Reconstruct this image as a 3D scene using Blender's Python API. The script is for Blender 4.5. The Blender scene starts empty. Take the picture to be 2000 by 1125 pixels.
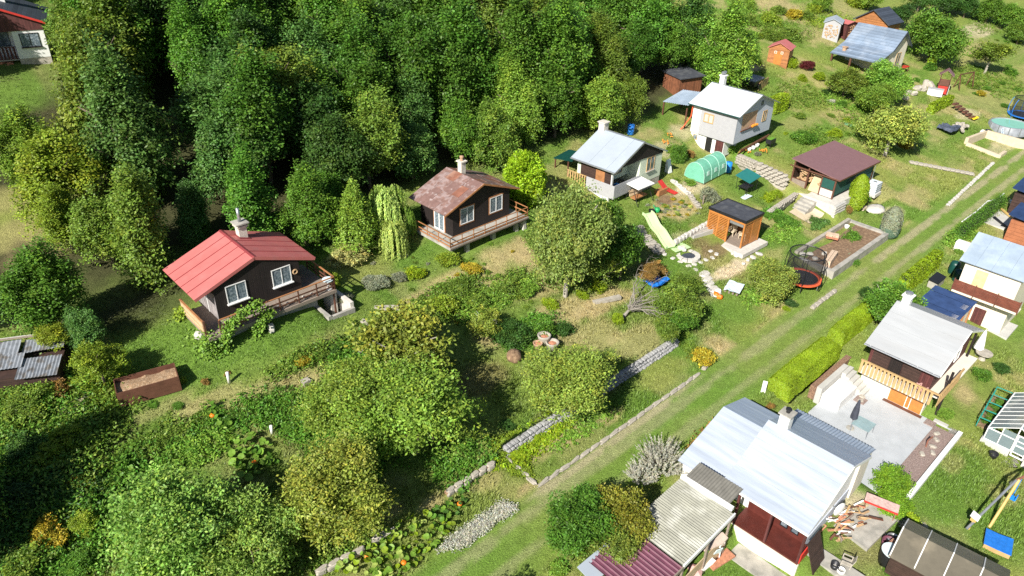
import bpy, math, random
import numpy as np
from mathutils import Matrix, Vector

# ------------------------------------------------------------------ camera, sky, sun, exposure
SC = bpy.context.scene
COL = SC.collection
CAM_H, CAM_F, PITCH, ROLL = 30.0, 1439.86, math.radians(31.29), math.radians(-1.5826)
cam_d = bpy.data.cameras.new('camera')
cam = bpy.data.objects.new('camera', cam_d)
COL.objects.link(cam)
_R = Vector((1, 0, 0)); _U = Vector((0, math.sin(PITCH), math.cos(PITCH))); _F = Vector((0, math.cos(PITCH), -math.sin(PITCH)))
_c, _s = math.cos(ROLL), math.sin(ROLL)
_ri, _up = _R * _c - _U * _s, _R * _s + _U * _c
cam.matrix_world = Matrix(((_ri.x, _up.x, -_F.x, 0), (_ri.y, _up.y, -_F.y, 0), (_ri.z, _up.z, -_F.z, CAM_H), (0, 0, 0, 1)))
cam_d.sensor_width = 36.0
cam_d.lens = 36.0 * CAM_F / 2000.0
cam_d.clip_end = 3000.0
SC.camera = cam

SUN_EL = math.radians(37.0)
SUN_FROM = Vector((-0.52, -0.854, 0.0)).normalized()          # horizontal direction towards the sun
world = bpy.data.worlds.new('World'); SC.world = world
world.use_nodes = True
wn = world.node_tree
sky = wn.nodes.new('ShaderNodeTexSky'); sky.sky_type = 'NISHITA'; sky.sun_disc = False
sky.sun_elevation = SUN_EL
sky.sun_rotation = math.atan2(SUN_FROM.x, SUN_FROM.y)
sky.dust_density = 0.6
wn.links.new(sky.outputs[0], wn.nodes['Background'].inputs[0])
wn.nodes['Background'].inputs[1].default_value = 0.055
sun_d = bpy.data.lights.new('sun', 'SUN'); sun_d.energy = 5.0; sun_d.angle = math.radians(0.5); sun_d.color = (1.0, 0.95, 0.86)
sun = bpy.data.objects.new('sun', sun_d); COL.objects.link(sun)
_sd = Vector((SUN_FROM.x * math.cos(SUN_EL), SUN_FROM.y * math.cos(SUN_EL), math.sin(SUN_EL)))
sun.rotation_euler = _sd.to_track_quat('Z', 'Y').to_euler()
sun.location = (0, 0, 80)
SC.view_settings.view_transform = 'Standard'; SC.view_settings.look = 'None'
SC.view_settings.exposure = 0.66; SC.view_settings.gamma = 1.0
SC.view_settings.use_curve_mapping = False
SC.cycles.max_bounces = 6; SC.cycles.diffuse_bounces = 3; SC.cycles.transparent_max_bounces = 6
SC.cycles.use_denoising = False

# ------------------------------------------------------------------ the hill frame: s runs along the track, e uphill
TH = math.radians(44.0)
TX, TY = math.cos(TH), math.sin(TH)
OY = 24.9
YAW = math.radians(-46.0)
def to_se(x, y): return x * TX + (y - OY) * TY, -x * TY + (y - OY) * TX
def to_xy(s, e): return s * TX - e * TY, OY + s * TY + e * TX

def _hash(ix, iy, k):
    h = (ix.astype(np.int64) * 374761393 + iy.astype(np.int64) * 668265263 + k * 974711) & 0x7fffffff
    h = ((h ^ (h >> 13)) * 1274126177) & 0x7fffffff
    return ((h ^ (h >> 16)) & 0xffff) / 65535.0
def vnoise(x, y, k=0):
    x = np.asarray(x, float); y = np.asarray(y, float)
    ix, iy = np.floor(x), np.floor(y); fx, fy = x - ix, y - iy
    fx = fx * fx * (3 - 2 * fx); fy = fy * fy * (3 - 2 * fy)
    ix = ix.astype(np.int64); iy = iy.astype(np.int64)
    return (_hash(ix, iy, k) * (1 - fx) + _hash(ix + 1, iy, k) * fx) * (1 - fy) + (_hash(ix, iy + 1, k) * (1 - fx) + _hash(ix + 1, iy + 1, k) * fx) * fy
def fbm(x, y, k=0, o=3):
    t = 0; a = .5; n = 0
    for i in range(o):
        t = t + a * vnoise(x * 2 ** i, y * 2 ** i, k + i); n += a; a *= .5
    return t / n
def sst(a, b, t):
    u = np.clip((t - a) / (b - a), 0, 1); return u * u * (3 - 2 * u)

G_POS = (27.68, 40.80, -0.69)
def terr_se(s, e):
    s = np.asarray(s, float); e = np.asarray(e, float)
    z = np.where(e > 24, .21 * 22.5 + .26 * (e - 24), np.where(e > 1.5, .21 * (e - 1.5), np.where(e < -2, .12 * (e + 2), 0)))
    # stone retaining wall: ground held back above it, flatter strip below it
    win = sst(2.8, 4.2, s) * (1 - sst(20.3, 21.3, s))
    z = z + win * np.where(e > 4.45, .45 * np.exp(-(e - 4.45) / 5.0), 0)
    z = z - win * np.where((e > 1.5) & (e <= 4.45), .12 * (e - 1.5) , 0)
    # sunk patio in front of the grey roofed house
    gs, ge = to_se(G_POS[0], G_POS[1])
    ls, le = s - gs, e - ge
    pat = sst(-12.4, -12.1, ls) * (1 - sst(-2.9, -2.6, ls)) * sst(-5.0, -4.75, le) * (1 - sst(4.5, 4.7, le))
    z = z * (1 - pat) + pat * (-1.42)
    # banked lawns that carry the two cabin decks, the dug out stairwell, the low yards
    z = z + .95 * np.exp(-((s + 2) / 6.5) ** 2) * sst(12.5, 17.5, e) * (1 - sst(22.5, 27, e))
    z = z + .75 * np.exp(-((s - 15.4) / 6.0) ** 2) * sst(14, 18, e) * (1 - sst(22.5, 27, e))
    z = z - 1.3 * ((s > 1.15) & (s < 2.75) & (e > 17.5) & (e < 19.6))
    z = z - 1.15 * sst(43, 45.5, s) * (1 - sst(48.6, 50.5, s)) * sst(14.5, 17, e) * (1 - sst(21.5, 23.5, e))
    z = z - .85 * sst(42.2, 44.0, s) * (1 - sst(47.6, 48.0, s)) * sst(4.6, 5.6, e) * (1 - sst(11.5, 14, e))
    z = z - .7 * sst(47.6, 48.4, s) * (1 - sst(55, 57, s)) * sst(4.6, 5.2, e) * (1 - sst(6.2, 6.5, e))
    hy = sst(4.0, 5.2, s) * (1 - sst(10.2, 10.6, s)) * sst(-13.5, -12, e) * (1 - sst(-7.4, -6.7, e))
    z = z * (1 - hy) + hy * (-1.68)
    z = z + (fbm(s * .35, e * .35, 3, 2) - .5) * .22 * sst(2.5, 6, np.abs(e + .3)) * (1 - pat)
    return z
def terr(x, y): return terr_se(*to_se(x, y))
def tz(x, y): return float(terr(x, y))

def ray(px, py):
    a, b = px - 1000.0, 562.5 - py
    c, s = math.cos(ROLL), math.sin(ROLL)
    X, Y = (a * c + b * s) / CAM_F, (-a * s + b * c) / CAM_F
    return X, math.cos(PITCH) + Y * math.sin(PITCH), -math.sin(PITCH) + Y * math.cos(PITCH)
def at(px, py, dz=0.0):
    """the point of the hillside (plus dz metres) that is seen at this place of the photograph"""
    dx, dy, d3 = ray(px, py)
    lo, hi = 8.0, 320.0
    for n in (260, 30, 30):
        t = np.linspace(lo, hi, n); below = CAM_H + d3 * t < terr(dx * t, dy * t) + dz
        i = int(np.argmax(below)) if below.any() else n - 1
        lo, hi = float(t[max(i - 1, 0)]), float(t[i])
    return Vector((dx * hi, dy * hi, CAM_H + d3 * hi - dz))
def depth(p): return p[1] * math.cos(PITCH) - (p[2] - CAM_H) * math.sin(PITCH)
def project(p):
    d = depth(p); X = CAM_F * p[0] / d; Y = CAM_F * (p[1] * math.sin(PITCH) + (p[2] - CAM_H) * math.cos(PITCH)) / d
    c, s = math.cos(ROLL), math.sin(ROLL)
    return 1000 + X * c - Y * s, 562.5 - (X * s + Y * c)

# ------------------------------------------------------------------ helpers
def tag(o, label=None, cat=None, group=None, kind=None):
    if label: o['label'] = label
    if cat: o['category'] = cat
    if group: o['group'] = group
    if kind: o['kind'] = kind
    return o
def empty(name, loc, yaw=YAW):
    o = bpy.data.objects.new(name, None); COL.objects.link(o)
    o.empty_display_size = .2
    o.location = loc; o.rotation_euler = (0, 0, yaw)
    return o
def thing(name, loc, label, cat, yaw=YAW, group=None):
    return tag(empty(name, loc, yaw), label, cat, group)
def link(name, me, parent=None, loc=None, rot=None, scale=None):
    o = bpy.data.objects.new(name, me); COL.objects.link(o)
    if parent is not None: o.parent = parent
    if loc is not None: o.location = loc
    if rot is not None: o.rotation_euler = rot
    if scale is not None: o.scale = scale
    return o

class MB:
    """collects shapes in (r, f, z): r along the track, f downhill, z up; built as ONE mesh (x = f, y = r)"""
    def __init__(s): s.v = []; s.f = []
    def add(s, vs, fs):
        b = len(s.v); s.v += [tuple(p) for p in vs]; s.f += [tuple(i + b for i in q) for q in fs]; return s
    def box(s, r0, r1, f0, f1, z0, z1):
        return s.add([(r0, f0, z0), (r1, f0, z0), (r1, f1, z0), (r0, f1, z0), (r0, f0, z1), (r1, f0, z1), (r1, f1, z1), (r0, f1, z1)],
                     [(0, 3, 2, 1), (4, 5, 6, 7), (0, 1, 5, 4), (1, 2, 6, 5), (2, 3, 7, 6), (3, 0, 4, 7)])
    def cbox(s, c, size, yaw=0., tilt=0.):
        a, b, h = size[0] / 2, size[1] / 2, size[2] / 2
        cy, sy, ct, st = math.cos(yaw), math.sin(yaw), math.cos(tilt), math.sin(tilt)
        vs = []
        for z in (-h, h):
            for x, y in ((-a, -b), (a, -b), (a, b), (-a, b)):
                x2, z2 = x * ct - z * st, x * st + z * ct
                vs.append((c[0] + x2 * cy - y * sy, c[1] + x2 * sy + y * cy, c[2] + z2))
        return s.add(vs, [(0, 3, 2, 1), (4, 5, 6, 7), (0, 1, 5, 4), (1, 2, 6, 5), (2, 3, 7, 6), (3, 0, 4, 7)])
    def beam(s, p, q, w, h=None):
        h = h or w; p = Vector(p); q = Vector(q); d = (q - p).normalized()
        u = Vector((0, 0, 1)) if abs(d.z) < .95 else Vector((1, 0, 0))
        a = d.cross(u).normalized() * w / 2; b = a.cross(d).normalized() * h / 2
        return s.add([p - a - b, p + a - b, p + a + b, p - a + b, q - a - b, q + a - b, q + a + b, q - a + b],
                     [(0, 1, 2, 3), (7, 6, 5, 4), (0, 4, 5, 1), (1, 5, 6, 2), (2, 6, 7, 3), (3, 7, 4, 0)])
    def tube(s, p, q, r0, r1=None, n=8, cap=True):
        r1 = r0 if r1 is None else r1; p = Vector(p); q = Vector(q); d = (q - p).normalized()
        u = Vector((0, 0, 1)) if abs(d.z) < .9 else Vector((1, 0, 0))
        a = d.cross(u).normalized(); b = a.cross(d)
        vs = [];
        for c, r in ((p, r0), (q, r1)):
            for i in range(n):
                t = 2 * math.pi * i / n; vs.append(c + a * math.cos(t) * r + b * math.sin(t) * r)
        fs = [(i, (i + 1) % n, n + (i + 1) % n, n + i) for i in range(n)]
        if cap: fs += [tuple(range(n))[::-1], tuple(range(n, 2 * n))]
        return s.add(vs, fs)
    def path(s, pts, r, n=6, r1=None):
        m = len(pts) - 1
        for i in range(m):
            a = r if r1 is None else r + (r1 - r) * i / m
            b = r if r1 is None else r + (r1 - r) * (i + 1) / m
            s.tube(pts[i], pts[i + 1], a, b, n)
        return s
    def slab(s, q, t):
        """four corners, thickened by t against the normal that points up"""
        q = [Vector(p) for p in q]; n = (q[1] - q[0]).cross(q[3] - q[0]).normalized()
        if n.z < 0: n = -n
        d = -n * t
        return s.add(q + [p + d for p in q], [(0, 1, 2, 3), (7, 6, 5, 4), (0, 4, 5, 1), (1, 5, 6, 2), (2, 6, 7, 3), (3, 7, 4, 0)])
    def prism(s, poly, z0, z1):
        n = len(poly)
        z1s = z1 if hasattr(z1, '__len__') else [z1] * n
        vs = [(p[0], p[1], z0) for p in poly] + [(p[0], p[1], z1s[i]) for i, p in enumerate(poly)]
        return s.add(vs, [tuple(range(n))[::-1], tuple(range(n, 2 * n))] + [(i, (i + 1) % n, n + (i + 1) % n, n + i) for i in range(n)])
    def prism_f(s, poly, f0, f1):
        """polygon in (r, z) pushed along f"""
        n = len(poly); vs = [(p[0], f0, p[1]) for p in poly] + [(p[0], f1, p[1]) for p in poly]
        return s.add(vs, [tuple(range(n)), tuple(range(n, 2 * n))[::-1]] + [(i, n + i, n + (i + 1) % n, (i + 1) % n) for i in range(n)])
    def prism_r(s, poly, r0, r1):
        """polygon in (f, z) pushed along r"""
        n = len(poly); vs = [(r0, p[0], p[1]) for p in poly] + [(r1, p[0], p[1]) for p in poly]
        return s.add(vs, [tuple(range(n)), tuple(range(n, 2 * n))[::-1]] + [(i, n + i, n + (i + 1) % n, (i + 1) % n) for i in range(n)])
    def lathe(s, c, prof, n=16, cap=True):
        vs = []; fs = []
        for r, z in prof:
            for i in range(n):
                t = 2 * math.pi * i / n; vs.append((c[0] + r * math.cos(t), c[1] + r * math.sin(t), c[2] + z))
        for k in range(len(prof) - 1):
            fs += [(k * n + i, k * n + (i + 1) % n, (k + 1) * n + (i + 1) % n, (k + 1) * n + i) for i in range(n)]
        if cap: fs += [tuple(range(n))[::-1], tuple(range((len(prof) - 1) * n, len(prof) * n))]
        return s.add(vs, fs)
    def ell(s, c, rx, ry, rz, nu=10, nv=6, jit=0., seed=0, zmin=-1.):
        rg = random.Random(seed); vs = []; fs = []
        for j in range(nv + 1):
            ph = math.pi * j / nv
            for i in range(nu):
                t = 2 * math.pi * i / nu; k = 1 + rg.uniform(-jit, jit)
                vs.append((c[0] + rx * k * math.sin(ph) * math.cos(t), c[1] + ry * k * math.sin(ph) * math.sin(t), c[2] + rz * k * max(math.cos(ph), zmin)))
        for j in range(nv):
            fs += [(j * nu + i, j * nu + (i + 1) % nu, (j + 1) * nu + (i + 1) % nu, (j + 1) * nu + i) for i in range(nu)]
        return s.add(vs, fs)
    def corr(s, o, u, v, waves, amp, per=4, t=.012, sharp=False):
        """corrugated sheet: origin o, wave direction u, ridge direction v (full vectors)"""
        o = Vector(o); u = Vector(u); v = Vector(v); n = u.cross(v).normalized()
        if n.z < 0: n = -n
        m = waves * per; top = []; bot = []
        for i in range(m + 1):
            ph = math.cos(2 * math.pi * i / per)
            if sharp: ph = 1.0 if i % per == 0 else -.6
            p = o + u * (i / m) + n * amp * ph
            top += [p, p + v]; bot += [p - n * t, p + v - n * t]
        b = len(top); fs = []
        for i in range(m):
            fs += [(2 * i, 2 * i + 2, 2 * i + 3, 2 * i + 1), (b + 2 * i, b + 2 * i + 1, b + 2 * i + 3, b + 2 * i + 2)]
            fs += [(2 * i, b + 2 * i, b + 2 * i + 2, 2 * i + 2), (2 * i + 1, 2 * i + 3, b + 2 * i + 3, b + 2 * i + 1)]
        fs += [(0, 1, b + 1, b), (2 * m, b + 2 * m, b + 2 * m + 1, 2 * m + 1)]
        return s.add(top + bot, fs)
    def mesh(s, name, mat, smooth=False):
        me = bpy.data.meshes.new(name)
        me.from_pydata([(p[1], p[0], p[2]) for p in s.v], [], [q[::-1] for q in s.f])
        if mat is not None: me.materials.append(mat)
        if smooth: me.polygons.foreach_set('use_smooth', [True] * len(me.polygons))
        me.update()
        return me
    def build(s, name, mat, parent=None, smooth=False, loc=None, yaw=None):
        o = link(name, s.mesh(name, mat, smooth), parent)
        if loc is not None: o.location = loc
        if yaw is not None: o.rotation_euler = (0, 0, yaw)
        return o
def box_(r0, r1, f0, f1, z0, z1): return MB().box(r0, r1, f0, f1, z0, z1)

# ------------------------------------------------------------------ procedural materials
_mats = {}
def mat(name, col, rough=.6, metal=0., var=.18, scale=2.5, bump=0., bscale=30., col2=None, mix=(.5, .62), boards=None, alpha=1., spec=.5, streak=None, axis='xy'):
    if name in _mats: return _mats[name]
    m = bpy.data.materials.new(name); m.use_nodes = True; _mats[name] = m
    nt = m.node_tree; N = nt.nodes; L = nt.links; bs = N['Principled BSDF']
    bs.inputs['Roughness'].default_value = rough; bs.inputs['Metallic'].default_value = metal; bs.inputs['Specular IOR Level'].default_value = spec
    tc = N.new('ShaderNodeTexCoord')
    n1 = N.new('ShaderNodeTexNoise'); n1.inputs['Scale'].default_value = scale; n1.inputs['Detail'].default_value = 8; n1.inputs['Roughness'].default_value = .65
    mp = N.new('ShaderNodeMapping'); L.new(tc.outputs['Object'], mp.inputs[0]); L.new(mp.outputs[0], n1.inputs['Vector'])
    if streak: mp.inputs['Scale'].default_value = streak
    rp = N.new('ShaderNodeMapRange'); rp.inputs[1].default_value = .3; rp.inputs[2].default_value = .7; rp.inputs[3].default_value = 1 - var; rp.inputs[4].default_value = 1 + var
    L.new(n1.outputs[0], rp.inputs[0])
    base = None
    if col2 is not None:
        n2 = N.new('ShaderNodeTexNoise'); n2.inputs['Scale'].default_value = scale * .8; n2.inputs['Detail'].default_value = 6
        L.new(mp.outputs[0], n2.inputs['Vector'])
        cr = N.new('ShaderNodeMapRange'); cr.inputs[1].default_value = mix[0]; cr.inputs[2].default_value = mix[1]
        L.new(n2.outputs[0], cr.inputs[0])
        mx = N.new('ShaderNodeMix'); mx.data_type = 'RGBA'; mx.inputs['A'].default_value = (*col, 1); mx.inputs['B'].default_value = (*col2, 1)
        L.new(cr.outputs[0], mx.inputs[0]); base = mx.outputs['Result']
    mul = N.new('ShaderNodeMix'); mul.data_type = 'RGBA'; mul.blend_type = 'MULTIPLY'; mul.inputs[0].default_value = 1
    if base is None: mul.inputs['A'].default_value = (*col, 1)
    else: L.new(base, mul.inputs['A'])
    L.new(rp.outputs[0], mul.inputs['B'])
    out = mul.outputs['Result']; hgt = None
    if boards:
        sx = N.new('ShaderNodeSeparateXYZ'); L.new(tc.outputs['Object'], sx.inputs[0])
        if axis == 'xy':
            ad = N.new('ShaderNodeMath'); ad.operation = 'ADD'; L.new(sx.outputs[0], ad.inputs[0]); L.new(sx.outputs[1], ad.inputs[1]); src = ad.outputs[0]
        else: src = sx.outputs['XYZ'.index(axis.upper())]
        dv = N.new('ShaderNodeMath'); dv.operation = 'DIVIDE'; dv.inputs[1].default_value = boards; L.new(src, dv.inputs[0])
        fr = N.new('ShaderNodeMath'); fr.operation = 'FRACT'; L.new(dv.outputs[0], fr.inputs[0])
        fl = N.new('ShaderNodeMath'); fl.operation = 'FLOOR'; L.new(dv.outputs[0], fl.inputs[0])
        wn_ = N.new('ShaderNodeTexWhiteNoise'); wn_.noise_dimensions = '1D'; L.new(fl.outputs[0], wn_.inputs['W'])
        g = N.new('ShaderNodeMapRange'); g.inputs[1].default_value = 0; g.inputs[2].default_value = .14; g.inputs[3].default_value = .35; g.inputs[4].default_value = 1; L.new(fr.outputs[0], g.inputs[0])
        h2 = N.new('ShaderNodeMapRange'); h2.inputs[3].default_value = .78; h2.inputs[4].default_value = 1.22; L.new(wn_.outputs[0], h2.inputs[0])
        mm = N.new('ShaderNodeMath'); mm.operation = 'MULTIPLY'; L.new(g.outputs[0], mm.inputs[0]); L.new(h2.outputs[0], mm.inputs[1])
        m2 = N.new('ShaderNodeMix'); m2.data_type = 'RGBA'; m2.blend_type = 'MULTIPLY'; m2.inputs[0].default_value = 1
        L.new(out, m2.inputs['A']); L.new(mm.outputs[0], m2.inputs['B']); out = m2.outputs['Result']; hgt = g.outputs[0]
    L.new(out, bs.inputs['Base Color'])
    if bump or hgt:
        bp = N.new('ShaderNodeBump'); bp.inputs['Strength'].default_value = bump or .5; bp.inputs['Distance'].default_value = .03
        if hgt is not None: L.new(hgt, bp.inputs['Height'])
        else:
            n3 = N.new('ShaderNodeTexNoise'); n3.inputs['Scale'].default_value = bscale; n3.inputs['Detail'].default_value = 4
            L.new(tc.outputs['Object'], n3.inputs['Vector']); L.new(n3.outputs[0], bp.inputs['Height'])
        L.new(bp.outputs[0], bs.inputs['Normal'])
    if alpha < 1: bs.inputs['Alpha'].default_value = alpha
    return m

def leaf_material():
    m = bpy.data.materials.new('leaves'); m.use_nodes = True
    nt = m.node_tree; N = nt.nodes; L = nt.links; bs = N['Principled BSDF']
    oi = N.new('ShaderNodeObjectInfo'); at_ = N.new('ShaderNodeAttribute'); at_.attribute_name = 'Col'
    mu = N.new('ShaderNodeMix'); mu.data_type = 'RGBA'; mu.blend_type = 'MULTIPLY'; mu.inputs[0].default_value = 1
    L.new(oi.outputs['Color'], mu.inputs['A']); L.new(at_.outputs['Color'], mu.inputs['B'])
    L.new(mu.outputs['Result'], bs.inputs['Base Color'])
    bs.inputs['Roughness'].default_value = .5; bs.inputs['Specular IOR Level'].default_value = .28
    tr = N.new('ShaderNodeBsdfTranslucent')
    hs = N.new('ShaderNodeHueSaturation'); hs.inputs['Saturation'].default_value = 1.15; hs.inputs['Value'].default_value = 1.2
    L.new(mu.outputs['Result'], hs.inputs['Color']); L.new(hs.outputs[0], tr.inputs[0])
    mx = N.new('ShaderNodeMixShader'); mx.inputs[0].default_value = .22
    L.new(bs.outputs[0], mx.inputs[1]); L.new(tr.outputs[0], mx.inputs[2])
    L.new(mx.outputs[0], N['Material Output'].inputs[0])
    return m
LEAF = leaf_material()

W_ = {}
def defmats():
    d = W_
    d['red_roof'] = mat('red roof sheet', (.52, .15, .14), .6, var=.10, scale=1.2, col2=(.49, .16, .15))
    d['red_dark'] = mat('red roof seam', (.26, .045, .05), .6)
    d['dark_boards'] = mat('dark stained boards', (.013, .008, .007), .75, var=.35, boards=.13)
    d['sunlit_boards'] = mat('sunlit grey boards', (.30, .27, .27), .85, var=.3, boards=.14)
    d['brown_boards'] = mat('dark brown boards', (.050, .026, .020), .75, var=.3, boards=.12, axis='z')
    d['maroon_boards'] = mat('maroon boards', (.10, .03, .028), .7, var=.25, boards=.12)
    d['brown_rust'] = mat('brown painted tin', (.21, .125, .11), .55, var=.2, scale=3.2, col2=(.36, .29, .28), mix=(.56, .66))
    d['rust'] = mat('rusty tin', (.24, .10, .065), .7, var=.3, scale=1.5, col2=(.33, .18, .13))
    d['pale_tin'] = mat('flaked pale tin', (.30, .22, .21), .6, var=.25, scale=3.5, col2=(.22, .13, .11), mix=(.44, .56))
    d['white'] = mat('white paint', (.80, .80, .78), .55, var=.06)
    d['white_wall'] = mat('white render', (.78, .78, .76), .85, var=.07, scale=1.2, bump=.15, bscale=60)
    d['cream_wall'] = mat('cream render', (.74, .68, .57), .85, var=.08, scale=1.2, bump=.15, bscale=60)
    d['green_wall'] = mat('pale green render', (.66, .74, .58), .85, var=.06, bump=.1, bscale=60)
    d['grey_wall'] = mat('light grey panel', (.40, .40, .42), .8, var=.06)
    d['blue_shade_wall'] = mat('render in blue grey shade', (.50, .54, .62), .85, var=.06)  # blue grey tone puts the grazing light on front walls into colour
    d['white_roof'] = mat('white sheet roof', (.60, .64, .67), .45, var=.04, scale=.8)
    d['pale_roof'] = mat('pale blue sheet roof', (.38, .43, .49), .5, var=.07, scale=.7)
    d['grey_roof'] = mat('light grey sheet roof', (.40, .415, .43), .5, var=.09, scale=.9, streak=(.3, 1.5, 1), col2=(.39, .40, .41))
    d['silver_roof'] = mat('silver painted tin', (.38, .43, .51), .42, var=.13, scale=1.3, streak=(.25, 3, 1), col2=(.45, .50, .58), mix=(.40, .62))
    d['silver_shaded'] = mat('silver tin in shade', (.33, .40, .50), .5, var=.14, scale=1.3, streak=(.25, 3, 1), col2=(.38, .45, .54))  # darker silver tin, weaker sun on the right slopes put into colour
    d['blue_roof'] = mat('blue grey sheet roof', (.29, .36, .45), .45, var=.13, scale=.9, col2=(.35, .42, .51))
    d['slate_roof'] = mat('slate blue tiles', (.20, .26, .35), .5, var=.15, scale=.8, col2=(.27, .33, .42), boards=.35, axis='y')
    d['dark_roof'] = mat('dark slate roof', (.05, .062, .085), .6, var=.15, boards=.3, axis='y')
    d['navy_roof'] = mat('navy corrugated sheet', (.025, .05, .13), .4, var=.25, scale=1.5)
    d['maroon_roof'] = mat('maroon roof sheet', (.215, .115, .12), .55, var=.08)
    d['old_tin'] = mat('old grey tin', (.22, .24, .27), .6, var=.3, scale=2.5, col2=(.14, .13, .12))
    d['felt'] = mat('dark roofing felt', (.055, .06, .075), .8, var=.25, scale=2, col2=(.085, .09, .10))
    d['orange_wood'] = mat('orange stained wood', (.48, .19, .045), .5, var=.18, scale=3)
    d['orange_boards'] = mat('orange stained boards', (.38, .155, .055), .55, var=.2, boards=.14, axis='z')
    d['brown_wood'] = mat('brown stained wood', (.13, .055, .035), .6, var=.25)
    d['tan_wood'] = mat('tan stained wood', (.50, .33, .15), .6, var=.18)
    d['grey_wood'] = mat('weathered wood', (.26, .21, .17), .85, var=.3, streak=(1, 6, 6))
    d['raw_wood'] = mat('raw split wood', (.50, .33, .18), .8, var=.3, scale=5)
    d['ply'] = mat('plywood', (.58, .43, .27), .8, var=.15)
    d['rail_wood'] = mat('orange brown rail', (.38, .17, .07), .6, var=.25)
    d['concrete'] = mat('concrete', (.40, .38, .34), .9, var=.2, scale=1.6, bump=.3, bscale=25, col2=(.30, .29, .26))
    d['pale_concrete'] = mat('pale concrete', (.50, .49, .46), .9, var=.1, scale=1.2, bump=.2, bscale=30)
    d['patio'] = mat('light grey patio slabs', (.46, .485, .51), .8, var=.09, scale=1.0, col2=(.42, .445, .465))
    d['stone'] = mat('pale stone', (.40, .365, .31), .9, var=.3, scale=4, bump=.5, bscale=14)
    d['grey_stone'] = mat('grey stone', (.34, .34, .345), .9, var=.35, scale=5, bump=.6, bscale=14)
    d['white_stone'] = mat('white stone', (.58, .55, .50), .85, var=.15, scale=3, bump=.4, bscale=10)
    d['sand_stone'] = mat('sandy concrete', (.60, .50, .36), .9, var=.15, bump=.2)
    d['soil'] = mat('garden soil', (.20, .125, .075), .95, var=.35, scale=5, bump=.8, bscale=12, col2=(.30, .20, .12))
    d['bark_mulch'] = mat('bark mulch', (.28, .17, .11), .95, var=.5, scale=14, bump=1., bscale=30, col2=(.18, .10, .07))
    d['gravel'] = mat('brown gravel', (.25, .18, .16), .95, var=.5, scale=22, bump=.8, bscale=40, col2=(.36, .29, .26))
    d['chips'] = mat('wood chips', (.33, .21, .12), .95, var=.45, scale=14, bump=1., bscale=26, col2=(.44, .32, .21))
    d['sand'] = mat('sand', (.56, .46, .32), .95, var=.12, scale=3, bump=.3, bscale=30)
    d['glass'] = mat('window glass', (.10, .13, .16), .08, var=.3, scale=3, spec=.8, col2=(.26, .30, .34), mix=(.45, .6))
    d['curtain_glass'] = mat('window with net curtain', (.12, .16, .19), .12, var=.3, scale=9, spec=.7, col2=(.28, .33, .36), mix=(.45, .62))
    d['gh_glass'] = mat('greenhouse glass', (.24, .31, .33), .06, var=.05, alpha=.68, spec=.7)
    d['net'] = mat('dark netting', (.02, .02, .025), .9, var=.05, alpha=.42)
    d['green_net'] = mat('dark green shade net', (.012, .075, .06), .8, var=.2, scale=3)
    d['green_cage'] = mat('green painted tube', (.03, .30, .24), .5)
    d['tunnel'] = mat('green tunnel film', (.20, .56, .40), .4, var=.15, scale=1.5, alpha=.82)
    d['tunnel_rib'] = mat('pale green seam', (.55, .78, .68), .5)
    d['teal'] = mat('teal fabric', (.015, .16, .15), .7, var=.1)
    d['black'] = mat('black plastic', (.015, .015, .018), .45)
    d['dark_metal'] = mat('dark metal', (.05, .05, .055), .4, metal=.6)
    d['metal'] = mat('grey galvanised metal', (.45, .47, .50), .38, metal=.7)
    d['blue_plastic'] = mat('blue plastic', (.02, .26, .75), .4)
    d['blue_tarp'] = mat('blue tarpaulin', (.02, .18, .62), .45, var=.2, scale=4)
    d['green_plastic'] = mat('green plastic', (.02, .33, .10), .45)
    d['dark_green'] = mat('dark green plastic', (.008, .06, .05), .4)
    d['orange_pad'] = mat('orange pad', (.80, .13, .05), .5)
    d['red'] = mat('red paint', (.55, .04, .03), .5)
    d['red_brown'] = mat('red brown floor paint', (.10, .022, .016), .5, var=.25)
    d['pink'] = mat('pink plastic', (.72, .42, .38), .5)
    d['mint'] = mat('pale green slide plastic', (.55, .74, .38), .35, var=.06)
    d['brick'] = mat('brick', (.50, .22, .13), .85, var=.35, scale=7)
    d['pale_brick'] = mat('pale brick', (.60, .45, .33), .9, var=.25, scale=6)
    d['clay'] = mat('old terracotta', (.44, .28, .18), .9, var=.3)
    d['bark'] = mat('tree bark', (.16, .125, .09), .95, var=.4, scale=8, bump=.6)
    d['pale_bark'] = mat('grey pale bark', (.36, .33, .28), .95, var=.3, scale=8, bump=.5)
    d['water'] = mat('pool water', (.24, .55, .42), .08, var=.08)
    d['plastic_roof'] = mat('translucent corrugated sheet', (.27, .27, .22), .35, var=.2, scale=1.3, col2=(.38, .38, .33))
    d['grey_plastic'] = mat('grey corrugated sheet', (.20, .19, .165), .4, var=.2)
    d['maroon_sheet'] = mat('maroon trapezoid sheet', (.16, .055, .085), .45, var=.2)
    d['brown_sheet'] = mat('brown translucent sheet', (.13, .115, .085), .45, var=.22, scale=.9, col2=(.19, .165, .12))
    d['chimney'] = mat('whitewashed chimney', (.62, .58, .50), .9, var=.25, scale=6, bump=.4)
    d['tarp'] = mat('grey black tarpaulin', (.07, .085, .12), .35, var=.6, scale=2.5)
    d['ibc'] = mat('pale blue white tank', (.66, .72, .80), .5)
    d['yellow_pine'] = mat('yellow pine pole', (.55, .38, .13), .55, var=.15)
    d['pumpkin'] = mat('orange pumpkin', (.85, .20, .01), .5)
    d['flower'] = mat('orange marigold', (.75, .28, .03), .6)
    d['white_cloth'] = mat('white cloth', (.82, .82, .80), .8, var=.05)
    d['pale_sheet'] = mat('pale blue sheet', (.66, .78, .82), .6, var=.1)
defmats()
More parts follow.
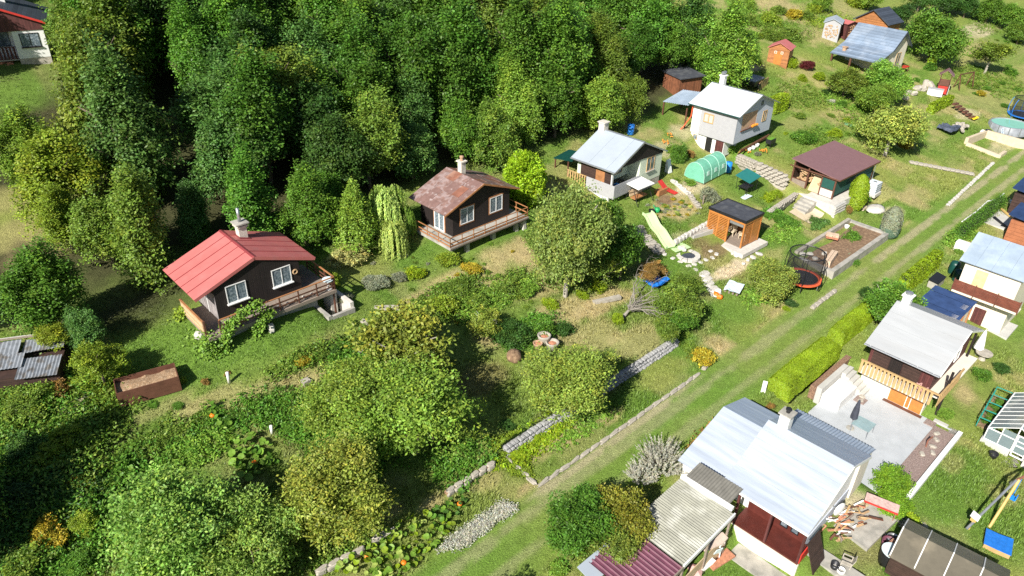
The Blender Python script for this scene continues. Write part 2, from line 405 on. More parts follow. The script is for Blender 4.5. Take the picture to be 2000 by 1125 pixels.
# ------------------------------------------------------------------ ground
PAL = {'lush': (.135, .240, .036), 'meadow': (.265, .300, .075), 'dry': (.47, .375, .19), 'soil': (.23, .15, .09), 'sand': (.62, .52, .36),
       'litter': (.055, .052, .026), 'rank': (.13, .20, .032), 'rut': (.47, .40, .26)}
BLOBS = [  # photo place, half length along the track and uphill (m), what, how strongly
    (430, 665, 5.5, 2.2, 'lush', .9), (330, 690, 3.5, 2.2, 'lush', .9), (560, 640, 4.0, 1.6, 'lush', .9), (640, 610, 2.5, 2.0, 'lush', .8), (480, 700, 5, 1.2, 'lush', .6),
    (310, 800, 2.4, .5, 'dry', .4), (400, 785, 2.2, .45, 'dry', .5), (500, 765, 2.2, .45, 'dry', .5), (590, 745, 1.6, .6, 'dry', .6), (640, 730, 1.0, .4, 'dry', .5),
    (700, 520, 3.0, 1.5, 'meadow', .7), (870, 560, 2.4, 1.2, 'dry', .7), (950, 545, 2.5, 1.0, 'dry', .6), (1000, 490, 3.2, 1.0, 'dry', .8), (1040, 500, 2, 1.2, 'dry', .7), (830, 585, 1.6, .7, 'dry', .7),
    (1100, 615, 2.6, 1.4, 'dry', .75), (1180, 590, 3.0, .9, 'dry', .85), (1150, 660, 3.0, 1.6, 'dry', .55), (1250, 660, 2.6, 1.4, 'dry', .55), (1060, 560, 2, 1, 'dry', .6), (960, 650, 1.5, 1, 'dry', .6), (940, 740, 2, 1.4, 'soil', .5),
    (1425, 690, 1.5, .9, 'dry', .95), (1400, 670, 1.2, .9, 'dry', .8), (1500, 640, 2.0, .5, 'dry', .6), (1110, 850, 1.6, .6, 'dry', .8), (1190, 815, 1.2, .5, 'dry', .55), (1290, 730, 2.5, 1, 'meadow', .8), (1060, 880, 1.2, .6, 'dry', .5),
    (1320, 405, 2.4, 1.7, 'dry', .9), (1300, 392, 1.3, .7, 'soil', .9), (1280, 425, 1.2, .5, 'dry', .7), (1355, 365, 1.6, .9, 'sand', .7), (1335, 372, 1.3, .5, 'sand', .8),
    (1395, 490, 1.4, .8, 'soil', .75), (1370, 475, 1.2, .7, 'soil', .6), (1440, 522, 1.9, .6, 'sand', .95), (1415, 535, 1.2, .6, 'sand', .9), (1390, 545, .8, .5, 'sand', .7), (1350, 525, 1.2, .8, 'lush', .8), (1330, 460, 1, .5, 'sand', .4),
    (1480, 390, 2.2, 1.4, 'lush', .7), (1560, 300, 3.5, 2, 'lush', .6), (1440, 600, 2.2, 1.5, 'lush', .7), (1570, 560, 2.5, 1.4, 'lush', .75), (1530, 605, 1.6, .5, 'dry', .6), (1660, 430, 2, .7, 'meadow', .7), (1720, 450, 2, 1.2, 'lush', .6),
    (1780, 440, 1.3, .6, 'dry', .7), (1745, 415, 1.5, .8, 'sand', .6), (1790, 380, 3, 1.4, 'dry', .45), (1760, 330, 2, 1, 'dry', .4), (1840, 300, 4, 2.4, 'lush', .5), (1870, 260, 3, 1.5, 'lush', .4),
    (1905, 60, 4.5, 2.0, 'sand', .85), (1920, 100, 9, 4, 'dry', .35), (1850, 200, 5, 2, 'dry', .4), (1930, 200, 5, 3, 'dry', .35), (1850, 130, 5, 2, 'meadow', .5), (1890, 225, 2.5, 1.2, 'sand', .6), (1960, 285, 4, 1, 'sand', .5),
    (1530, 20, 6, 4, 'dry', .75), (1500, 60, 4, 3, 'dry', .55), (1600, 70, 4, 3, 'dry', .6), (1650, 15, 6, 4, 'dry', .5), (1590, 200, 5, 3, 'meadow', .7), (1560, 240, 3, 1.5, 'dry', .35), (1640, 230, 3, 2, 'dry', .45), (1470, 130, 2.5, 1, 'sand', .4),
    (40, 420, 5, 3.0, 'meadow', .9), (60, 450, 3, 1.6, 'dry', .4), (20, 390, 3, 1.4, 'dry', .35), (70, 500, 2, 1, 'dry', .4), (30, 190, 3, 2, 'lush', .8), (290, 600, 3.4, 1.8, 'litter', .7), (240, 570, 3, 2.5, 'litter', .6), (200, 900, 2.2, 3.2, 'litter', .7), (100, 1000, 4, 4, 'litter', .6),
    (1590, 900, 1, 1, 'meadow', .3), (1690, 1010, 1.8, 1.1, 'sand', .55), (1670, 985, 1.2, .8, 'sand', .6), (1700, 1060, 1.6, 1.2, 'soil', .35), (1860, 920, 2.5, 2.0, 'lush', .8), (1830, 960, 2.5, 2, 'lush', .8), (1860, 905, 1.2, .6, 'dry', .35), (1950, 1050, 2, 2, 'lush', .6),
    (1440, 1090, 1.6, 1.4, 'lush', .8), (1470, 1080, .5, .4, 'sand', .6), (1880, 770, 1.1, .7, 'dry', .8), (1960, 680, 3, 2, 'lush', .5), (1930, 640, 2, 1, 'meadow', .4), (1330, 830, 2.5, .5, 'dry', .75), (1400, 870, 1.0, .8, 'dry', .6), (1650, 650, 1.6, .6, 'sand', .5),
    (1870, 470, 3, 1, 'meadow', .6), (1720, 690, 1.4, .7, 'lush', .8), (760, 1000, 1, .5, 'dry', .5), (950, 940, 1.0, .5, 'dry', .4), (1040, 960, .9, .5, 'dry', .9), (840, 985, .8, .5, 'dry', .7), (1300, 290, 2, 1.5, 'sand', .55), (1270, 262, 2, 1, 'dry', .5), (1330, 255, 2, 1, 'sand', .5)]
_blob_se = []
for (px, py, rs, re, ty, st) in BLOBS:
    p = at(px, py); _blob_se.append((*to_se(p.x, p.y), rs, re, PAL[ty], st))
def ground_col(s, e):
    s = np.asarray(s, float); e = np.asarray(e, float)
    n1 = fbm(s * .16, e * .22, 11, 3); n2 = fbm(s * .9, e * 1.0, 17, 3); n3 = fbm(s * .45 + 7, e * .5, 23, 3)
    k = np.clip(.32 + .22 * sst(20, 40, s) + (n1 - .5) * 2.2, 0, 1)[..., None]
    c = np.array(PAL['lush']) * (1 - k) + np.array(PAL['meadow']) * k
    d = (sst(.52, .72, n3) * (.30 + .2 * sst(20, 45, s)))[..., None]; c = c * (1 - d) + np.array(PAL['dry']) * d
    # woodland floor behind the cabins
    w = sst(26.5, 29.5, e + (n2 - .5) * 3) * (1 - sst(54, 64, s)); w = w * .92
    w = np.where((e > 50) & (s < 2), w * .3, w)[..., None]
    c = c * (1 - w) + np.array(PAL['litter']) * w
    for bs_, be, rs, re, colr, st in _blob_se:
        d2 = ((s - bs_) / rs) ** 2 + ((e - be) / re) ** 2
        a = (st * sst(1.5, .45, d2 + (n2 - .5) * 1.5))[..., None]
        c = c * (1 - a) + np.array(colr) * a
    # the grassy track: mown green, two worn wheel ruts, a pale verge under the kerb
    tr = (1 - sst(1.7, 2.3, np.abs(e + .4)))[..., None]
    tg = np.array(PAL['lush']) * 1.15 * (1 - k * .5) + np.array(PAL['meadow']) * k * .5
    c = c * (1 - tr * .85) + tg * tr * .85
    for ec, wd, stg in ((.45, .38, .70), (-1.25, .34, .55), (1.15, .28, .75)):
        far = .55 + .45 * sst(30, 50, s) if ec != 1.15 else (sst(2, 4, s) * (1 - sst(17, 20, s)))
        r = stg * far * sst(1.25, .3, ((e - ec) / wd) ** 2 + (n3 - .5) * 2.6 + (n2 - .5) * 1.4)
        r = r[..., None]; c = c * (1 - r) + np.array(PAL['rut']) * r
    return c

def ground_material():
    m = bpy.data.materials.new('grassy ground'); m.use_nodes = True
    nt = m.node_tree; N = nt.nodes; L = nt.links; bs = N['Principled BSDF']; bs.inputs['Roughness'].default_value = .95; bs.inputs['Specular IOR Level'].default_value = .15
    a = N.new('ShaderNodeAttribute'); a.attribute_name = 'Col'; tc = N.new('ShaderNodeTexCoord')
    def nz(sc, det, lo, hi):
        n = N.new('ShaderNodeTexNoise'); n.inputs['Scale'].default_value = sc; n.inputs['Detail'].default_value = det; n.inputs['Roughness'].default_value = .7
        L.new(tc.outputs['Object'], n.inputs['Vector']); r = N.new('ShaderNodeMapRange'); r.inputs[1].default_value = .3; r.inputs[2].default_value = .7; r.inputs[3].default_value = lo; r.inputs[4].default_value = hi
        L.new(n.outputs[0], r.inputs[0]); return n, r
    n1, r1 = nz(1.7, 6, .78, 1.25); n2, r2 = nz(11, 6, .62, 1.42)
    mm = N.new('ShaderNodeMath'); mm.operation = 'MULTIPLY'; L.new(r1.outputs[0], mm.inputs[0]); L.new(r2.outputs[0], mm.inputs[1])
    # fine straw flecks
    n3, r3 = nz(26, 3, 0, 1); r3.inputs[1].default_value = .58; r3.inputs[2].default_value = .72; r3.inputs[4].default_value = .3
    mu = N.new('ShaderNodeMix'); mu.data_type = 'RGBA'; mu.blend_type = 'MULTIPLY'; mu.inputs[0].default_value = 1
    L.new(a.outputs['Color'], mu.inputs['A']); L.new(mm.outputs[0], mu.inputs['B'])
    fx = N.new('ShaderNodeMix'); fx.data_type = 'RGBA'; fx.inputs['B'].default_value = (.30, .25, .10, 1)
    L.new(r3.outputs[0], fx.inputs[0]); L.new(mu.outputs['Result'], fx.inputs['A'])
    L.new(fx.outputs['Result'], bs.inputs['Base Color'])
    bp = N.new('ShaderNodeBump'); bp.inputs['Strength'].default_value = 1.0; bp.inputs['Distance'].default_value = .12
    L.new(n2.outputs[0], bp.inputs['Height']); L.new(bp.outputs[0], bs.inputs['Normal'])
    return m
GROUND = ground_material()
def grow(a, b, n, p): return [a + (b - a) * (i / n) ** p for i in range(1, n + 1)]
sv = np.array([-x for x in grow(34, 420, 26, 2.2)][::-1] + list(np.arange(-34, 96.01, .42)) + grow(96, 900, 34, 2.2))
ev = np.array([-x for x in grow(22, 300, 24, 2.2)][::-1] + list(np.arange(-22, -2.3, .42)) + list(np.arange(-2.3, 5.2, .25)) + list(np.arange(5.2, 46.01, .42)) + grow(46, 600, 40, 2.2))
S, E_ = np.meshgrid(sv, ev, indexing='ij')
X_, Y_ = to_xy(S, E_); Z_ = terr_se(S, np.minimum(E_, 160)) + 0 * S
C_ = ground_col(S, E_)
ns, ne = len(sv), len(ev)
idx = np.arange(ns * ne).reshape(ns, ne)
quads = np.stack([idx[:-1, :-1], idx[1:, :-1], idx[1:, 1:], idx[:-1, 1:]], -1).reshape(-1, 4)
ec_ = .25 * (E_[:-1, :-1] + E_[1:, :-1] + E_[1:, 1:] + E_[:-1, 1:]).reshape(-1)
VV = np.stack([X_, Y_, Z_], -1).reshape(-1, 3); CC = C_.reshape(-1, 3)
def np_mesh(name, V, Q, C=None, mat_=None, smooth=False):
    me = bpy.data.meshes.new(name); n, k = Q.shape
    me.vertices.add(len(V)); me.vertices.foreach_set('co', np.ascontiguousarray(V, np.float32).ravel())
    me.loops.add(n * k); me.loops.foreach_set('vertex_index', np.ascontiguousarray(Q, np.int32).ravel())
    me.polygons.add(n); me.polygons.foreach_set('loop_start', np.arange(0, n * k, k, dtype=np.int32)); me.polygons.foreach_set('loop_total', np.full(n, k, np.int32))
    if smooth: me.polygons.foreach_set('use_smooth', np.ones(n, bool))
    if C is not None:
        a = me.color_attributes.new('Col', 'FLOAT_COLOR', 'POINT'); a.data.foreach_set('color', np.ascontiguousarray(np.concatenate([C, np.ones((len(C), 1))], 1), np.float32).ravel())
    if mat_: me.materials.append(mat_)
    me.update(); me.validate()
    return me
def sub_mesh(name, mask):
    Q = quads[mask]; u, inv = np.unique(Q, return_inverse=True)
    o = link(name, np_mesh(name, VV[u], inv.reshape(Q.shape), CC[u], GROUND, True)); return o
trk = np.abs(ec_ + .35) < 1.75
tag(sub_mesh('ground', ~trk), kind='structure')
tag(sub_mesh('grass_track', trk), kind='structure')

# keep-out zones for grass (s, e, half sizes), filled by the builders below
KEEP = []
def keep(s0, s1, e0, e1): KEEP.append((min(s0, s1), max(s0, s1), min(e0, e1), max(e0, e1)))
def keep_local(loc, r0, r1, f0, f1):
    s, e = to_se(loc[0], loc[1]); keep(s + r0, s + r1, e - f1, e - f0)
def make_grass():
    rg = np.random.default_rng(5)
    def field(n, s0, s1, e0, e1):
        return rg.uniform(s0, s1, n), rg.uniform(e0, e1, n)
    parts = [field(180000, -20, 40, -18, 27), field(70000, 30, 92, -8, 29), field(9000, 62, 130, 20, 60), field(5000, -16, 2, 40, 62)]
    s = np.concatenate([p[0] for p in parts]); e = np.concatenate([p[1] for p in parts])
    ok = np.ones(len(s), bool)
    for a, b, c, d in KEEP: ok &= ~((s > a) & (s < b) & (e > c) & (e < d))
    ok &= (np.abs(e + .35) > 1.6) | (rg.random(len(s)) < .35)
    col = ground_col(s, e)
    green = col[:, 1] / np.maximum(col[:, 0], 1e-3)
    ok &= rg.random(len(s)) < np.clip((green - .72) * 2.2, .05, 1)
    ok &= ~((e > 27) & (s < 60) & (e < 40))
    s, e, col = s[ok], e[ok], col[ok]
    x, y = to_xy(s, e); z = terr_se(s, e); n = len(s); B = 4
    tall = np.where(np.abs(e + .35) < 2, .05, np.where((fbm(s * .3, e * .3, 41, 2) > .52) & ((e < 15) | (s > 60)), .16, .075)) * rg.uniform(.6, 1.5, n)
    V = np.zeros((n, B, 3, 3)); C = np.zeros((n, B, 3, 3))
    for b in range(B):
        a = rg.uniform(0, 6.283, n); l = rg.uniform(.2, 1.1, n) * tall
        ox, oy = rg.normal(0, .05, n), rg.normal(0, .05, n)
        w = rg.uniform(.012, .03, n) * (1 + tall * 2)
        bx, by = x + ox, y + oy; bz = z - .015
        V[:, b, 0] = np.stack([bx - w * np.sin(a), by + w * np.cos(a), bz], -1)
        V[:, b, 1] = np.stack([bx + w * np.sin(a), by - w * np.cos(a), bz], -1)
        V[:, b, 2] = np.stack([bx + l * np.cos(a), by + l * np.sin(a), bz + tall], -1)
        k = rg.uniform(.75, 1.45, n)[:, None]; C[:, b] = (col * k)[:, None, :]
    Q = np.arange(n * B * 3).reshape(-1, 3)
    o = link('grass', np_mesh('grass', V.reshape(-1, 3), Q, np.clip(C.reshape(-1, 3), 0, 1), LEAF)); o.color = (1, 1, 1, 1)
    tag(o, 'short grass and weeds over the terraced gardens', 'grass', kind='stuff')
# ------------------------------------------------------------------ building kit (local frame r, f, z)
def window(parent, face, off, c, z0, z1, w, frame, pane, n=2, fw=.045, dep=.05, sill=None, name='window', trim=None):
    """face 'F' looks along +f at f=off, 'L' looks along -r at r=off, 'R' along +r"""
    sg = -1 if face == 'L' else 1
    def bx(m, a0, a1, d0, d1, zz0, zz1):
        lo, hi = sorted((off + sg * d0, off + sg * d1))
        return m.box(a0, a1, lo, hi, zz0, zz1) if face == 'F' else m.box(lo, hi, a0, a1, zz0, zz1)
    m = MB(); a0, a1 = c - w / 2, c + w / 2
    bx(m, a0, a1, -.02, dep, z0, z0 + fw); bx(m, a0, a1, -.02, dep, z1 - fw, z1)
    bx(m, a0, a0 + fw, -.02, dep - .002, z0 + fw, z1 - fw); bx(m, a1 - fw, a1, -.02, dep - .002, z0 + fw, z1 - fw)
    for i in range(1, n): x = a0 + w * i / n; bx(m, x - fw / 2, x + fw / 2, -.02, dep - .004, z0 + fw, z1 - fw)
    o = m.build(name, frame, parent)
    for i in range(n):
        p0 = a0 + w * i / n + fw / 2; p1 = a0 + w * (i + 1) / n - fw / 2
        bx(MB(), p0, p1, -.01, .018, z0 + fw * .8, z1 - fw * .8).build('pane', pane, o)
    if sill: bx(MB(), a0 - .06, a1 + .06, 0, .16, z0 - .06, z0 - .003).build('sill', sill, o)
    if trim:
        t = MB(); k = .09
        bx(t, a0 - k, a1 + k, 0, .03, z1 + .002, z1 + k); bx(t, a0 - k, a1 + k, 0, .03, z0 - k, z0 - .002)
        bx(t, a0 - k, a0 - .002, 0, .028, z0 - .002, z1 + .002); bx(t, a1 + .002, a1 + k, 0, .028, z0 - .002, z1 + .002)
        t.build('window_trim', trim, o)
    return o
def body(parent, mt, r0, r1, f0, f1, z0, roof, name='wall'):
    """walls under a roof profile: roof(r) gives the underside"""
    pts = [(r0, z0), (r1, z0), (r1, roof(r1) - .05)]
    if r0 < 0 < r1: pts.append((0, roof(0) - .05))
    pts.append((r0, roof(r0) - .05))
    return MB().prism_f(pts, f0, f1).build(name, mt, parent)
def gable(W2l, W2r, zl, zr, ze_r=None):
    ze_r = zl if ze_r is None else ze_r
    return lambda r: zr - (zr - zl) * (-r) / W2l if r < 0 else zr - (zr - ze_r) * r / W2r
def slope_panels(parent, side, W2, f0, f1, ze, zr, n, mts, t=.07, seam=None, name='roof_panel', r_in=0.0, lap=.006):
    """roof slope split into n sheets along the ridge"""
    sg = -1 if side == 'L' else 1; out = []
    for i in range(n):
        a, b = f0 + (f1 - f0) * i / n, f0 + (f1 - f0) * (i + 1) / n; dz = lap * (i % 2)
        m = MB().slab([(sg * r_in, a + .004, zr + dz), (sg * W2, a + .004, ze + dz), (sg * W2, b - .004, ze + dz), (sg * r_in, b - .004, zr + dz)], t)
        o = m.build(name, mts[i % len(mts)], parent); out.append(o)
        if seam and i > 0: MB().beam((sg * r_in, a, zr + .012), (sg * W2, a, ze + .012), .03, .04).build('seam', seam, out[-1])
    return out
def fascia(parent, W2l, W2r, f, zl, zr, mt, h=.16, t=.05, ze_r=None, name='fascia'):
    ze_r = zl if ze_r is None else ze_r
    m = MB()
    m.slab([(0, f, zr + .02), (-W2l, f, zl + .02), (-W2l, f + t, zl + .02), (0, f + t, zr + .02)], h)
    m.slab([(0, f, zr + .02), (W2r, f, ze_r + .02), (W2r, f + t, ze_r + .02), (0, f + t, zr + .02)], h)
    return m.build(name, mt, parent)
def ridge_cap(parent, f0, f1, zr, mt, w=.22, sl=.36):
    m = MB().slab([(0, f0, zr + .03), (0, f1, zr + .03), (-w, f1, zr + .03 - w * sl), (-w, f0, zr + .03 - w * sl)], .02)
    m.slab([(0, f0, zr + .03), (0, f1, zr + .03), (w, f1, zr + .03 - w * sl), (w, f0, zr + .03 - w * sl)], .02)
    return m.build('ridge_cap', mt, parent)
def chimney(parent, r, f, z0, z1, w, mt, cap=None, pipe=None, capm=None):
    o = box_(r - w / 2, r + w / 2, f - w / 2, f + w / 2, z0, z1).build('chimney', mt, parent)
    box_(r - w / 2 - .09, r + w / 2 + .09, f - w / 2 - .09, f + w / 2 + .09, z1, z1 + .09).build('chimney_cap', capm or mt, o)
    if pipe: MB().tube((r, f, z1 + .05), (r, f, z1 + pipe), .085, n=12).build('flue_pipe', cap, o, True)
    return o
def railing(parent, p0, p1, z0, h, nposts, postm, railm, mids=(.35, .65), w=.07, topw=.09):
    p0 = Vector((*p0, 0)); p1 = Vector((*p1, 0))
    for i in range(nposts):
        q = p0.lerp(p1, i / (nposts - 1)); MB().beam((q.x, q.y, z0), (q.x, q.y, z0 + h), w).build('railing_post', postm, parent)
    MB().beam((p0.x, p0.y, z0 + h + .02), (p1.x, p1.y, z0 + h + .02), topw, .05).build('handrail', railm, parent)
    for k in mids: MB().beam((p0.x, p0.y, z0 + h * k), (p1.x, p1.y, z0 + h * k), .03, .09).build('rail', postm, parent)

# ------------------------------------------------------------------ cabin with the red roof
A = thing('cabin', (-16.79, 39.39, 5.38), 'dark timber cabin with bright red tin roof and white chimney pipe', 'cabin', math.radians(-46.2))
keep_local(A.location, -4.1, 4.4, -2.4, 3.8)
rf = gable(3.87, 3.87, 1.92, 3.33)
body(A, W_['dark_boards'], -2.68, 2.75, -2.0, 2.2, -1.6, rf)
box_(-2.70, -2.683, -1.9, 2.19, .0, 1.75).build('side_cladding', W_['sunlit_boards'], A)  # pale grey puts the sun on this side into the colour
box_(-2.74, -2.70, .95, 1.02, 0, 2.0).build('corner_post', W_['white'], A)
for sd in 'LR': slope_panels(A, sd, 3.87, -2.27, 2.27, 1.92, 3.33, 5, [W_['red_roof']], seam=W_['red_dark'])
fascia(A, 3.87, 3.87, 2.272, 1.92, 3.33, W_['red_roof'], .2)
ridge_cap(A, -2.27, 2.3, 3.33, W_['red_dark'], .12)
ch = chimney(A, .9, -1.2, 2.7, 3.75, .52, W_['chimney'])
MB().slab([(.55, -1.55, 3.18), (1.25, -1.55, 2.92), (1.25, -.75, 2.92), (.55, -.75, 3.18)], .02).build('flashing', W_['red_dark'], ch)
box_(.48, 1.32, -1.62, -.78, 3.95, 4.03).build('cover_slab', W_['concrete'], ch)
for dr, df in ((-.2, -.2), (.2, -.2), (-.2, .2), (.2, .2)): box_(.86 + dr, .94 + dr, -1.24 + df, -1.16 + df, 3.84, 3.95).build('brick_foot', W_['chimney'], ch)
MB().tube((.9, -1.2, 4.03), (.9, -1.2, 4.95), .1, n=12).build('flue_pipe', W_['metal'], ch, True)
window(A, 'F', 2.2, -1.37, .83, 2.0, 1.25, W_['white'], W_['curtain_glass'], sill=W_['white'])
window(A, 'F', 2.2, 1.53, .83, 2.0, 1.25, W_['white'], W_['curtain_glass'], sill=W_['white'])
wr = MB()
for k in range(14):
    a, b = 2 * math.pi * k / 14, 2 * math.pi * (k + 1) / 14
    wr.tube((2.42 + .14 * math.cos(a), 2.25, 1.4 + .14 * math.sin(a)), (2.42 + .14 * math.cos(b), 2.25, 1.4 + .14 * math.sin(b)), .05, n=6)
wr.build('wall_wreath', W_['raw_wood'], A)
# deck on three sides
dk = MB().box(-3.95, 4.3, 2.203, 3.65, -.14, 0).box(-3.95, -2.703, .0, 2.203, -.14, 0).box(2.753, 4.3, -.6, 2.203, -.14, 0)
dk.build('deck', W_['grey_wood'], A)
box_(-3.6, 3.2, 2.21, 3.1, -2.2, -.145).build('plinth', W_['concrete'], A)
box_(-3.97, 4.32, 3.652, 3.70, -.2, .02).build('deck_edge_board', W_['grey_wood'], A)
railing(A, (-3.2, 3.6), (4.27, 3.6), 0, .9, 7, W_['brown_wood'], W_['rail_wood'], (.3, .6))
railing(A, (4.27, 3.6), (4.27, .2), 0, .9, 4, W_['brown_wood'], W_['rail_wood'], (.3, .6))
for i in range(5): box_(-3.99, -3.95, .1, 3.15, .08 + i * .165, .22 + i * .165).build('railing_board', W_['ply'] if i % 2 else W_['raw_wood'], A)
MB().beam((-3.95, .0, .92), (-3.95, 3.2, .92), .1, .05).build('handrail', W_['rail_wood'], A)
for (rr, ff) in ((-3.9, .1), (-3.9, 3.2), (4.2, 3.5)): MB().beam((rr, ff, -2.2), (rr, ff, .95), .1).build('deck_post', W_['brown_wood'], A)
box_(4.0, 4.45, 2.4, 3.35, -2.6, -.16).build('pier', W_['white_stone'], A)
# stairwell cut beside the deck
box_(3.0, 3.2, 3.1, 4.75, -2.6, -.98).build('pit_wall', W_['concrete'], A)
box_(3.203, 4.9, 4.55, 4.75, -2.6, -1.08).build('pit_wall', W_['concrete'], A)
box_(4.7, 4.95, 2.5, 4.547, -2.6, -.75).build('pit_wall', W_['white_stone'], A)

# ------------------------------------------------------------------ cabin with the brown patched roof
B = thing('cabin', (-3.73, 51.00, 5.18), 'dark brown timber cabin with rusty patched tin roof and wraparound terrace', 'cabin', math.radians(-45.1))
keep_local(B.location, -4.2, 4.0, -2.3, 3.3)
rf = gable(3.7, 3.7, 2.09, 3.5)
body(B, W_['dark_boards'], -2.75, 2.9, -1.9, 1.81, -1.5, rf)
rg = random.Random(3)
pm = [W_['brown_rust'], W_['pale_tin'], W_['rust'], W_['brown_rust'], W_['pale_tin'], W_['brown_rust']]
for side, sg in (('L', -1), ('R', 1)):
    fs_ = [-2.11, -1.2, -.25, .75, 1.5, 2.11]; rs_ = [0, .9, 1.95, 2.9, 3.7]
    for i in range(5):
        for j in range(4):
            mt = pm[rg.randrange(6)] if (side == 'L' and i < 4) else W_['brown_rust']
            if side == 'R': mt = W_['rust'] if rg.random() < .2 else W_['brown_rust']
            za, zb = rf(rs_[j]), rf(rs_[j + 1]); dz = .008 * ((i + 2 * j) % 3)
            MB().slab([(sg * rs_[j], fs_[i] + .004, za + dz), (sg * rs_[j + 1] - sg * .004, fs_[i] + .004, zb + dz), (sg * rs_[j + 1] - sg * .004, fs_[i + 1] - .004, zb + dz), (sg * rs_[j], fs_[i + 1] - .004, za + dz)], .06).build('roof_sheet', mt, B)
fascia(B, 3.7, 3.7, 2.115, 2.09, 3.5, W_['rail_wood'], .12)
ch = chimney(B, .35, -.75, 3.0, 4.25, .42, W_['chimney'])
MB().lathe((.35, -.75, 4.34), [(.13, 0), (.11, .2), (.16, .24), (.16, .34), (.05, .38)], 12).build('chimney_pot', W_['clay'], ch)
window(B, 'F', 1.81, -1.39, .73, 1.97, 1.27, W_['white'], W_['curtain_glass'], trim=W_['rail_wood'])
window(B, 'F', 1.81, 1.50, .73, 1.97, 1.27, W_['white'], W_['curtain_glass'], trim=W_['rail_wood'])
window(B, 'L', -2.75, .3, .02, 1.72, 1.15, W_['white'], W_['curtain_glass'], fw=.08, name='glazed_door', trim=W_['rail_wood'])
MB().box(-4.05, 3.78, 1.813, 3.05, -.2, 0).box(-4.05, -2.753, -1.0, 1.813, -.2, 0).box(2.903, 3.78, .4, 1.813, -.2, 0).build('terrace_slab', W_['concrete'], B)
box_(-3.2, 3.3, 1.815, 2.2, -2.4, -.205).build('plinth', W_['grey_stone'], B)
for rr in (-2.4, 0.2, 2.6): box_(rr, rr + .3, 2.6, 2.9, -2.4, -.205).build('pier', W_['concrete'], B)
MB().prism_f([(3.25, -2.3), (3.75, -2.3), (3.62, -.205), (3.4, -.205)], 2.5, 3.0).build('pier', W_['white_stone'], B)
railing(B, (-4.0, 3.0), (3.74, 3.0), 0, .75, 8, W_['rail_wood'], W_['rail_wood'], (.12, .45), w=.05, topw=.05)
railing(B, (-4.0, 3.0), (-4.0, -.9), 0, .75, 4, W_['rail_wood'], W_['rail_wood'], (.12, .45), w=.05, topw=.05)
railing(B, (3.74, 3.0), (3.74, .5), 0, .75, 3, W_['rail_wood'], W_['rail_wood'], (.45,), w=.05, topw=.05)
for k in range(2): box_(-4.08 + .003 * k, 3.80, 3.052 + .05 * k, 3.09 + .05 * k, -.2 + .1 * k, -.1 + .1 * k).build('edge_board', W_['grey_wood'], B)

# ------------------------------------------------------------------ pale green house with light roof
C = thing('house', (9.18, 61.79, 3.93), 'pale green rendered house with light blue grey roof and white boarded balcony', 'house', math.radians(-43.5))
keep_local(C.location, -3.9, 4, -2.5, 2.8)
rf = gable(3.83, 3.83, 2.68, 4.43)
body(C, W_['green_wall'], .1, 3.4, -2.1, 2.19, .35, rf)
MB().prism_f([(-3.2, 1.0), (.098, 1.0), (.098, rf(.1) - .06), (0, rf(0) - .06), (-3.2, rf(3.2) - .06)], -2.1, .9).build('recessed_wall', W_['green_wall'], C)
box_(-3.42, -3.203, -1.55, 1.75, 1.0, 2.45).build('side_cladding', W_['brown_boards'], C)
box_(-3.46, -3.423, .15, 1.1, 1.05, 2.2).build('door', W_['rail_wood'], C)
box_(-3.40, -3.2, 1.753, 1.85, 1.0, 2.5).build('corner_post', W_['white'], C)
MB().box(.1, 3.4, -2.1, 2.17, -1.4, .347).box(-3.3, .098, -2.1, 1.2, -1.4, .1).build('basement_wall', W_['stone'], C)
box_(-3.5, -3.303, -1.5, 1.7, -1.4, .05).build('basement_side', W_['white_wall'], C)
MB().prism_f([(.1, 2.75), (3.4, 2.55), (3.4, rf(3.4) - .06), (0, rf(0) - .06), (-3.3, rf(3.3) - .06), (-3.2, 2.72)], 2.195, 2.25).build('gable_boards', W_['dark_boards'], C)
for sd in 'LR': slope_panels(C, sd, 3.83, -2.4, 2.4, 2.68, 4.43, 5, [W_['pale_roof']], .1, lap=.01)
fascia(C, 3.83, 3.83, 2.402, 2.66, 4.41, W_['metal'], .14)
ridge_cap(C, -2.4, 2.42, 4.43, W_['metal'], .14, .45)
MB().tube((-3.88, -2.4, 2.6), (-3.88, 2.4, 2.6), .06, n=8).build('gutter', W_['metal'], C)
chimney(C, 0, -2.05, 3.5, 5.0, .62, W_['chimney'], capm=W_['chimney'])
window(C, 'F', 2.19, 1.66, 1.33, 2.6, 1.15, W_['tan_wood'], W_['glass'], sill=W_['concrete'])
window(C, 'F', .9, -1.3, 1.45, 2.6, 1.1, W_['tan_wood'], W_['glass'])
box_(-3.5, .1, .91, 2.25, .08, .3).build('balcony_slab', W_['pale_concrete'], C)
for i in range(14):
    a = -3.48 + i * .254; box_(a, a + .24, 2.252, 2.29, .18, 1.33).build('balcony_board', W_['grey_wall'], C)
box_(-3.54, -3.503, -.76, 2.29, .1, 1.3).build('balcony_side', W_['grey_wall'], C)
for i in range(8): box_(-3.54, -3.5, -2.9 + i * .27, -2.78 + i * .27, .3, 1.25).build('baluster', W_['tan_wood'], C)
box_(-3.55, -3.49, -2.95, -.78, 1.252, 1.31).build('handrail', W_['tan_wood'], C)
MB().slab([(-1.5, -4.6, 2.15), (-3.6, -4.6, 1.9), (-3.6, -2.45, 2.2), (-1.5, -2.45, 2.45)], .06).build('lean_to_roof', W_['dark_green'], C)
MB().box(-3.5, -3.4, -4.5, -4.4, -.2, 1.84).box(-3.5, -3.4, -3.0, -2.9, -.2, 2.0).build('lean_to_post', W_['brown_wood'], C)
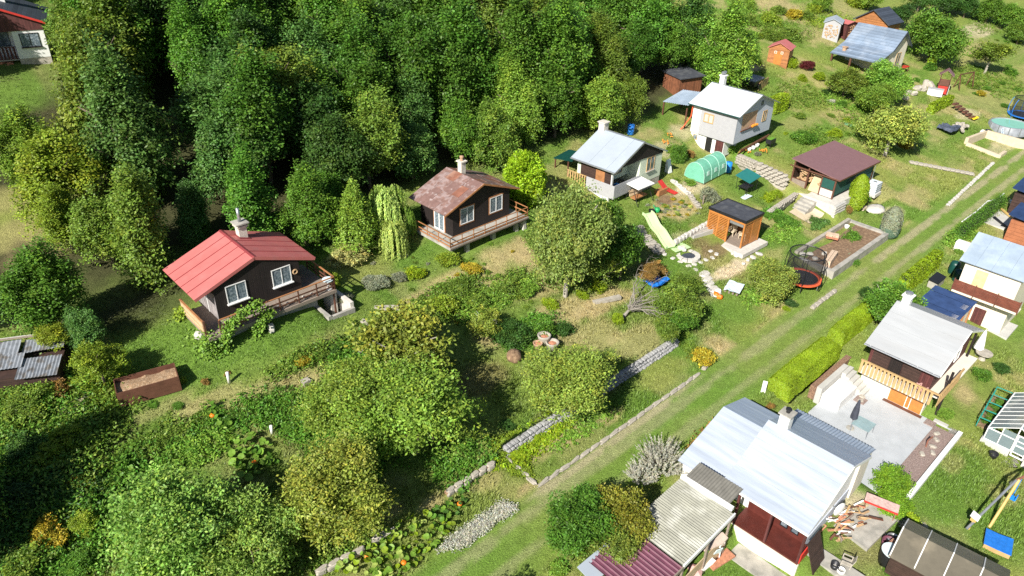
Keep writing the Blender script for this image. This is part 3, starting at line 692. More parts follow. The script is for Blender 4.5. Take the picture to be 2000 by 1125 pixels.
for k in range(3): box_(-2.9 + k * .55, -2.5 + k * .55, 1.3, 1.6, .302, .75 + .15 * (k % 2)).build('balcony_clutter', [W_['red'], W_['blue_plastic'], W_['grey_wood']][k], C)

# ------------------------------------------------------------------ white and grey house
D = thing('house', (22.35, 75.04, 4.50), 'white and grey two storey house with bright white roof and orange shutters', 'house', math.radians(-45.3))
keep_local(D.location, -4, 4, -3, 3.2)
rf = gable(3.87, 3.87, 2.95, 4.44)
body(D, W_['white_wall'], -3.45, -2.6, -2.55, 2.55, .0, rf, 'corner_wall')
MB().prism_f([(-2.597, 0), (3.5, 0), (3.5, rf(3.5) - .05), (0, rf(0) - .05), (-2.597, rf(2.6) - .05)], -2.55, 2.55).build('wall', W_['white_wall'], D)
MB().prism_f([(-3.45, 0), (3.5, 0), (3.5, 2.3), (2.3, 2.3), (2.3, 1.25), (1.45, 1.25), (1.45, 2.4), (3.4, 2.4), (3.4, rf(3.4) - .07), (0, rf(0) - .07), (-3.4, rf(3.4) - .07), (-2.6, 2.85), (.3, 2.78), (.3, 1.2), (-2.45, 1.2), (-2.6, 2.85), (-3.45, 2.85)], 2.552, 2.60).build('front_render', W_['blue_shade_wall'], D)
box_(-2.5, .3, 2.553, 2.59, 1.22, 2.8).build('loggia_back', mat('peach render', (.52, .34, .22), .85), D)
box_(-2.6, .45, 2.60, 2.72, 1.1, 1.2).build('loggia_sill', W_['brown_wood'], D)
box_(-3.53, -3.453, -1.55, 2.6, .0, 2.75).build('side_panel', W_['grey_wall'], D)
MB().box(-3.3, 3.3, -2.5, 1.5, -1.7, -.003).build('basement_wall', W_['white_wall'], D)
box_(-3.34, -3.303, .55, 1.45, -1.6, -.1).build('basement_door', W_['maroon_boards'], D)
box_(-3.34, -3.303, -.6, .1, -1.6, -.1).build('dark_opening_panel', W_['black'], D)  # flat black panel stands for the unlit inside of an opening
window(D, 'L', -3.3, -1.93, -.75, -.2, .5, W_['tan_wood'], W_['glass'], n=1)
for sd in 'LR': slope_panels(D, sd, 3.87, -2.97, 2.97, 2.95, 4.44, 6, [W_['white_roof']], .08, lap=.008)
fascia(D, 3.87, 3.87, 2.972, 2.93, 4.42, W_['metal'], .1)
ridge_cap(D, -2.97, 2.98, 4.44, W_['metal'], .12, .38)
MB().tube((-3.92, -2.97, 2.9), (-3.92, 2.97, 2.9), .06, n=8).build('gutter', W_['dark_green'], D)
ch = chimney(D, .45, -2.0, 3.9, 5.2, .5, W_['white_wall'], capm=W_['white'])
MB().tube((.2, -2.0, 5.5), (.7, -2.0, 5.5), .18, n=10).build('chimney_cowl', W_['metal'], ch)
w_ = window(D, 'L', -3.533, -.56, 1.42, 2.36, 1.15, W_['tan_wood'], mat('pink shutter board', (.66, .50, .44), .7), fw=.1)
window(D, 'F', 2.60, 1.87, 1.27, 2.38, .8, W_['tan_wood'], W_['glass'])
window(D, 'F', 2.60, .9, 3.15, 3.6, .35, W_['dark_metal'], W_['glass'], n=1)
MB().path([(-3.55, -2.6, 2.85), (-3.6, -2.62, 1.6), (-3.9, -3.1, .5), (-4.3, -3.6, -.4)], .06).build('downpipe', W_['orange_pad'], D)
for k in range(5): MB().ell((-.6 + .22 * k, 2.78, 1.3 + .03 * (k % 2)), .16, .14, .13, 7, 5, .2, k).build('flower_box_bloom', W_['flower'], D)
MB().corr((-3.7, -6.2, 2.3), (0, 3.2, .35), (3.6, 0, .6), 12, .03).build('carport_sheet', W_['blue_roof'], D)
for rr, ff in ((-3.6, -6.1), (-3.6, -3.2), (-.2, -6.1)): MB().beam((rr, ff, -.5), (rr, ff, 2.3), .12).build('carport_post', W_['brown_wood'], D)
for k in range(3): MB().beam((-2.6, 2.8 + .1 * k, -1.2 + .25 * k), (3.2, 2.7 + .1 * k, -.9 + .25 * k), .12, .06).build('stacked_plank', W_['rail_wood'] if k % 2 else W_['brown_wood'], D)
for k in range(4): box_(3.6 + .02 * k, 4.5, 1.4 - k * .5, 1.8 - k * .5, -1.2, .9 - .1 * k).build('green_panel', W_['green_net'] if k % 2 else W_['dark_green'], D)

# ------------------------------------------------------------------ grey roofed house with tan balcony
G = thing('house', G_POS, 'house with light grey metal roof, tan picket balcony and orange basement doors', 'house', YAW)
keep_local(G.location, -12.2, 4.2, -3, 4.5)
rf = gable(3.83, 3.83, 3.02, 4.67)
body(G, W_['maroon_boards'], -3.2, 3.3, -2.05, 1.95, 1.13, rf)
box_(-3.23, -3.203, -1.85, -.75, 1.15, 2.5).build('shutter_board', W_['brown_boards'], G)
box_(-3.24, -3.204, -.73, .07, 1.15, 2.45).build('door', W_['dark_boards'], G)
box_(-3.23, -3.203, .1, 1.2, 1.15, 2.5).build('shutter_board', W_['brown_boards'], G)
box_(-3.2, 3.3, -2.1, 2.05, -1.6, 1.127).build('basement_wall', W_['cream_wall'], G)
for i, (a, b) in enumerate(((-.1, .95), (1.25, 2.0))): box_(-3.25, -3.203, a, b, -.66, .95).build('basement_door', W_['orange_wood'], G)
window(G, 'L', -3.203, 1.1, -.66, .95, .3, W_['white'], W_['orange_wood'], n=1, fw=.04)
box_(-3.6, -3.3, -.3, 2.2, -.73, -.64).build('door_step', W_['brown_wood'], G)
box_(3.303, 3.36, -2.0, 2.0, -1.5, 1.1).build('side_wall', W_['white_wall'], G)
window(G, 'F', 1.95, 1.2, 1.55, 2.5, .8, W_['white'], W_['glass'], n=1)
for side, sg in (('L', -1), ('R', 1)):
    for j in range(4):
        ra, rb = 3.83 * j / 4, 3.83 * (j + 1) / 4; dz = .014 * (3 - j)
        MB().slab([(sg * ra, -2.37, rf(ra) + dz), (sg * rb, -2.37, rf(rb) + dz), (sg * rb, 2.37, rf(rb) + dz), (sg * ra, 2.37, rf(ra) + dz)], .05).build('roof_sheet', W_['grey_roof'], G)
MB().tube((-3.9, -2.37, 2.97), (-3.9, 2.37, 2.97), .055, n=8).build('gutter', W_['metal'], G)
for k in range(5): MB().beam((-3.7, -2 + k * 1.0, 3.03), (-3.93, -2 + k * 1.0, 2.97), .05, .03).build('gutter_bracket', W_['white'], G)
fascia(G, 3.83, 3.83, 2.372, 3.0, 4.65, W_['white'], .12)
ch = chimney(G, 0.1, -1.81, 4.3, 5.3, .5, W_['white_wall'], capm=W_['white'])
MB().lathe((0.1, -1.81, 5.4), [(.16, 0), (.16, .1), (.24, .12), (.24, .18), (.1, .24)], 14).build('chimney_cowl', W_['metal'], ch)
box_(-4.25, -3.203, -2.1, 2.25, 1.0, 1.12).build('balcony_slab', W_['cream_wall'], G)
box_(-3.2, 3.3, 1.953, 2.8, 1.0, 1.12).build('balcony_slab', W_['cream_wall'], G)
for i in range(19): box_(-4.31, -4.27, -2.08 + i * .245, -1.93 + i * .245, 1.05, 1.98).build('picket', W_['tan_wood'], G)
box_(-4.33, -4.2, -2.12, 2.85, 1.985, 2.06).build('handrail', W_['tan_wood'], G)
for i in range(16): box_(-4.2 + i * .245, -4.05 + i * .245, 2.81, 2.85, 1.05, 1.98).build('picket', W_['tan_wood'], G)
box_(-4.19, -.2, 2.78, 2.9, 1.985, 2.06).build('handrail', W_['tan_wood'], G)
MB().beam((-2.6, 2.75, -1.3), (-2.6, 2.75, 2.9), .14).build('porch_post', W_['dark_boards'], G)
MB().beam((3.0, 2.2, -1.3), (3.0, 2.2, 3.0), .14).build('porch_post', W_['dark_boards'], G)
box_(-3.23, -3.203, -1.9, -1.1, .25, .55).build('wall_plaque', mat('faded green plaque', (.58, .66, .62), .8), G)
for k in range(5): box_(-3.18 + .3 * k, -2.9 + .3 * k, 2.85, 3.7, -1.5, -.9 - .12 * k + .3).build('stair_step', W_['pale_concrete'], G)

# ------------------------------------------------------------------ silver roofed house in front
H = thing('house', (15.76, 28.94, -0.75), 'house with wide silver tin roof and dark red porch in foreground', 'house', math.radians(-44.6))
keep_local(H.location, -5.5, 4.6, -5.2, 4.4)
body(H, W_['white_wall'], -2.5, 2.6, -2.2, 1.95, -1.6, gable(2.89, 2.89, 2.95, 4.21))
rl = 2.89
for j in range(5):   # overlapping tin courses down the slopes
    ra, rb = rl * j / 5, rl * (j + 1) / 5; q = gable(2.89, 2.89, 2.95, 4.21); dz = .014 * (4 - j)
    MB().slab([(-ra, -2.36, q(ra) + dz), (-rb, -2.36, q(rb) + dz), (-rb, 2.36, q(rb) + dz), (-ra, 2.36, q(ra) + dz)], .04).build('roof_sheet', W_['silver_roof'], H)
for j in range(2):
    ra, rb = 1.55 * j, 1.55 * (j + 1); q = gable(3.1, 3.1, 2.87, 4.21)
    MB().slab([(ra, -2.36, q(ra) + .01 * (1 - j)), (rb, -2.36, q(rb) + .01 * (1 - j)), (rb, 2.36, q(rb) + .01 * (1 - j)), (ra, 2.36, q(ra) + .01 * (1 - j))], .04).build('roof_sheet', W_['silver_shaded'], H)
for j in range(2):
    ra, rb = 2.89 + .62 * j, 2.89 + .62 * (j + 1); za, zb = 2.93 - .17 * j, 2.76 - .17 * j
    MB().slab([(-ra, -2.36, za), (-rb, -2.36, zb), (-rb, 2.4, zb), (-ra, 2.4, za)], .04).build('porch_roof_sheet', W_['silver_roof'], H)
ridge_cap(H, -2.36, 2.36, 4.24, W_['silver_roof'], .18, .42)
MB().tube((-4.17, -1.3, 2.52), (-4.17, 2.42, 2.52), .06, n=8).build('gutter', W_['white'], H)
fascia(H, 2.89, 3.0, 2.362, 2.93, 4.18, W_['white'], .14)
MB().corr((3.12, -2.45, 2.80), (0, 4.65, 0), (1.25, 0, -.38), 26, .022).build('lean_to_sheet', W_['silver_shaded'], H)
box_(2.6, 4.2, -2.3, 2.1, -1.6, 2.38).build('lean_to_wall', W_['cream_wall'], H)
ch = chimney(H, .2, -1.54, 3.8, 5.1, .55, W_['white_wall'], capm=W_['concrete'])
MB().lathe((.2, -1.54, 5.15), [(.11, 0), (.11, .2), (.16, .22), (.16, .3), (.06, .33)], 12).build('flue_pipe', W_['dark_metal'], ch)
# rear annex with its own gable
qa = gable(4.2, 2.6, 2.2, 3.55, 2.75)
MB().prism_f([(-3.8, -1), (2.4, -1), (2.4, qa(2.4) - .06), (0, qa(0) - .06), (-3.8, qa(-3.8) - .06)], -4.85, -2.37).build('annex_wall', W_['white_wall'], H)
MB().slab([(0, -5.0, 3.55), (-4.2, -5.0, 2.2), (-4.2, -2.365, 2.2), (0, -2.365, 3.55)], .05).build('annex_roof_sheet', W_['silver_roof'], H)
MB().slab([(0, -5.0, 3.55), (2.6, -5.0, 2.75), (2.6, -2.365, 2.75), (0, -2.365, 3.55)], .05).build('annex_roof_sheet', W_['silver_shaded'], H)
# porch
box_(-3.95, -2.503, -1.4, 2.3, .1, .2).build('porch_floor', W_['red_brown'], H)
MB().prism_r([(-1.4, -1.6), (2.35, -1.6), (2.35, .095), (-1.4, .095)], -4.0, -3.85).build('porch_wall', W_['cream_wall'], H)
box_(-5.2, -4.003, -1.2, 2.6, -1.5, -.86).build('concrete_apron', W_['concrete'], H)
box_(-2.56, -2.504, -1.3, 1.9, .203, 2.6).build('porch_back_wall', W_['red_brown'], H)
window(H, 'L', -2.56, -.55, 1.0, 2.2, 1.0, W_['white'], W_['glass'])
for f_ in (.75, 1.35): window(H, 'L', -2.56, f_, .5, 1.9, .42, W_['black'], W_['glass'], n=1, fw=.05)
for f_ in (-1.35, .45, 2.25): MB().beam((-3.9, f_, .2), (-3.9, f_, 2.55), .12).build('porch_post', W_['maroon_boards'], H)
MB().prism_f([(-3.9, .2), (-2.55, .2), (-2.55, 1.0), (-3.9, .8)], 2.303, 2.36).build('porch_panel', W_['red'], H)
MB().slab([(-3.6, 2.4, 1.4), (-2.3, 2.4, 1.4), (-2.2, 3.3, -.95), (-3.5, 3.3, -.95)], .05).build('leaning_board', W_['brown_boards'], H)
box_(-2.5, 2.6, 1.953, 2.0, -1.5, .6).build('front_plinth', W_['blue_shade_wall'], H)

# ------------------------------------------------------------------ corrugated canopy beside it
K1 = thing('carport', (15.76, 28.94, -0.75), 'long lean-to shelter roofed with pale corrugated plastic sheets beside silver roof', 'shelter', math.radians(-44.6))
keep_local(K1.location, -13.5, -3.9, -4.2, -.7)
for i in range(4):
    a = -5.4 - i * 1.1
    MB().corr((a - .002, -4.05, 2.42 - .004 * (i % 2)), (-1.12, 0, -.02), (0, 3.15, -.14), 7, .035).build('corrugated_sheet', W_['plastic_roof'], K1)
for i in range(3):
    a = -9.85 - i * 1.0
    MB().corr((a, -4.0, 2.32), (-1.0, 0, -.02), (0, 3.15, -.14), 4, .03, sharp=True).build('trapezoid_sheet', W_['maroon_sheet'], K1)
MB().corr((-3.95, -3.85, 2.70), (0, 2.6, 0), (-1.25, 0, -.12), 16, .02).build('corrugated_sheet', W_['grey_plastic'], K1)
box_(-5.42, -5.2, -4.05, -1.0, 2.38, 2.58).build('edge_beam', W_['white'], K1)
box_(-9.8, -5.3, -.88, -.8, 2.1, 2.32).build('edge_beam', W_['white'], K1)
box_(-13, -9.8, -.86, -.8, 2.05, 2.25).build('edge_beam', W_['grey_wood'], K1)
for r_ in (-5.4, -7.4, -9.6, -12): MB().beam((r_, -.95, -1.5), (r_, -.95, 2.2), .1).build('post', W_['grey_wood'], K1)
for r_ in (-5.4, -8.0, -11): MB().beam((r_, -3.9, -.3), (r_, -3.9, 2.35), .1).build('post', W_['grey_wood'], K1)
box_(-12.8, -5.4, -1.0, -.96, -1.3, .7).build('side_boards', W_['ply'], K1)
box_(-12.8, -4.2, -4.0, -3.95, -.2, 2.2).build('back_boards', W_['brown_boards'], K1)

# ------------------------------------------------------------------ two storey house at the right edge
I = thing('house', (36.82, 49.46, -0.71), 'two storey cream house with blue grey roof and brown slatted balcony', 'house', YAW)
keep_local(I.location, -7.3, 3, -3, 3)
rf = gable(2.62, 3.2, 4.49, 6.0, 4.3)
body(I, W_['cream_wall'], -2.3, 2.8, -1.5, 2.3, 2.33, rf)
box_(-2.3, 2.8, -1.5, 2.3, -1.0, 2.327).build('ground_floor_wall', W_['cream_wall'], I)
for i in range(4):
    a, b = -1.9 + i * 1.1, -1.9 + (i + 1) * 1.1
    for sg, w, ze in ((-1, 2.62, 4.49), (1, 3.2, 4.3)):
        MB().slab([(0, a, 6.0 + .006 * (i % 2)), (sg * w, a, ze + .006 * (i % 2)), (sg * w, b - .01, ze + .006 * (i % 2)), (0, b - .01, 6.0 + .006 * (i % 2))], .07).build('roof_panel', W_['blue_roof'], I)
box_(-2.34, -2.303, -.62, .18, 2.35, 4.1).build('door', mat('pale yellow door', (.70, .52, .28), .6), I)
box_(-3.3, -2.303, -1.6, 2.95, 2.2, 2.33).build('balcony_slab', W_['cream_wall'], I)
for i in range(3):
    for k in range(4): box_(-3.34, -3.3, -1.55 + i * 1.5, -.09 + i * 1.5, 2.42 + k * .21, 2.61 + k * .21).build('balcony_slat', mat('red brown slat', (.17, .055, .035), .5, var=.25), I)
for i in range(4): MB().beam((-3.28, -1.57 + i * 1.5, 2.2), (-3.28, -1.57 + i * 1.5, 3.32), .07).build('railing_post', W_['brown_wood'], I)
box_(-2.36, -2.303, .2, 1.0, -.9, 1.2).build('ground_floor_door', W_['maroon_boards'], I)
for k in range(3): box_(-4.6 + .3 * k, -2.4, -.5 + 0 * k, 2.2, -1.1, -.95 + .13 * k).build('step', W_['stone'], I)
NB = thing('shed', (36.82, 49.46, -0.71), 'low shed with navy blue corrugated roof between two houses', 'shed', YAW)
for i in range(4):
    MB().corr((-7.1 + i * 1.0, -2.72, 2.05 + .03 * (i % 2)), (1.0, 0, .0), (0, 3.05, -.1), 6, .022).build('corrugated_sheet', W_['navy_roof'], NB)
box_(-6.9, -3.3, -2.5, .1, -1, 1.95).build('wall', W_['cream_wall'], NB)
for r_ in (-6.9, -5.2, -3.5): MB().beam((r_, .2, -1), (r_, .2, 1.95), .1).build('post', W_['rail_wood'], NB)

# ------------------------------------------------------------------ maroon roofed woodshed on its terrace
Ew = thing('woodshed', (31.34, 68.37, 1.70), 'open woodshed with wide maroon roof on white stone terrace', 'shed', math.radians(-48.3))
keep_local(Ew.location, -5.2, 4.2, -3, 3.2)
for i in range(1):
    MB().slab([(-4.0, -2.55, 2.75), (4.0, -2.55, 2.75), (4.0, 2.55, 2.10), (-4.0, 2.55, 2.10)], .1).build('roof', W_['maroon_roof'], Ew)
MB().box(-4.03, -4.003, -2.57, 2.57, 2.0, 2.12).box(-4.0, 4.0, 2.552, 2.58, 1.98, 2.12).build('fascia', W_['brown_wood'], Ew)
for r_, f_ in ((-3.75, -2.25), (-3.75, -.7), (-3.75, .75), (-3.75, 2.1), (3.7, -2.25), (3.7, 2.1), (0, 2.1)): MB().beam((r_, f_, 0), (r_, f_, 2.1 + (.35 if f_ < -1 else .1 if f_ < 1 else 0)), .13).build('post', W_['brown_wood'], Ew)
MB().beam((-3.75, -2.3, 2.0), (-3.75, 2.15, 1.85), .12).build('beam', W_['brown_wood'], Ew)
MB().beam((3.7, -2.3, 2.2), (3.7, 2.15, 1.95), .12).build('beam', W_['brown_wood'], Ew)
for a, b in ((-2.2, -.75), (.8, 2.05)):
    box_(-3.8, -3.74, a, b, .08, .78).build('panel', W_['grey_wood'] if a < 0 else W_['white_stone'], Ew)
    MB().beam((-3.77, a, .82), (-3.77, b, .82), .1, .06).build('panel_rail', W_['brown_wood'], Ew)
MB().beam((-3.77, -2.2, .06), (-3.77, -.75, .06), .1, .08).build('panel_rail', W_['brown_wood'], Ew)
box_(-3.79, -3.76, .82, 2.0, .86, 1.85).build('shade_net', W_['green_net'], Ew)
box_(-3.7, 3.7, 2.12, 2.14, .3, 1.95).build('shade_net', W_['green_net'], Ew)
box_(-3.7, 3.7, -2.3, -2.26, 0, 2.3).build('back_wall', W_['brown_boards'], Ew)
rg = random.Random(8)
lg = MB()
for k in range(90):
    a = rg.uniform(0, 3); lg.cbox((rg.uniform(-3.5, -1.6), rg.uniform(-2.0, .6), .15 + rg.random() * 1.25), (.5, .14, .13), a, rg.uniform(-.5, .5))
tag(lg.build('firewood', W_['raw_wood'], Ew), kind='stuff')
MB().slab([(-3.68, -.45, .05), (-3.68, .6, .05), (-3.2, .6, 1.6), (-3.2, -.3, 1.6)], .05).build('leaning_board', W_['ply'], Ew)
TE = thing('stone_terrace', (31.34, 68.37, 1.70), 'white concrete and stone terrace with steps under the woodshed', 'terrace', math.radians(-48.3))
box_(-4.9, 4.0, -2.6, 3.0, -1.3, -.01).build('platform', W_['white_stone'], TE)
for k in range(4): box_(-5.3 - .45 * k, -4.903 - .45 * k + .05, -.2, 1.3, -1.3, -.22 - .2 * k).build('step', W_['concrete'], TE)
for k in range(9): box_(-4.95 + .01 * (k % 3), -3.0, 3.003 + .0 * k, 3.25 + .05 * (k % 2), -1.3 + .14 * k, -1.17 + .14 * k).build('stone_course', W_['white_stone'] if k % 2 else W_['pale_concrete'], TE)

# ------------------------------------------------------------------ orange slatted garden pavilion
P = thing('pavilion', (18.49, 56.04, 1.67), 'orange slatted garden pavilion with flat black roof', 'pavilion', math.radians(-47.8))
keep_local(P.location, -3.2, 1.8, -2.6, 2.9)
MB().box(-1.32, 1.32, -1.78, 1.78, 2.36, 2.46).build('roof', W_['felt'], P)
MB().box(-1.36, -1.323, -1.82, 1.82, 2.3, 2.52).box(1.323, 1.36, -1.82, 1.82, 2.3, 2.52).box(-1.322, 1.322, -1.82, -1.783, 2.3, 2.52).box(-1.322, 1.322, 1.783, 1.82, 2.3, 2.52).build('roof_edge', W_['black'], P)
for r_, f_ in ((-1.2, -1.7), (-1.2, -.75), (-1.2, .2), (-1.2, 1.7), (1.2, -1.7), (1.2, 1.7)): box_(r_ - .06, r_ + .06, f_ - .06, f_ + .06, 0, 2.297).build('post', W_['orange_wood'], P)
box_(-1.27, -1.13, -1.64, 1.64, 2.08, 2.297).build('beam', W_['orange_wood'], P)
box_(-1.13, 1.13, 1.63, 1.77, 2.08, 2.297).build('beam', W_['orange_wood'], P)
for i in range(14):
    z = .08 + i * .143
    box_(-1.22, -1.18, -1.64, -.81, z, z + .078).build('slat', W_['orange_wood'], P)
    box_(-1.22, -1.18, -.69, .14, z, z + .078).build('slat', W_['orange_wood'], P)
    box_(-1.14, .02, 1.68, 1.72, z, z + .078).build('slat', W_['orange_wood'], P)
box_(.02, 1.14, 1.67, 1.73, .02, 2.07).build('wall_panel', W_['orange_wood'], P)
box_(-1.1, 1.14, -1.73, -1.69, .02, 2.07).build('wall_panel', W_['orange_boards'], P)
box_(1.17, 1.23, -1.64, 1.64, .02, 2.07).build('wall_panel', W_['orange_boards'], P)
box_(-1.2, 1.2, -1.7, 1.7, -.05, .012).build('floor', W_['grey_wood'], P)
box_(-1.21, -1.18, .3, 1.6, 1.8, 2.05).build('roller_blind', W_['metal'], P)
box_(-2.0, 1.7, -2.2, 2.5, -.4, -.055).build('base_slab', W_['white_stone'], P)
for nm, (r_, f_) in (('a', (.4, .9)), ('b', (.3, -.2))):
    t = thing('garden_chair', P.matrix_basis @ Vector((f_, r_, .012)), 'pale garden armchair standing nearer the open corner of the orange pavilion' if nm == 'a' else 'pale garden armchair standing deeper inside the orange pavilion', 'chair', math.radians(-47.8), 'chairs inside the pavilion')
    box_(-.28, .28, -.3, .3, .3, .42).build('seat', W_['sand_stone'], t); box_(.2, .3, -.3, .3, .423, .95).build('backrest', W_['sand_stone'], t)
    for q in (-.36, .3): box_(-.28, .28, q, q + .06, .423, .6).build('armrest', W_['sand_stone'], t)
    for a_, b_ in ((-.25, -.28), (.25, -.28), (-.25, .28), (.25, .28)): MB().beam((a_, b_, 0), (a_, b_, .3), .05).build('leg', W_['sand_stone'], t)

# ------------------------------------------------------------------ far house with sweeping slate roof, orange cabin behind it
J = thing('house', (48.83, 103.59, 4.47), 'cream house with large sweeping slate blue roof behind garden shrubs', 'house', math.radians(-50))
rf = gable(2.5, 2.5, 3.1, 5.25)
body(J, W_['cream_wall'], -2.3, 2.1, -3.0, 3.0, -.5, rf)
for i in range(6):
    a, b = -3.45 + i * 1.15, -3.45 + (i + 1) * 1.15; dz = .01 * (i % 2)
    MB().slab([(0, a, 5.25 + dz), (-2.5, a, 3.1 + dz), (-2.5, b - .01, 3.1 + dz), (0, b - .01, 5.25 + dz)], .1).build('roof_panel', W_['slate_roof'], J)
    MB().slab([(0, a, 5.25 + dz), (2.5, a, 3.1 + dz), (2.5, b - .01, 3.1 + dz), (0, b - .01, 5.25 + dz)], .1).build('roof_panel', W_['slate_roof'], J)
    MB().slab([(-2.5, a, 3.1 + dz), (-5.8, a, 1.95 + dz), (-5.8, b - .01, 1.95 + dz), (-2.5, b - .01, 3.1 + dz)], .1).build('veranda_roof_panel', W_['slate_roof'], J)
fascia(J, 2.5, 2.5, 3.452, 3.08, 5.23, W_['dark_roof'], .2)
for f_ in (-3.2, -.5, 2.6): MB().beam((-5.5, f_, -.6), (-5.5, f_, 1.9), .2).build('veranda_post', W_['brown_wood'], J)
chimney(J, -4.6, -2.1, 2.0, 2.75, .45, W_['clay'], capm=W_['clay'])
window(J, 'F', 3.0, .35, .3, 2.4, 1.2, W_['tan_wood'], W_['glass'], name='glazed_door')
Kb = thing('cabin', (53.47, 115.35, 5.74), 'orange boarded cabin with dark slate roof behind slate blue roof', 'cabin', math.radians(-140))
rf = gable(2.86, 2.86, 2.59, 4.35)
body(Kb, W_['orange_boards'], -2.5, 2.5, -1.9, 1.9, -1.5, rf)
for sd in 'LR': slope_panels(Kb, sd, 2.86, -2.2, 2.2, 2.59, 4.35, 2, [W_['dark_roof']], .1)
fascia(Kb, 2.86, 2.86, 2.202, 2.57, 4.33, W_['dark_roof'], .14)
# white house in the trees at the top left corner
p = at(42, 128); _y = math.radians(-62)
p = p + Vector((-.2 * math.cos(_y) + .7 * math.sin(_y), -.2 * math.sin(_y) - .7 * math.cos(_y), 0))
Lh = thing('house', (p.x, p.y, p.z), 'white house with dark roof, red edging and maroon gable at the left edge', 'house', _y)
keep_local(p, -6, 4, -8, 1)
rf = gable(3.4, 3.4, 3.3, 4.75)
body(Lh, W_['white_wall'], .7, 3.0, -6, .0, .5, lambda r: 3.0)
body(Lh, W_['white_wall'], -3.0, .697, -6, -1.3, .5, lambda r: 3.0)
MB().prism_f([(-3.0, 2.72), (3.0, 2.72), (3.0, rf(3.0) - .06), (0, rf(0) - .06), (-3.0, rf(3.0) - .06)], -.2, .06).build('gable_boards', W_['maroon_boards'], Lh)
for sd in 'LR': slope_panels(Lh, sd, 3.4, -6.4, .3, 3.3, 4.75, 5, [W_['dark_roof']], .1)
fascia(Lh, 3.4, 3.4, .302, 3.3, 4.75, W_['red'], .16)
chimney(Lh, .35, -3.2, 4.2, 5.6, .6, W_['white_wall'])
window(Lh, 'F', 0, 1.85, 1.4, 2.5, 1.4, W_['dark_metal'], W_['curtain_glass'], sill=W_['dark_metal'])
window(Lh, 'F', -1.3, -.6, 1.3, 2.6, 1.8, W_['dark_metal'], W_['glass'])
box_(-3, .69, -1.297, .0, .4, .5).build('balcony_slab', W_['concrete'], Lh)
for i in range(14): box_(-2.95 + i * .26, -2.8 + i * .26, -.04, 0, .55, 1.45).build('baluster', W_['maroon_boards'], Lh)
MB().box(-3, .69, -.06, .02, 1.452, 1.52).box(-3, .69, -.06, .02, .502, .55).build('handrail', W_['maroon_boards'], Lh)
MB().box(.7, 3.0, -6, -.02, -1.2, .497).box(-3, .697, -6, -1.32, -1.2, .397).build('stone_base', W_['stone'], Lh)
fw = MB(); rg = random.Random(4)
for k in range(70): fw.tube((rg.uniform(-2.8, .4), -.9 + rg.uniform(-.3, .5), rg.uniform(-.35, .3)), (rg.uniform(-2.8, .4), -.5 + rg.uniform(-.2, .6), rg.uniform(-.35, .3)), .07, n=6)
tag(fw.build('firewood', W_['brick'], Lh), kind='stuff')

# ------------------------------------------------------------------ sheds in the far gardens
def shed(px, py, w, l, he, hr, wall, roof, label, yaw=YAW, name='shed', ridge_along='f', door=None):
    p = at(px, py); t = thing(name, p, label, 'shed', yaw)
    rf = gable(w / 2 + .2, w / 2 + .2, he, hr)
    body(t, wall, -w / 2, w / 2, -l / 2, l / 2, -.4, rf)
    for sd in 'LR': slope_panels(t, sd, w / 2 + .2, -l / 2 - .2, l / 2 + .2, he, hr, 1, [roof], .07)
    if door: box_(-.5, .5, l / 2 + .003, l / 2 + .04, 0, he * .82).build('door', door, t)
    return t
t = shed(1521, 122, 2.6, 2.4, 2.0, 2.75, W_['orange_boards'], W_['red_roof'], 'small orange wooden shed with red roof on the slope', math.radians(-120), door=W_['orange_wood'])
for a in (-.4, .4): window(t, 'F', 1.2, a, 1.35, 1.65, .3, W_['white'], W_['glass'], n=1, fw=.04)
t = shed(1622, 72, 2.2, 3.0, 2.2, 2.8, W_['grey_wall'], W_['pale_roof'], 'pale grey shed with firewood stacked in its open end', math.radians(-115))
fw = MB(); rg = random.Random(14)
for k in range(60): a, b = rg.uniform(-.9, .9), rg.uniform(.1, 1.9); fw.tube((a, 1.45, b), (a, 1.58, b), rg.uniform(.07, .11), n=7)
tag(fw.build('firewood', W_['raw_wood'], t), kind='stuff')
t = shed(1651, 74, 2.2, 1.4, 2.2, 2.5, W_['maroon_boards'], W_['red_roof'], 'dark red wood store beside the pale grey shed', math.radians(-60))
fw = MB()
for k in range(30): a, b = rg.uniform(-.5, .5), rg.uniform(.2, 1.9); fw.tube((a, .69, b), (a, .76, b), .08, n=7)
tag(fw.build('firewood', W_['raw_wood'], t), kind='stuff')
p = at(1330, 178); t = thing('shed', p, 'brown boarded shed with flat dark roof under the forest edge', 'shed', math.radians(-60))
box_(-1.6, 1.6, -1.4, 1.4, -.5, 2.0).build('wall', mat('reddish weathered boards', (.20, .075, .035), .8, var=.35, boards=.16), t)
MB().slab([(-1.8, -1.6, 2.15), (1.8, -1.6, 2.25), (1.8, 1.7, 2.0), (-1.8, 1.7, 2.0)], .1).build('roof', W_['felt'], t)
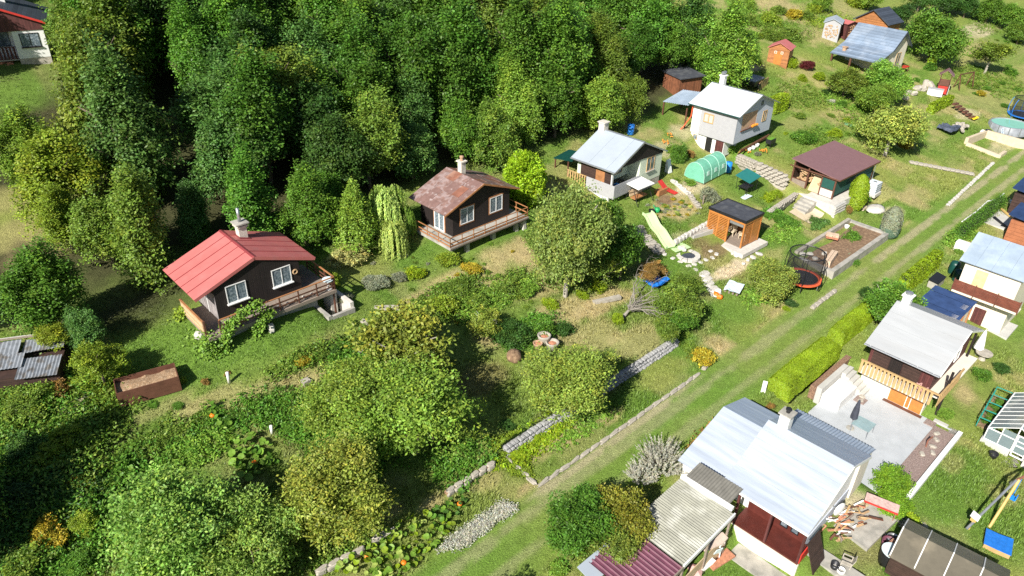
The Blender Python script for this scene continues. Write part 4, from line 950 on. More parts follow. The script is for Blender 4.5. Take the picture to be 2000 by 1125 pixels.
# tin roofed lean-to at the left edge
p = at(62, 728) - Vector((0, 0, 1.0)); t = thing('shed', p, 'tumbledown shed roofed with grey corrugated tin sheets at left edge', 'shed', math.radians(-72))
for k, (r0, f0, z0, mt, w, l) in enumerate(((-.2, .1, 2.05, W_['old_tin'], 2.0, 1.5), (-2.2, -.3, 2.2, W_['old_tin'], 2.2, 1.0), (-2.9, -1.3, 2.4, W_['old_tin'], 2.6, 1.0), (-.2, -1.25, 2.35, W_['old_tin'], 2.1, .9))):
    MB().corr((r0, f0, z0), (w, .1, .05 * k), (-.05, l, -.25), 12, .02).build('tin_sheet', mt, t)
MB().box(-2.8, 1.7, -1.2, 1.3, -.5, 1.75).build('wall', W_['brown_boards'], t)
for k in range(4): MB().beam((-2.9 + .1 * k, -1.45 + .1 * k, 2.5 + .05 * k), (1.6 + .2 * k, -1.5 + .12 * k, 2.45 + .05 * k), .14, .04).build('loose_plank', W_['grey_wood'] if k % 2 else W_['white'], t)
# brown sheeted roof at the bottom edge
p = at(1850, 1085, 2.0); t = thing('shed', p, 'garden shed with brown translucent ridged roof and white battens', 'shed', math.radians(-40))
SH = t
for sg in (-1, 1): MB().slab([(0, -2.2, 2.35), (sg * 1.6, -2.2, 1.6), (sg * 1.6, 2.6, 1.6), (0, 2.6, 2.35)], .03).build('roof_sheet', W_['brown_sheet'], t)
for f_ in (-2.15, -1.0, .2, 1.5):
    for sg in (-1, 1): MB().beam((0, f_, 2.39), (sg * 1.55, f_, 1.66), .05, .03).build('batten', W_['white'], t)
box_(-1.45, 1.45, -2.1, 2.5, -.5, 1.58).build('wall', W_['brown_boards'], t)
# navy roofs at the right edge
for nm, (px, py), w in (('upper', (2010, 425), 3.2), ('lower', (2005, 480), 3.2)):
    p = at(px, py); t = thing('shed', (p.x, p.y, p.z), 'navy roofed shed cut by right edge, ' + ('farther up the track' if nm == 'upper' else 'with orange plank wall, nearer the blue grey roof'), 'shed', YAW)
    MB().slab([(-w / 2, -2.0, 3.0), (w / 2, -2.0, 3.2), (w / 2, 2.2, 2.8), (-w / 2, 2.2, 2.6)], .12).build('roof', W_['navy_roof'], t)
    for k in range(9): box_(-w / 2 + .25, w / 2 - .2, -1.7, 1.8, -.5 + k * .33, -.19 + k * .33).build('wall_board', mat('brick orange board', (.36, .13, .06), .7, var=.2) if nm == 'lower' else W_['brown_boards'], t)

def recenter(root, r, f, z=0.):
    """move the Empty to the foot of its thing without moving the parts"""
    c_, s_ = math.cos(root.rotation_euler.z), math.sin(root.rotation_euler.z)
    root.location = root.location + Vector((f * c_ - r * s_, f * s_ + r * c_, z))
    for ch_ in root.children: ch_.location = ch_.location - Vector((f, r, z))
recenter(K1, -8.5, -2.4, -.2); recenter(NB, -5.1, -1.2, -.2); recenter(TE, -1, 0, -.9)
# ------------------------------------------------------------------ stone work
rgS = random.Random(21)
def stone_mesh(name, mt, k):
    m = MB().ell((0, 0, 0), .5, .5, .5, 6, 4, .16, k); 
    for i, v in enumerate(m.v):   # squarish blocks
        m.v[i] = tuple(math.copysign(abs(2 * c) ** .6, c) * .5 for c in v)
    return m.mesh(name, mt)
GS = [stone_mesh('stone', W_['grey_stone'], k) for k in range(5)]
PS = [stone_mesh('stone', W_['stone'], k + 9) for k in range(5)]
WS = [stone_mesh('stone', W_['white_stone'], k + 19) for k in range(4)]
def wall_of_stones(p0, p1, h, rows, step, label, name='stone_wall', meshes=GS, thick=.35, core=None, batter=.0, cat='wall', top=True):
    """p0, p1: ground points; stones in courses on the downhill face and along the top"""
    p0 = Vector(p0); p1 = Vector(p1); d = p1 - p0; L = d.length; yaw = math.atan2(d.y, d.x) - math.pi / 2
    t = thing(name, p0, label, cat, yaw)          # local r runs along the wall
    dz = (p1.z - p0.z) / L
    core_m = MB().prism_r([(-thick * .5, -.4), (thick * .42 - .02, -.4), (thick * .42 - batter - .05, h - .07), (-thick * .5, h - .07)], 0, L)
    for i, v in enumerate(core_m.v): core_m.v[i] = (v[0], v[1], v[2] + dz * v[0])
    core_m.build('core', core or W_['concrete'], t)
    n = int(L / step)
    for j in range(rows):
        for i in range(n):
            r = (i + .5 * (j % 2) + .3) * L / n + rgS.uniform(-.05, .05); zc = h * (j + .5) / rows
            if r > L: continue
            link('stone', meshes[rgS.randrange(len(meshes))], t, (thick * .42 - batter * zc / h + rgS.uniform(-.03, .03), r, zc + dz * r), (rgS.uniform(-.15, .15), rgS.uniform(-.15, .15), rgS.choice((0, 3.14))), (thick * rgS.uniform(.5, .7), L / n * rgS.uniform(.98, 1.15), h / rows * rgS.uniform(.98, 1.15)))
    if top:
        for i in range(n):
            r = (i + .5) * L / n
            link('stone', meshes[rgS.randrange(len(meshes))], t, (-.02, r, h + dz * r - .03), (0, 0, rgS.uniform(-.2, .2)), (thick * 1.0, L / n * rgS.uniform(1.0, 1.2), .13 * rgS.uniform(.8, 1.15)))
    return t
def se_pt(s, e): x, y = to_xy(s, e); return Vector((x, y, float(terr_se(s, e))))
def se_floor(s, e, z): x, y = to_xy(s, e); return Vector((x, y, z))
wall_of_stones(se_floor(4.0, 4.38, .20), se_floor(20.2, 4.38, .22), .58, 3, .27, 'long grey rough stone retaining wall above grassy strip by the track', 'retaining_wall', GS, .62, W_['grey_stone'], batter=.3, top=False)
wall_of_stones(se_pt(3.9, 1.5), se_pt(19.0, 1.42), .11, 1, .8, 'low pale kerb of stones along the grassy track', 'stone_kerb', PS, .20, W_['stone'], cat='kerb')
wall_of_stones(se_pt(19.4, 1.5), se_pt(20.6, 1.75), .16, 1, .5, 'short broken end piece of stone kerb beside yellowing bush', 'stone_kerb', PS, .28, W_['stone'], cat='kerb')
wall_of_stones(se_pt(3.75, 4.1), se_pt(3.85, 1.65), .1, 1, .5, 'short stone edging running downhill at the grassy strip end', 'stone_kerb', PS, .2, W_['stone'], cat='kerb')
wall_of_stones(at(618, 1124), at(712, 1076), .3, 1, .5, 'stone edging along pumpkin bed near the bottom edge', 'stone_kerb', PS, .28, W_['stone'], cat='kerb')
wall_of_stones(at(728, 1062), at(772, 1038), .3, 1, 1.2, 'two concrete kerb blocks beside the pumpkin leaves', 'stone_kerb', PS, .28, W_['concrete'], cat='kerb')
wall_of_stones(at(872, 968), at(966, 908), .3, 1, .55, 'reddish stone edging under the orchard trees', 'stone_kerb', PS, .3, W_['clay'], cat='kerb')
wall_of_stones(at(1585, 603), at(1632, 568), .16, 1, .5, 'low stone line in grass beside the trampoline lawn', 'stone_kerb', PS, .3, W_['stone'], cat='kerb')
wall_of_stones(at(1440, 318), at(1473, 333), .95, 4, .42, 'pale block wall below the white and grey house', 'stone_wall', PS, .5, W_['stone'])
wall_of_stones(at(1476, 338), at(1531, 365), 1.15, 5, .45, 'tall pale stone retaining wall left of the woodshed', 'retaining_wall', PS, .6, W_['stone'], batter=.2)
wall_of_stones(at(1500, 420), at(1553, 384), .42, 2, .4, 'low grey stone wall between lawn and sand patch', 'stone_wall', PS, .4, W_['stone'])
wall_of_stones(at(1345, 382), at(1312, 355), .3, 1, .55, 'thin concrete edging below the green tunnel greenhouse', 'stone_kerb', WS, .3, W_['pale_concrete'], cat='kerb')
wall_of_stones(at(1365, 408), at(1347, 384), .25, 2, .45, 'row of rough stones beside the dry vegetable bed', 'stone_kerb', PS, .4, W_['stone'], cat='kerb')
wall_of_stones(at(1255, 462), at(1290, 497), .25, 1, .45, 'stone stair edge under the mint slide', 'stone_kerb', PS, .8, W_['stone'], cat='kerb')
wall_of_stones(at(1776, 318), at(1900, 342), .22, 1, .5, 'honeycomb block edging of upper lawn by the track', 'stone_kerb', PS, .5, W_['stone'], cat='kerb')
wall_of_stones(at(1850, 402), at(1940, 318), .12, 1, .7, 'narrow concrete edge strip beside the track at right', 'stone_kerb', WS, .3, W_['concrete'], cat='kerb')
wall_of_stones(at(1316, 478), at(1383, 440), .4, 1, .5, 'pale stones along concrete gutter left of the orange pavilion', 'stone_kerb', WS, .3, W_['pale_concrete'], cat='kerb')
# loose pale kerb pieces in the middle garden
for px, py, w, l, dy, lab in ((756, 604, 1.6, .3, -38, 'pale concrete kerb beam lying in grass below the flower border'), (715, 632, .6, .3, -60, 'small pale kerb block under the yellowing apple tree'), (712, 684, 1.2, .3, 20, 'flat pale slab at the corner of the shrub bed'), (1060, 492, 1.2, .45, 20, 'pale stone slab step by the terrace cabin'), (1185, 588, 2.2, .35, -20, 'weathered stone edging under the spreading orchard tree'), (598, 748, .45, .4, 0, 'small white boulder on the dry bank')):
    p = at(px, py); o = MB().cbox((0, 0, .1), (w, l, .26), 0).build('kerb_stone', W_['stone'], None, False, p, YAW + math.radians(dy)); tag(o, lab, 'kerb')
# the two walls of the flower planter on the right
pl = thing('stone_planter', se_floor(42.8, 3.3, .1), 'long concrete walled planter bed beside the track with bare soil', 'planter')
sx, se_ = 42.8, 3.3
def plb(s0, s1, e0, e1, z0, z1, nm, mt): return box_(s0 - sx, s1 - sx, -(e1 - se_), -(e0 - se_), z0, z1).build(nm, mt, pl)
plb(37.6, 48.2, 1.45, 1.85, -.5, .62, 'front_wall', W_['concrete']); plb(47.75, 48.2, 1.853, 5.2, -.5, .66, 'end_wall', W_['concrete']); plb(37.6, 38.0, 1.853, 4.6, -.5, .60, 'end_wall', W_['concrete']); plb(38.0, 47.75, 4.9, 5.2, -.5, .9, 'back_wall', W_['stone'])
plb(38.0, 47.75, 1.853, 4.9, -.5, .5, 'soil', W_['soil'])
keep(37.4, 48.4, 1.3, 5.3)
for k in range(8): link('stone', WS[k % 4], pl, (.2 - rgS.uniform(0, 2.2), -4.4 + rgS.uniform(0, 2.2), .6), (0, 0, k), (.5, .45, .3))
bs_ = thing('brick_stack', se_floor(39.1, 2.6, .6), 'stack of hollow pale bricks on the planter corner', 'bricks', YAW + .2)
bm = box_(-.22, .22, -.12, .12, 0, .2).mesh('brick', W_['pale_brick'])
for k in range(30):
    lay, q = divmod(k, 10); link('brick', bm, bs_, ((q % 2) * .27 - .1, (q // 2) * .46 - .9, lay * .205))
bs_ = thing('brick_stack', at(1622, 470), 'small pile of orange roof tiles and bricks behind the trampoline', 'bricks', YAW + .4)
bm = box_(-.2, .2, -.25, .25, 0, .06).mesh('brick', W_['brick']); bm2 = box_(-.2, .2, -.25, .25, 0, .06).mesh('brick', W_['pale_brick'])
for k in range(14): link('brick', (bm, bm2)[k // 7], bs_, ((k % 2) * .52 - .2, ((k // 2) % 2) * .42, (k // 4) * .1 + .25), (0, 0, rgS.uniform(-.2, .2)))

# ------------------------------------------------------------------ raised bed, tree guards, pots
t = thing('raised_bed', at(292, 762), 'long brown wooden raised bed filled with wood chips on the lawn', 'raised bed', math.radians(-59))
for k in range(4):
    z0, z1 = -.1 + k * .24, .13 + k * .24
    box_(-1.5, 1.5, .66, .71, z0, z1).build('plank', W_['brown_wood'], t); box_(-1.5, 1.5, -.71, -.66, z0, z1).build('plank', W_['brown_wood'], t)
    box_(-1.55, -1.503, -.71, .71, z0, z1).build('plank', W_['brown_wood'], t); box_(1.503, 1.55, -.71, .71, z0, z1).build('plank', W_['brown_wood'], t)
hp = MB()
for i in range(12):
    for j in range(6):
        a, b = -1.5 + i * .25, -.66 + j * .22; z = lambda u, v: .62 + .12 * float(vnoise(u * 3, v * 3, 2)) - .12 * (abs(v) / .66) ** 2
        hp.add([(a, b, z(a, b)), (a + .25, b, z(a + .25, b)), (a + .25, b + .22, z(a + .25, b + .22)), (a, b + .22, z(a, b + .22))], [(0, 1, 2, 3)])
hp.build('wood_chips', W_['chips'], t)
s_, e_ = to_se(t.location.x, t.location.y); keep(s_ - 1.6, s_ + 1.6, e_ - 1, e_ + 1)
for px, py, h, lab in ((448, 748, .75, 'white tree guard tube on the lawn beside the dry bank'), (532, 848, .6, 'pale tree guard tube standing near the big pumpkin leaves')):
    o = MB().lathe((0, 0, 0), [(.085, 0), (.085, h), (.06, h + .01)], 12).build('tree_guard', W_['white'], None, True, at(px, py), .3); tag(o, lab, 'tree guard')
for px, py, r, h, lab in ((1062, 672, .42, .75, 'old pale clay planter standing behind its neighbour by dark bush'), (1078, 682, .42, .6, 'old pale clay planter with reddish rim nearer the apple tree'), (1050, 680, .3, .45, 'small brown clay pot at the foot of dark bush')):
    t = tag(MB().lathe((0, 0, 0), [(r * .75, 0), (r, h * .8), (r * 1.1, h), (r * .85, h), (r * .75, h * .75), (.01, h * .72)], 14).build('clay_planter', W_['clay'] if r < .4 else W_['stone'], None, True, at(px, py), 0), lab, 'planter')
    MB().lathe((0, 0, h * .73), [(r * .7, 0), (r * .6, .05), (.02, .09)], 10).build('soil', W_['brick'], t)
o = MB().ell((0, 0, .2), .6, .5, .4, 12, 6, .1, 3).build('compost_heap', W_['soil'], None, True, at(1004, 700), 0); tag(o, 'brown compost heap between two orchard trees', 'heap')
# vine covered boulders by the red roofed cabin
for k, (px, py, s) in enumerate(((388, 655, .55), (405, 672, .6), (530, 641, .6))):
    o = link('boulder', WS[k], None, at(px, py, s * .3) + Vector((0, 0, s * .3)), (0, .2, k), (s, s * .7, s)); tag(o, ['white boulder half hidden in ivy left of the red roofed cabin', 'taller white boulder at the vine corner of red roofed cabin', 'white stone lying under the red roofed cabin deck'][k], 'boulder')
p = A.matrix_basis @ Vector((3.3, 4.0, 0)); t = thing('deck_table', p, 'small round pale blue table on red roofed cabin deck corner', 'table')
MB().lathe((0, 0, .68), [(.36, 0), (.36, .04), (.02, .05)], 16).build('table_top', W_['pale_sheet'], t); MB().tube((0, 0, 0), (0, 0, .68), .04).build('leg', W_['white'], t); MB().lathe((0, 0, 0), [(.2, 0), (.2, .03), (.04, .05)], 12).build('foot', W_['white'], t)
for k in range(9):
    rr = -1.6 + k * .55; p = A.matrix_basis @ Vector((3.3, rr, .0))
    o = MB().ell((0, 0, .1), .13, .11, .1, 7, 5, .2, k).build('deck_stone', W_['white_stone'] if k % 3 else W_['raw_wood'], None, False, p, k); tag(o, 'pale stone ornament lined up on the red roofed cabin deck', 'stone', 'stones along the deck edge')

# ------------------------------------------------------------------ play garden
t = thing('slide', at(1291, 462), 'pale mint green wavy plastic slide on the garden slope', 'slide', YAW)
p0 = at(1262, 428, .35) + Vector((0, 0, .35)) - t.location; p1 = at(1310, 483, .1) + Vector((0, 0, .1)) - t.location
c_, s__ = math.cos(YAW), math.sin(YAW)
def w2l(v): return Vector((-v.x * s__ + v.y * c_, v.x * c_ + v.y * s__, v.z))   # world offset to (r, f, z)
a, b = w2l(p0), w2l(p1); d = (b - a); side = Vector((d.y, -d.x, 0)).normalized() * .42
bed = MB(); rails = [MB(), MB()]; prev = None
for i in range(15):
    q = a + d * (i / 14) + Vector((0, 0, .55 * (1 - i / 14) + .14 * math.sin(i * .9) * (1 - i / 14)))
    if prev is not None:
        bed.slab([prev - side, prev + side, q + side, q - side], .05)
        for rm, sg in zip(rails, (-1, 1)): rm.beam(prev + side * sg * 1.06 + Vector((0, 0, .06)), q + side * sg * 1.06 + Vector((0, 0, .06)), .07, .24)
    prev = q
bed.build('slide_bed', W_['mint'], t)
for rm in rails: rm.build('side_rail', W_['mint'], t)
tag(MB().cbox((0, 0, .03), (1.6, 1.3, .05), .2).build('mat', W_['mint'], None, False, at(1324, 482), YAW), 'pale green mat at the foot of the mint slide', 'mat')
t = thing('fire_pit', at(1343, 500), 'round white stone ring fire pit with dark gravel centre', 'fire pit', 0)
for k in range(14):
    th = 2 * math.pi * k / 14; ring = MB()
    for j in range(1):
        pts = [(1.0 * math.cos(th - .2), 1.0 * math.sin(th - .2)), (1.0 * math.cos(th + .2), 1.0 * math.sin(th + .2)), (.62 * math.cos(th + .2), .62 * math.sin(th + .2)), (.62 * math.cos(th - .2), .62 * math.sin(th - .2))]
        ring.prism(pts, -.1, .12 + .015 * (k % 2))
    ring.build('rim_stone', W_['white_stone'], t)
MB().lathe((0, 0, 0), [(.63, -.05), (.6, .06), (.3, .08), (.02, .05)], 18).build('gravel', mat('dark gravel', (.05, .06, .08), .9, var=.6, scale=18, bump=1), t)
keep_local(t.location, -1.1, 1.1, -1.1, 1.1)
for k, (px, py) in enumerate(((1388, 491), (1399, 497), (1391, 504), (1378, 508), (1368, 513), (1356, 517), (1329, 512), (1345, 520), (1314, 505), (1298, 497), (1359, 527))):
    o = link('stepping_stone', WS[k % 4], None, at(px, py) + Vector((0, 0, .03)), (0, 0, YAW + k * .4), (.38, .5, .13)); tag(o, 'flat pale stepping stone in lawn around the round fire pit', 'stone', 'stepping stones by the fire pit')
for k, (px, py) in enumerate(((1252, 455), (1262, 464), (1270, 473), (1279, 481), (1287, 490), (1248, 446), (1384, 555), (1392, 565), (1380, 545), (1375, 536), (1397, 574))):
    o = link('slab', PS[k % 5] if k < 6 else WS[k % 4], None, at(px, py) + Vector((0, 0, .04)), (0, 0, YAW), (.75, 1.2, .2)); tag(o, 'rough stone step beside the mint slide' if k < 6 else 'pale slab of the crooked path below the sand patch', 'step', 'stone steps by slide' if k < 6 else 'pale slabs of the path')
for k, (px, py) in enumerate(((1430, 497), (1447, 493), (1462, 486), (1476, 480), (1490, 476), (1440, 500), (1460, 510), (1470, 505), (1482, 498), (1452, 517), (1335, 490), (1330, 487))):
    s = .3 + .13 * (k % 3); o = link('boulder', WS[k % 4], None, at(px, py) + Vector((0, 0, .12)), (.2, .1, k), (s, s * 1.3, .22)); tag(o, 'pale boulder edging the pavilion and sand path', 'boulder', 'boulders around the pavilion')
p = P.matrix_basis @ Vector((-1.2, -3.2, 0)); t = thing('gutter_channel', at(1352, 462), 'pale concrete drainage channel running up to the orange pavilion', 'channel', YAW - math.radians(90))
for q in (-.32, .24): box_(-.2, 3.6, q, q + .08, -.2, .22).build('channel_side', W_['pale_concrete'], t)
box_(-.2, 3.6, -.24, .24, -.2, .05).build('channel_floor', W_['concrete'], t)
t.rotation_euler.z = YAW - math.radians(8)

def trampoline(px, py, R, label, pad, netm, poles, H=2.75, base=.55):
    p = at(px, py); t = thing('trampoline', p, label, 'trampoline', 0)
    MB().lathe((0, 0, base - .02), [(R * .84, 0), (R * .84, .02), (.01, .02)], 36).build('jump_mat', W_['black'], t)
    m = MB()
    for k in range(36):
        a, b = 2 * math.pi * k / 36, 2 * math.pi * (k + 1) / 36
        m.slab([(R * .82 * math.cos(a), R * .82 * math.sin(a), base + .03), (R * 1.02 * math.cos(a), R * 1.02 * math.sin(a), base + .03), (R * 1.02 * math.cos(b), R * 1.02 * math.sin(b), base + .03), (R * .82 * math.cos(b), R * .82 * math.sin(b), base + .03)], .07)
    m.build('edge_pad', pad, t)
    top = MB(); net = MB()
    for k in range(36):
        a, b = 2 * math.pi * k / 36, 2 * math.pi * (k + 1) / 36
        top.tube((R * .9 * math.cos(a), R * .9 * math.sin(a), H), (R * .9 * math.cos(b), R * .9 * math.sin(b), H), .045, n=6)
        net.add([(R * .9 * math.cos(a), R * .9 * math.sin(a), base), (R * .9 * math.cos(b), R * .9 * math.sin(b), base), (R * .9 * math.cos(b), R * .9 * math.sin(b), H), (R * .9 * math.cos(a), R * .9 * math.sin(a), H)], [(0, 1, 2, 3)])
    top.build('top_ring', W_['black'], t); net.build('safety_net', W_['net'], t)
    for k in range(6):
        a = 2 * math.pi * (k + .3) / 6; c, s = math.cos(a), math.sin(a)
        MB().path([(R * 1.05 * c, R * 1.05 * s, 0), (R * 1.1 * c, R * 1.1 * s, H * .55), (R * 1.02 * c, R * 1.02 * s, H * .85), (R * .9 * c, R * .9 * s, H)], .035, 6).build('net_pole', poles, t)
        MB().tube((R * .95 * c, R * .95 * s, 0), (R * .95 * c, R * .95 * s, base), .03).build('leg', W_['metal'], t)
    return t
trampoline(1563, 553, 1.5, 'round trampoline with orange pad and black net beside the planter', W_['orange_pad'], W_['net'], W_['black'])
trampoline(1998, 232, 1.9, 'large dark trampoline with blue poles cut by the right edge', W_['blue_tarp'], W_['net'], W_['blue_tarp'], 2.6)
# toys, tarps and small things around there
t = thing('watering_can', at(1283, 414), 'bright green watering can lying by the dry vegetable bed', 'watering can', .4)
MB().lathe((0, 0, 0), [(.2, 0), (.24, .1), (.22, .36), (.12, .42)], 14).build('can_body', W_['green_plastic'], t, True); MB().path([(.2, 0, .1), (.5, 0, .25), (.66, 0, .4)], .05, 6, .03).build('spout', W_['green_plastic'], t); MB().path([(-.1, 0, .4), (-.2, 0, .55), (-.36, 0, .35), (-.22, 0, .12)], .025).build('handle', W_['green_plastic'], t)
o = MB().lathe((0, 0, 0), [(.2, 0), (.27, .35), (.25, .36), (.18, .05)], 14).build('bucket', W_['black'], None, True, at(1272, 417), 0); tag(o, 'black bucket next to the green watering can', 'bucket')
p = at(1280, 556); t = thing('tarpaulin', p, 'crumpled bright blue tarpaulin under the leaning tree', 'tarpaulin', YAW)
def crumple(nr, nf, w, l, amp, k, base=.1):
    m = MB(); vs = [(w * (i / nr - .5), l * (j / nf - .5), base + amp * float(fbm(np.array(i * .55), np.array(j * .55), k, 2))) for i in range(nr + 1) for j in range(nf + 1)]
    return m.add(vs, [(i * (nf + 1) + j, (i + 1) * (nf + 1) + j, (i + 1) * (nf + 1) + j + 1, i * (nf + 1) + j + 1) for i in range(nr) for j in range(nf)])
crumple(9, 9, 1.7, 1.3, .55, 3).build('sheet', W_['blue_tarp'], t)
t = thing('covered_pallet', at(1433, 566), 'pallet covered with pale blue sheet on lawn below sand path', 'pallet', YAW + .3)
for k in range(4): box_(-.75, .75, -.55 + k * .3, -.42 + k * .3, .0, .12).build('pallet_slat', W_['grey_wood'], t)
crumple(8, 8, 1.6, 1.2, .3, 8, .14).build('sheet', W_['pale_sheet'], t)
for k, (px, py) in enumerate(((1398, 578), (1405, 583), (1402, 571))):
    o = link('toy_block', WS[k], None, at(px, py) + Vector((0, 0, .15)), (0, .3, k), (.4, .5, .35)); o.data = stone_mesh('toy_block', W_['pumpkin'] if k != 2 else W_['white'], 40 + k); tag(o, ['orange plastic toy on crooked path beside lawn', 'second orange plastic toy lower on the crooked path', 'white plastic toy above two orange toys on the path'][k], 'toy')
# garden swing with canopy, wooden box and red slide by the pale green house
t = thing('canopy_swing', at(1246, 392), 'garden swing seat with white canopy below the boarded balcony', 'swing seat', YAW)
MB().slab([(-1.1, -.75, 1.75), (1.1, -.75, 1.75), (1.1, .75, 1.6), (-1.1, .75, 1.6)], .06).build('canopy', W_['white_cloth'], t)
for sg in (-1, 1):
    MB().tube((sg * 1.05, -.75, 0), (sg * .98, 0, 1.68), .03).build('frame_leg', W_['dark_metal'], t); MB().tube((sg * 1.05, .8, 0), (sg * .98, 0, 1.68), .03).build('frame_leg', W_['dark_metal'], t)
box_(-.85, .85, -.25, .3, .42, .52).build('seat', W_['rail_wood'], t); MB().slab([(-.85, -.28, .55), (.85, -.28, .55), (.85, -.42, 1.05), (-.85, -.42, 1.05)], .07).build('backrest', W_['ply'], t)
o = MB().cbox((0, 0, .22), (1.3, .5, .5), 0).build('wooden_box', W_['rail_wood'], None, False, at(1291, 378), YAW); tag(o, 'low orange brown wooden chest beside the pale green house', 'chest')
pts = [at(1289, 352, 1.0) + Vector((0, 0, 1.0)), at(1299, 366, .5) + Vector((0, 0, .5)), at(1309, 372, .25) + Vector((0, 0, .25)), at(1322, 378, .1) + Vector((0, 0, .1))]
t = thing('slide', at(1306, 374), 'narrow red slide leaning against the pale green house corner', 'slide', 0); bed = MB()
q = [p - t.location for p in pts]
for i in range(3):
    a, b = q[i], q[i + 1]; sd = Vector((.2, .2, 0)); vs = [a - sd, a + sd, b + sd, b - sd]
    bed.slab([(v.y, v.x, v.z) for v in vs], .06)
bed.build('slide_bed', W_['red'], t)
o = MB().prism_r([(0, 0), (.5, 0), (.12, 1.2), (0, 1.2)], 0, .5).build('white_board', W_['white'], None, False, at(1298, 336), YAW); tag(o, 'white wedge shaped board at the corner of pale green house', 'board')
for nm, (px, py), mt, lab, h, r in (('barrel', (1231, 262), 'blue_tarp', 'dark blue barrel behind the pale green house under the trees', 1.0, .35), ('barrel', (1421, 336), 'blue_plastic', 'bright blue water barrel at the tunnel greenhouse end', 1.05, .34)):
    o = MB().lathe((0, 0, 0), [(r * .92, 0), (r, .05), (r, h * .33), (r * 1.04, h * .35), (r, h * .38), (r, h * .63), (r * 1.04, h * .65), (r, h * .68), (r, h * .96), (r * .9, h), (.01, h)], 18).build(nm, W_[mt], None, True, at(px, py), 0); tag(o, lab, 'barrel')
# tunnel greenhouse
t = thing('tunnel_greenhouse', at(1377, 341), 'green film tunnel greenhouse with rounded roof and small windows', 'greenhouse', YAW + math.radians(3))
prof = [(1.05 * math.cos(a), 1.75 * math.sin(a) ** .8 if math.sin(a) > 0 else 0) for a in [math.pi * k / 14 for k in range(15)]]
R0, R1 = -2.0, 2.0
cov = MB()
for k in range(14):
    (f0, z0), (f1, z1) = prof[k], prof[k + 1]
    cov.add([(R0, f0, z0), (R1, f0, z0), (R1, f1, z1), (R0, f1, z1)], [(0, 1, 2, 3)])
cov.add([(R0, f, z) for f, z in prof], [tuple(range(15))]); cov.add([(R1, f, z) for f, z in prof], [tuple(range(15))])
cov.build('film_cover', W_['tunnel'], t)
for r_ in (R0 - .01, -.67, .67, R1 + .01):
    rb = MB()
    for k in range(14): rb.tube((r_, prof[k][0] * 1.015, prof[k][1] * 1.01), (r_, prof[k + 1][0] * 1.015, prof[k + 1][1] * 1.01), .016, n=5)
    rb.build('hoop', W_['tunnel_rib'], t)
for r_ in (-1.35, 0., 1.35): MB().slab([(r_ - .2, 1.05, .62), (r_ + .2, 1.05, .62), (r_ + .2, 1.0, 1.02), (r_ - .2, 1.0, 1.02)], .03).build('mesh_window', W_['tunnel_rib'], t)
keep_local(t.location, -2.1, 2.1, -1.1, 1.1)
t = thing('sunshade_table', at(1456, 372), 'tilted teal sunshade above black garden table on lawn', 'sunshade', YAW)
MB().slab([(-.95, -.8, 1.55), (.95, -.8, 1.75), (.95, .8, 1.45), (-.95, .8, 1.25)], .05).build('shade_cloth', W_['teal'], t)
for a, b in ((-.8, -.6), (.8, -.6), (.8, .6), (-.8, .6)): MB().tube((a, b, 0), (a, b, 1.45 + .1 * a - .2 * b), .025).build('pole', W_['black'], t)
box_(-.8, .5, -.4, .5, .5, .56).build('table_top', W_['black'], t); 
for a, b in ((-.7, -.3), (.4, -.3), (.4, .4), (-.7, .4)): MB().tube((a, b, 0), (a, b, .5), .03).build('leg', W_['black'], t)
o = MB().cbox((0, 0, .04), (1.2, .6, .05)).build('glass_sheet', W_['pale_sheet'], None, False, at(1457, 385), YAW); tag(o, 'pale glass sheet lying on lawn before the teal sunshade', 'glass')
t = thing('garden_post', at(1372, 400), 'short wooden post standing in grass above the orange pavilion', 'post', 0); MB().beam((0, 0, 0), (0, 0, .9), .1).build('post', W_['grey_wood'], t)
t = thing('garden_grill', at(1503, 288), 'dark grey trough planter on legs beside the white and grey house', 'planter', YAW)
box_(-.5, .5, -.3, .3, .5, .95).build('trough', W_['dark_metal'], t); box_(-.4, .4, -.22, .22, .953, 1.0).build('grass_fill', mat('grass in trough', (.12, .3, .02), .9), t)
for a, b in ((-.42, -.24), (.42, -.24), (.42, .24), (-.42, .24)): MB().tube((a, b, 0), (a, b, .5), .03).build('leg', W_['dark_metal'], t)
for k, (px, py) in enumerate(((1471, 292), (1478, 287), (1463, 295))):
    o = MB().lathe((0, 0, 0), [(.16, 0), (.22, .35), (.2, .36), (.12, .3)], 12).build('flower_pot', W_['white'], None, True, at(px, py), 0); tag(o, ['white flower pot in middle of three under the loggia', 'white flower pot farthest up of three under the loggia', 'white flower pot nearest the block wall of three'][k], 'flower pot')
for px, py, n, lab in ((1490, 298, 9, 'clump of orange marigolds on the block wall corner'), (1300, 282, 8, 'orange flowers between the two pale houses'), (1308, 270, 5, 'small orange flower clump higher between pale houses'), (1460, 300, 4, 'yellow pumpkins and flowers on the pale block wall')):
    fl = MB()
    for k in range(n * 2): fl.ell((rgS.uniform(-.45, .45), rgS.uniform(-.3, .3), .15 + rgS.random() * .3), .07, .07, .05, 6, 4, .2, k)
    o = fl.build('marigold_clump', W_['flower'], None, False, at(px, py), 0); tag(o, lab, 'flowers')
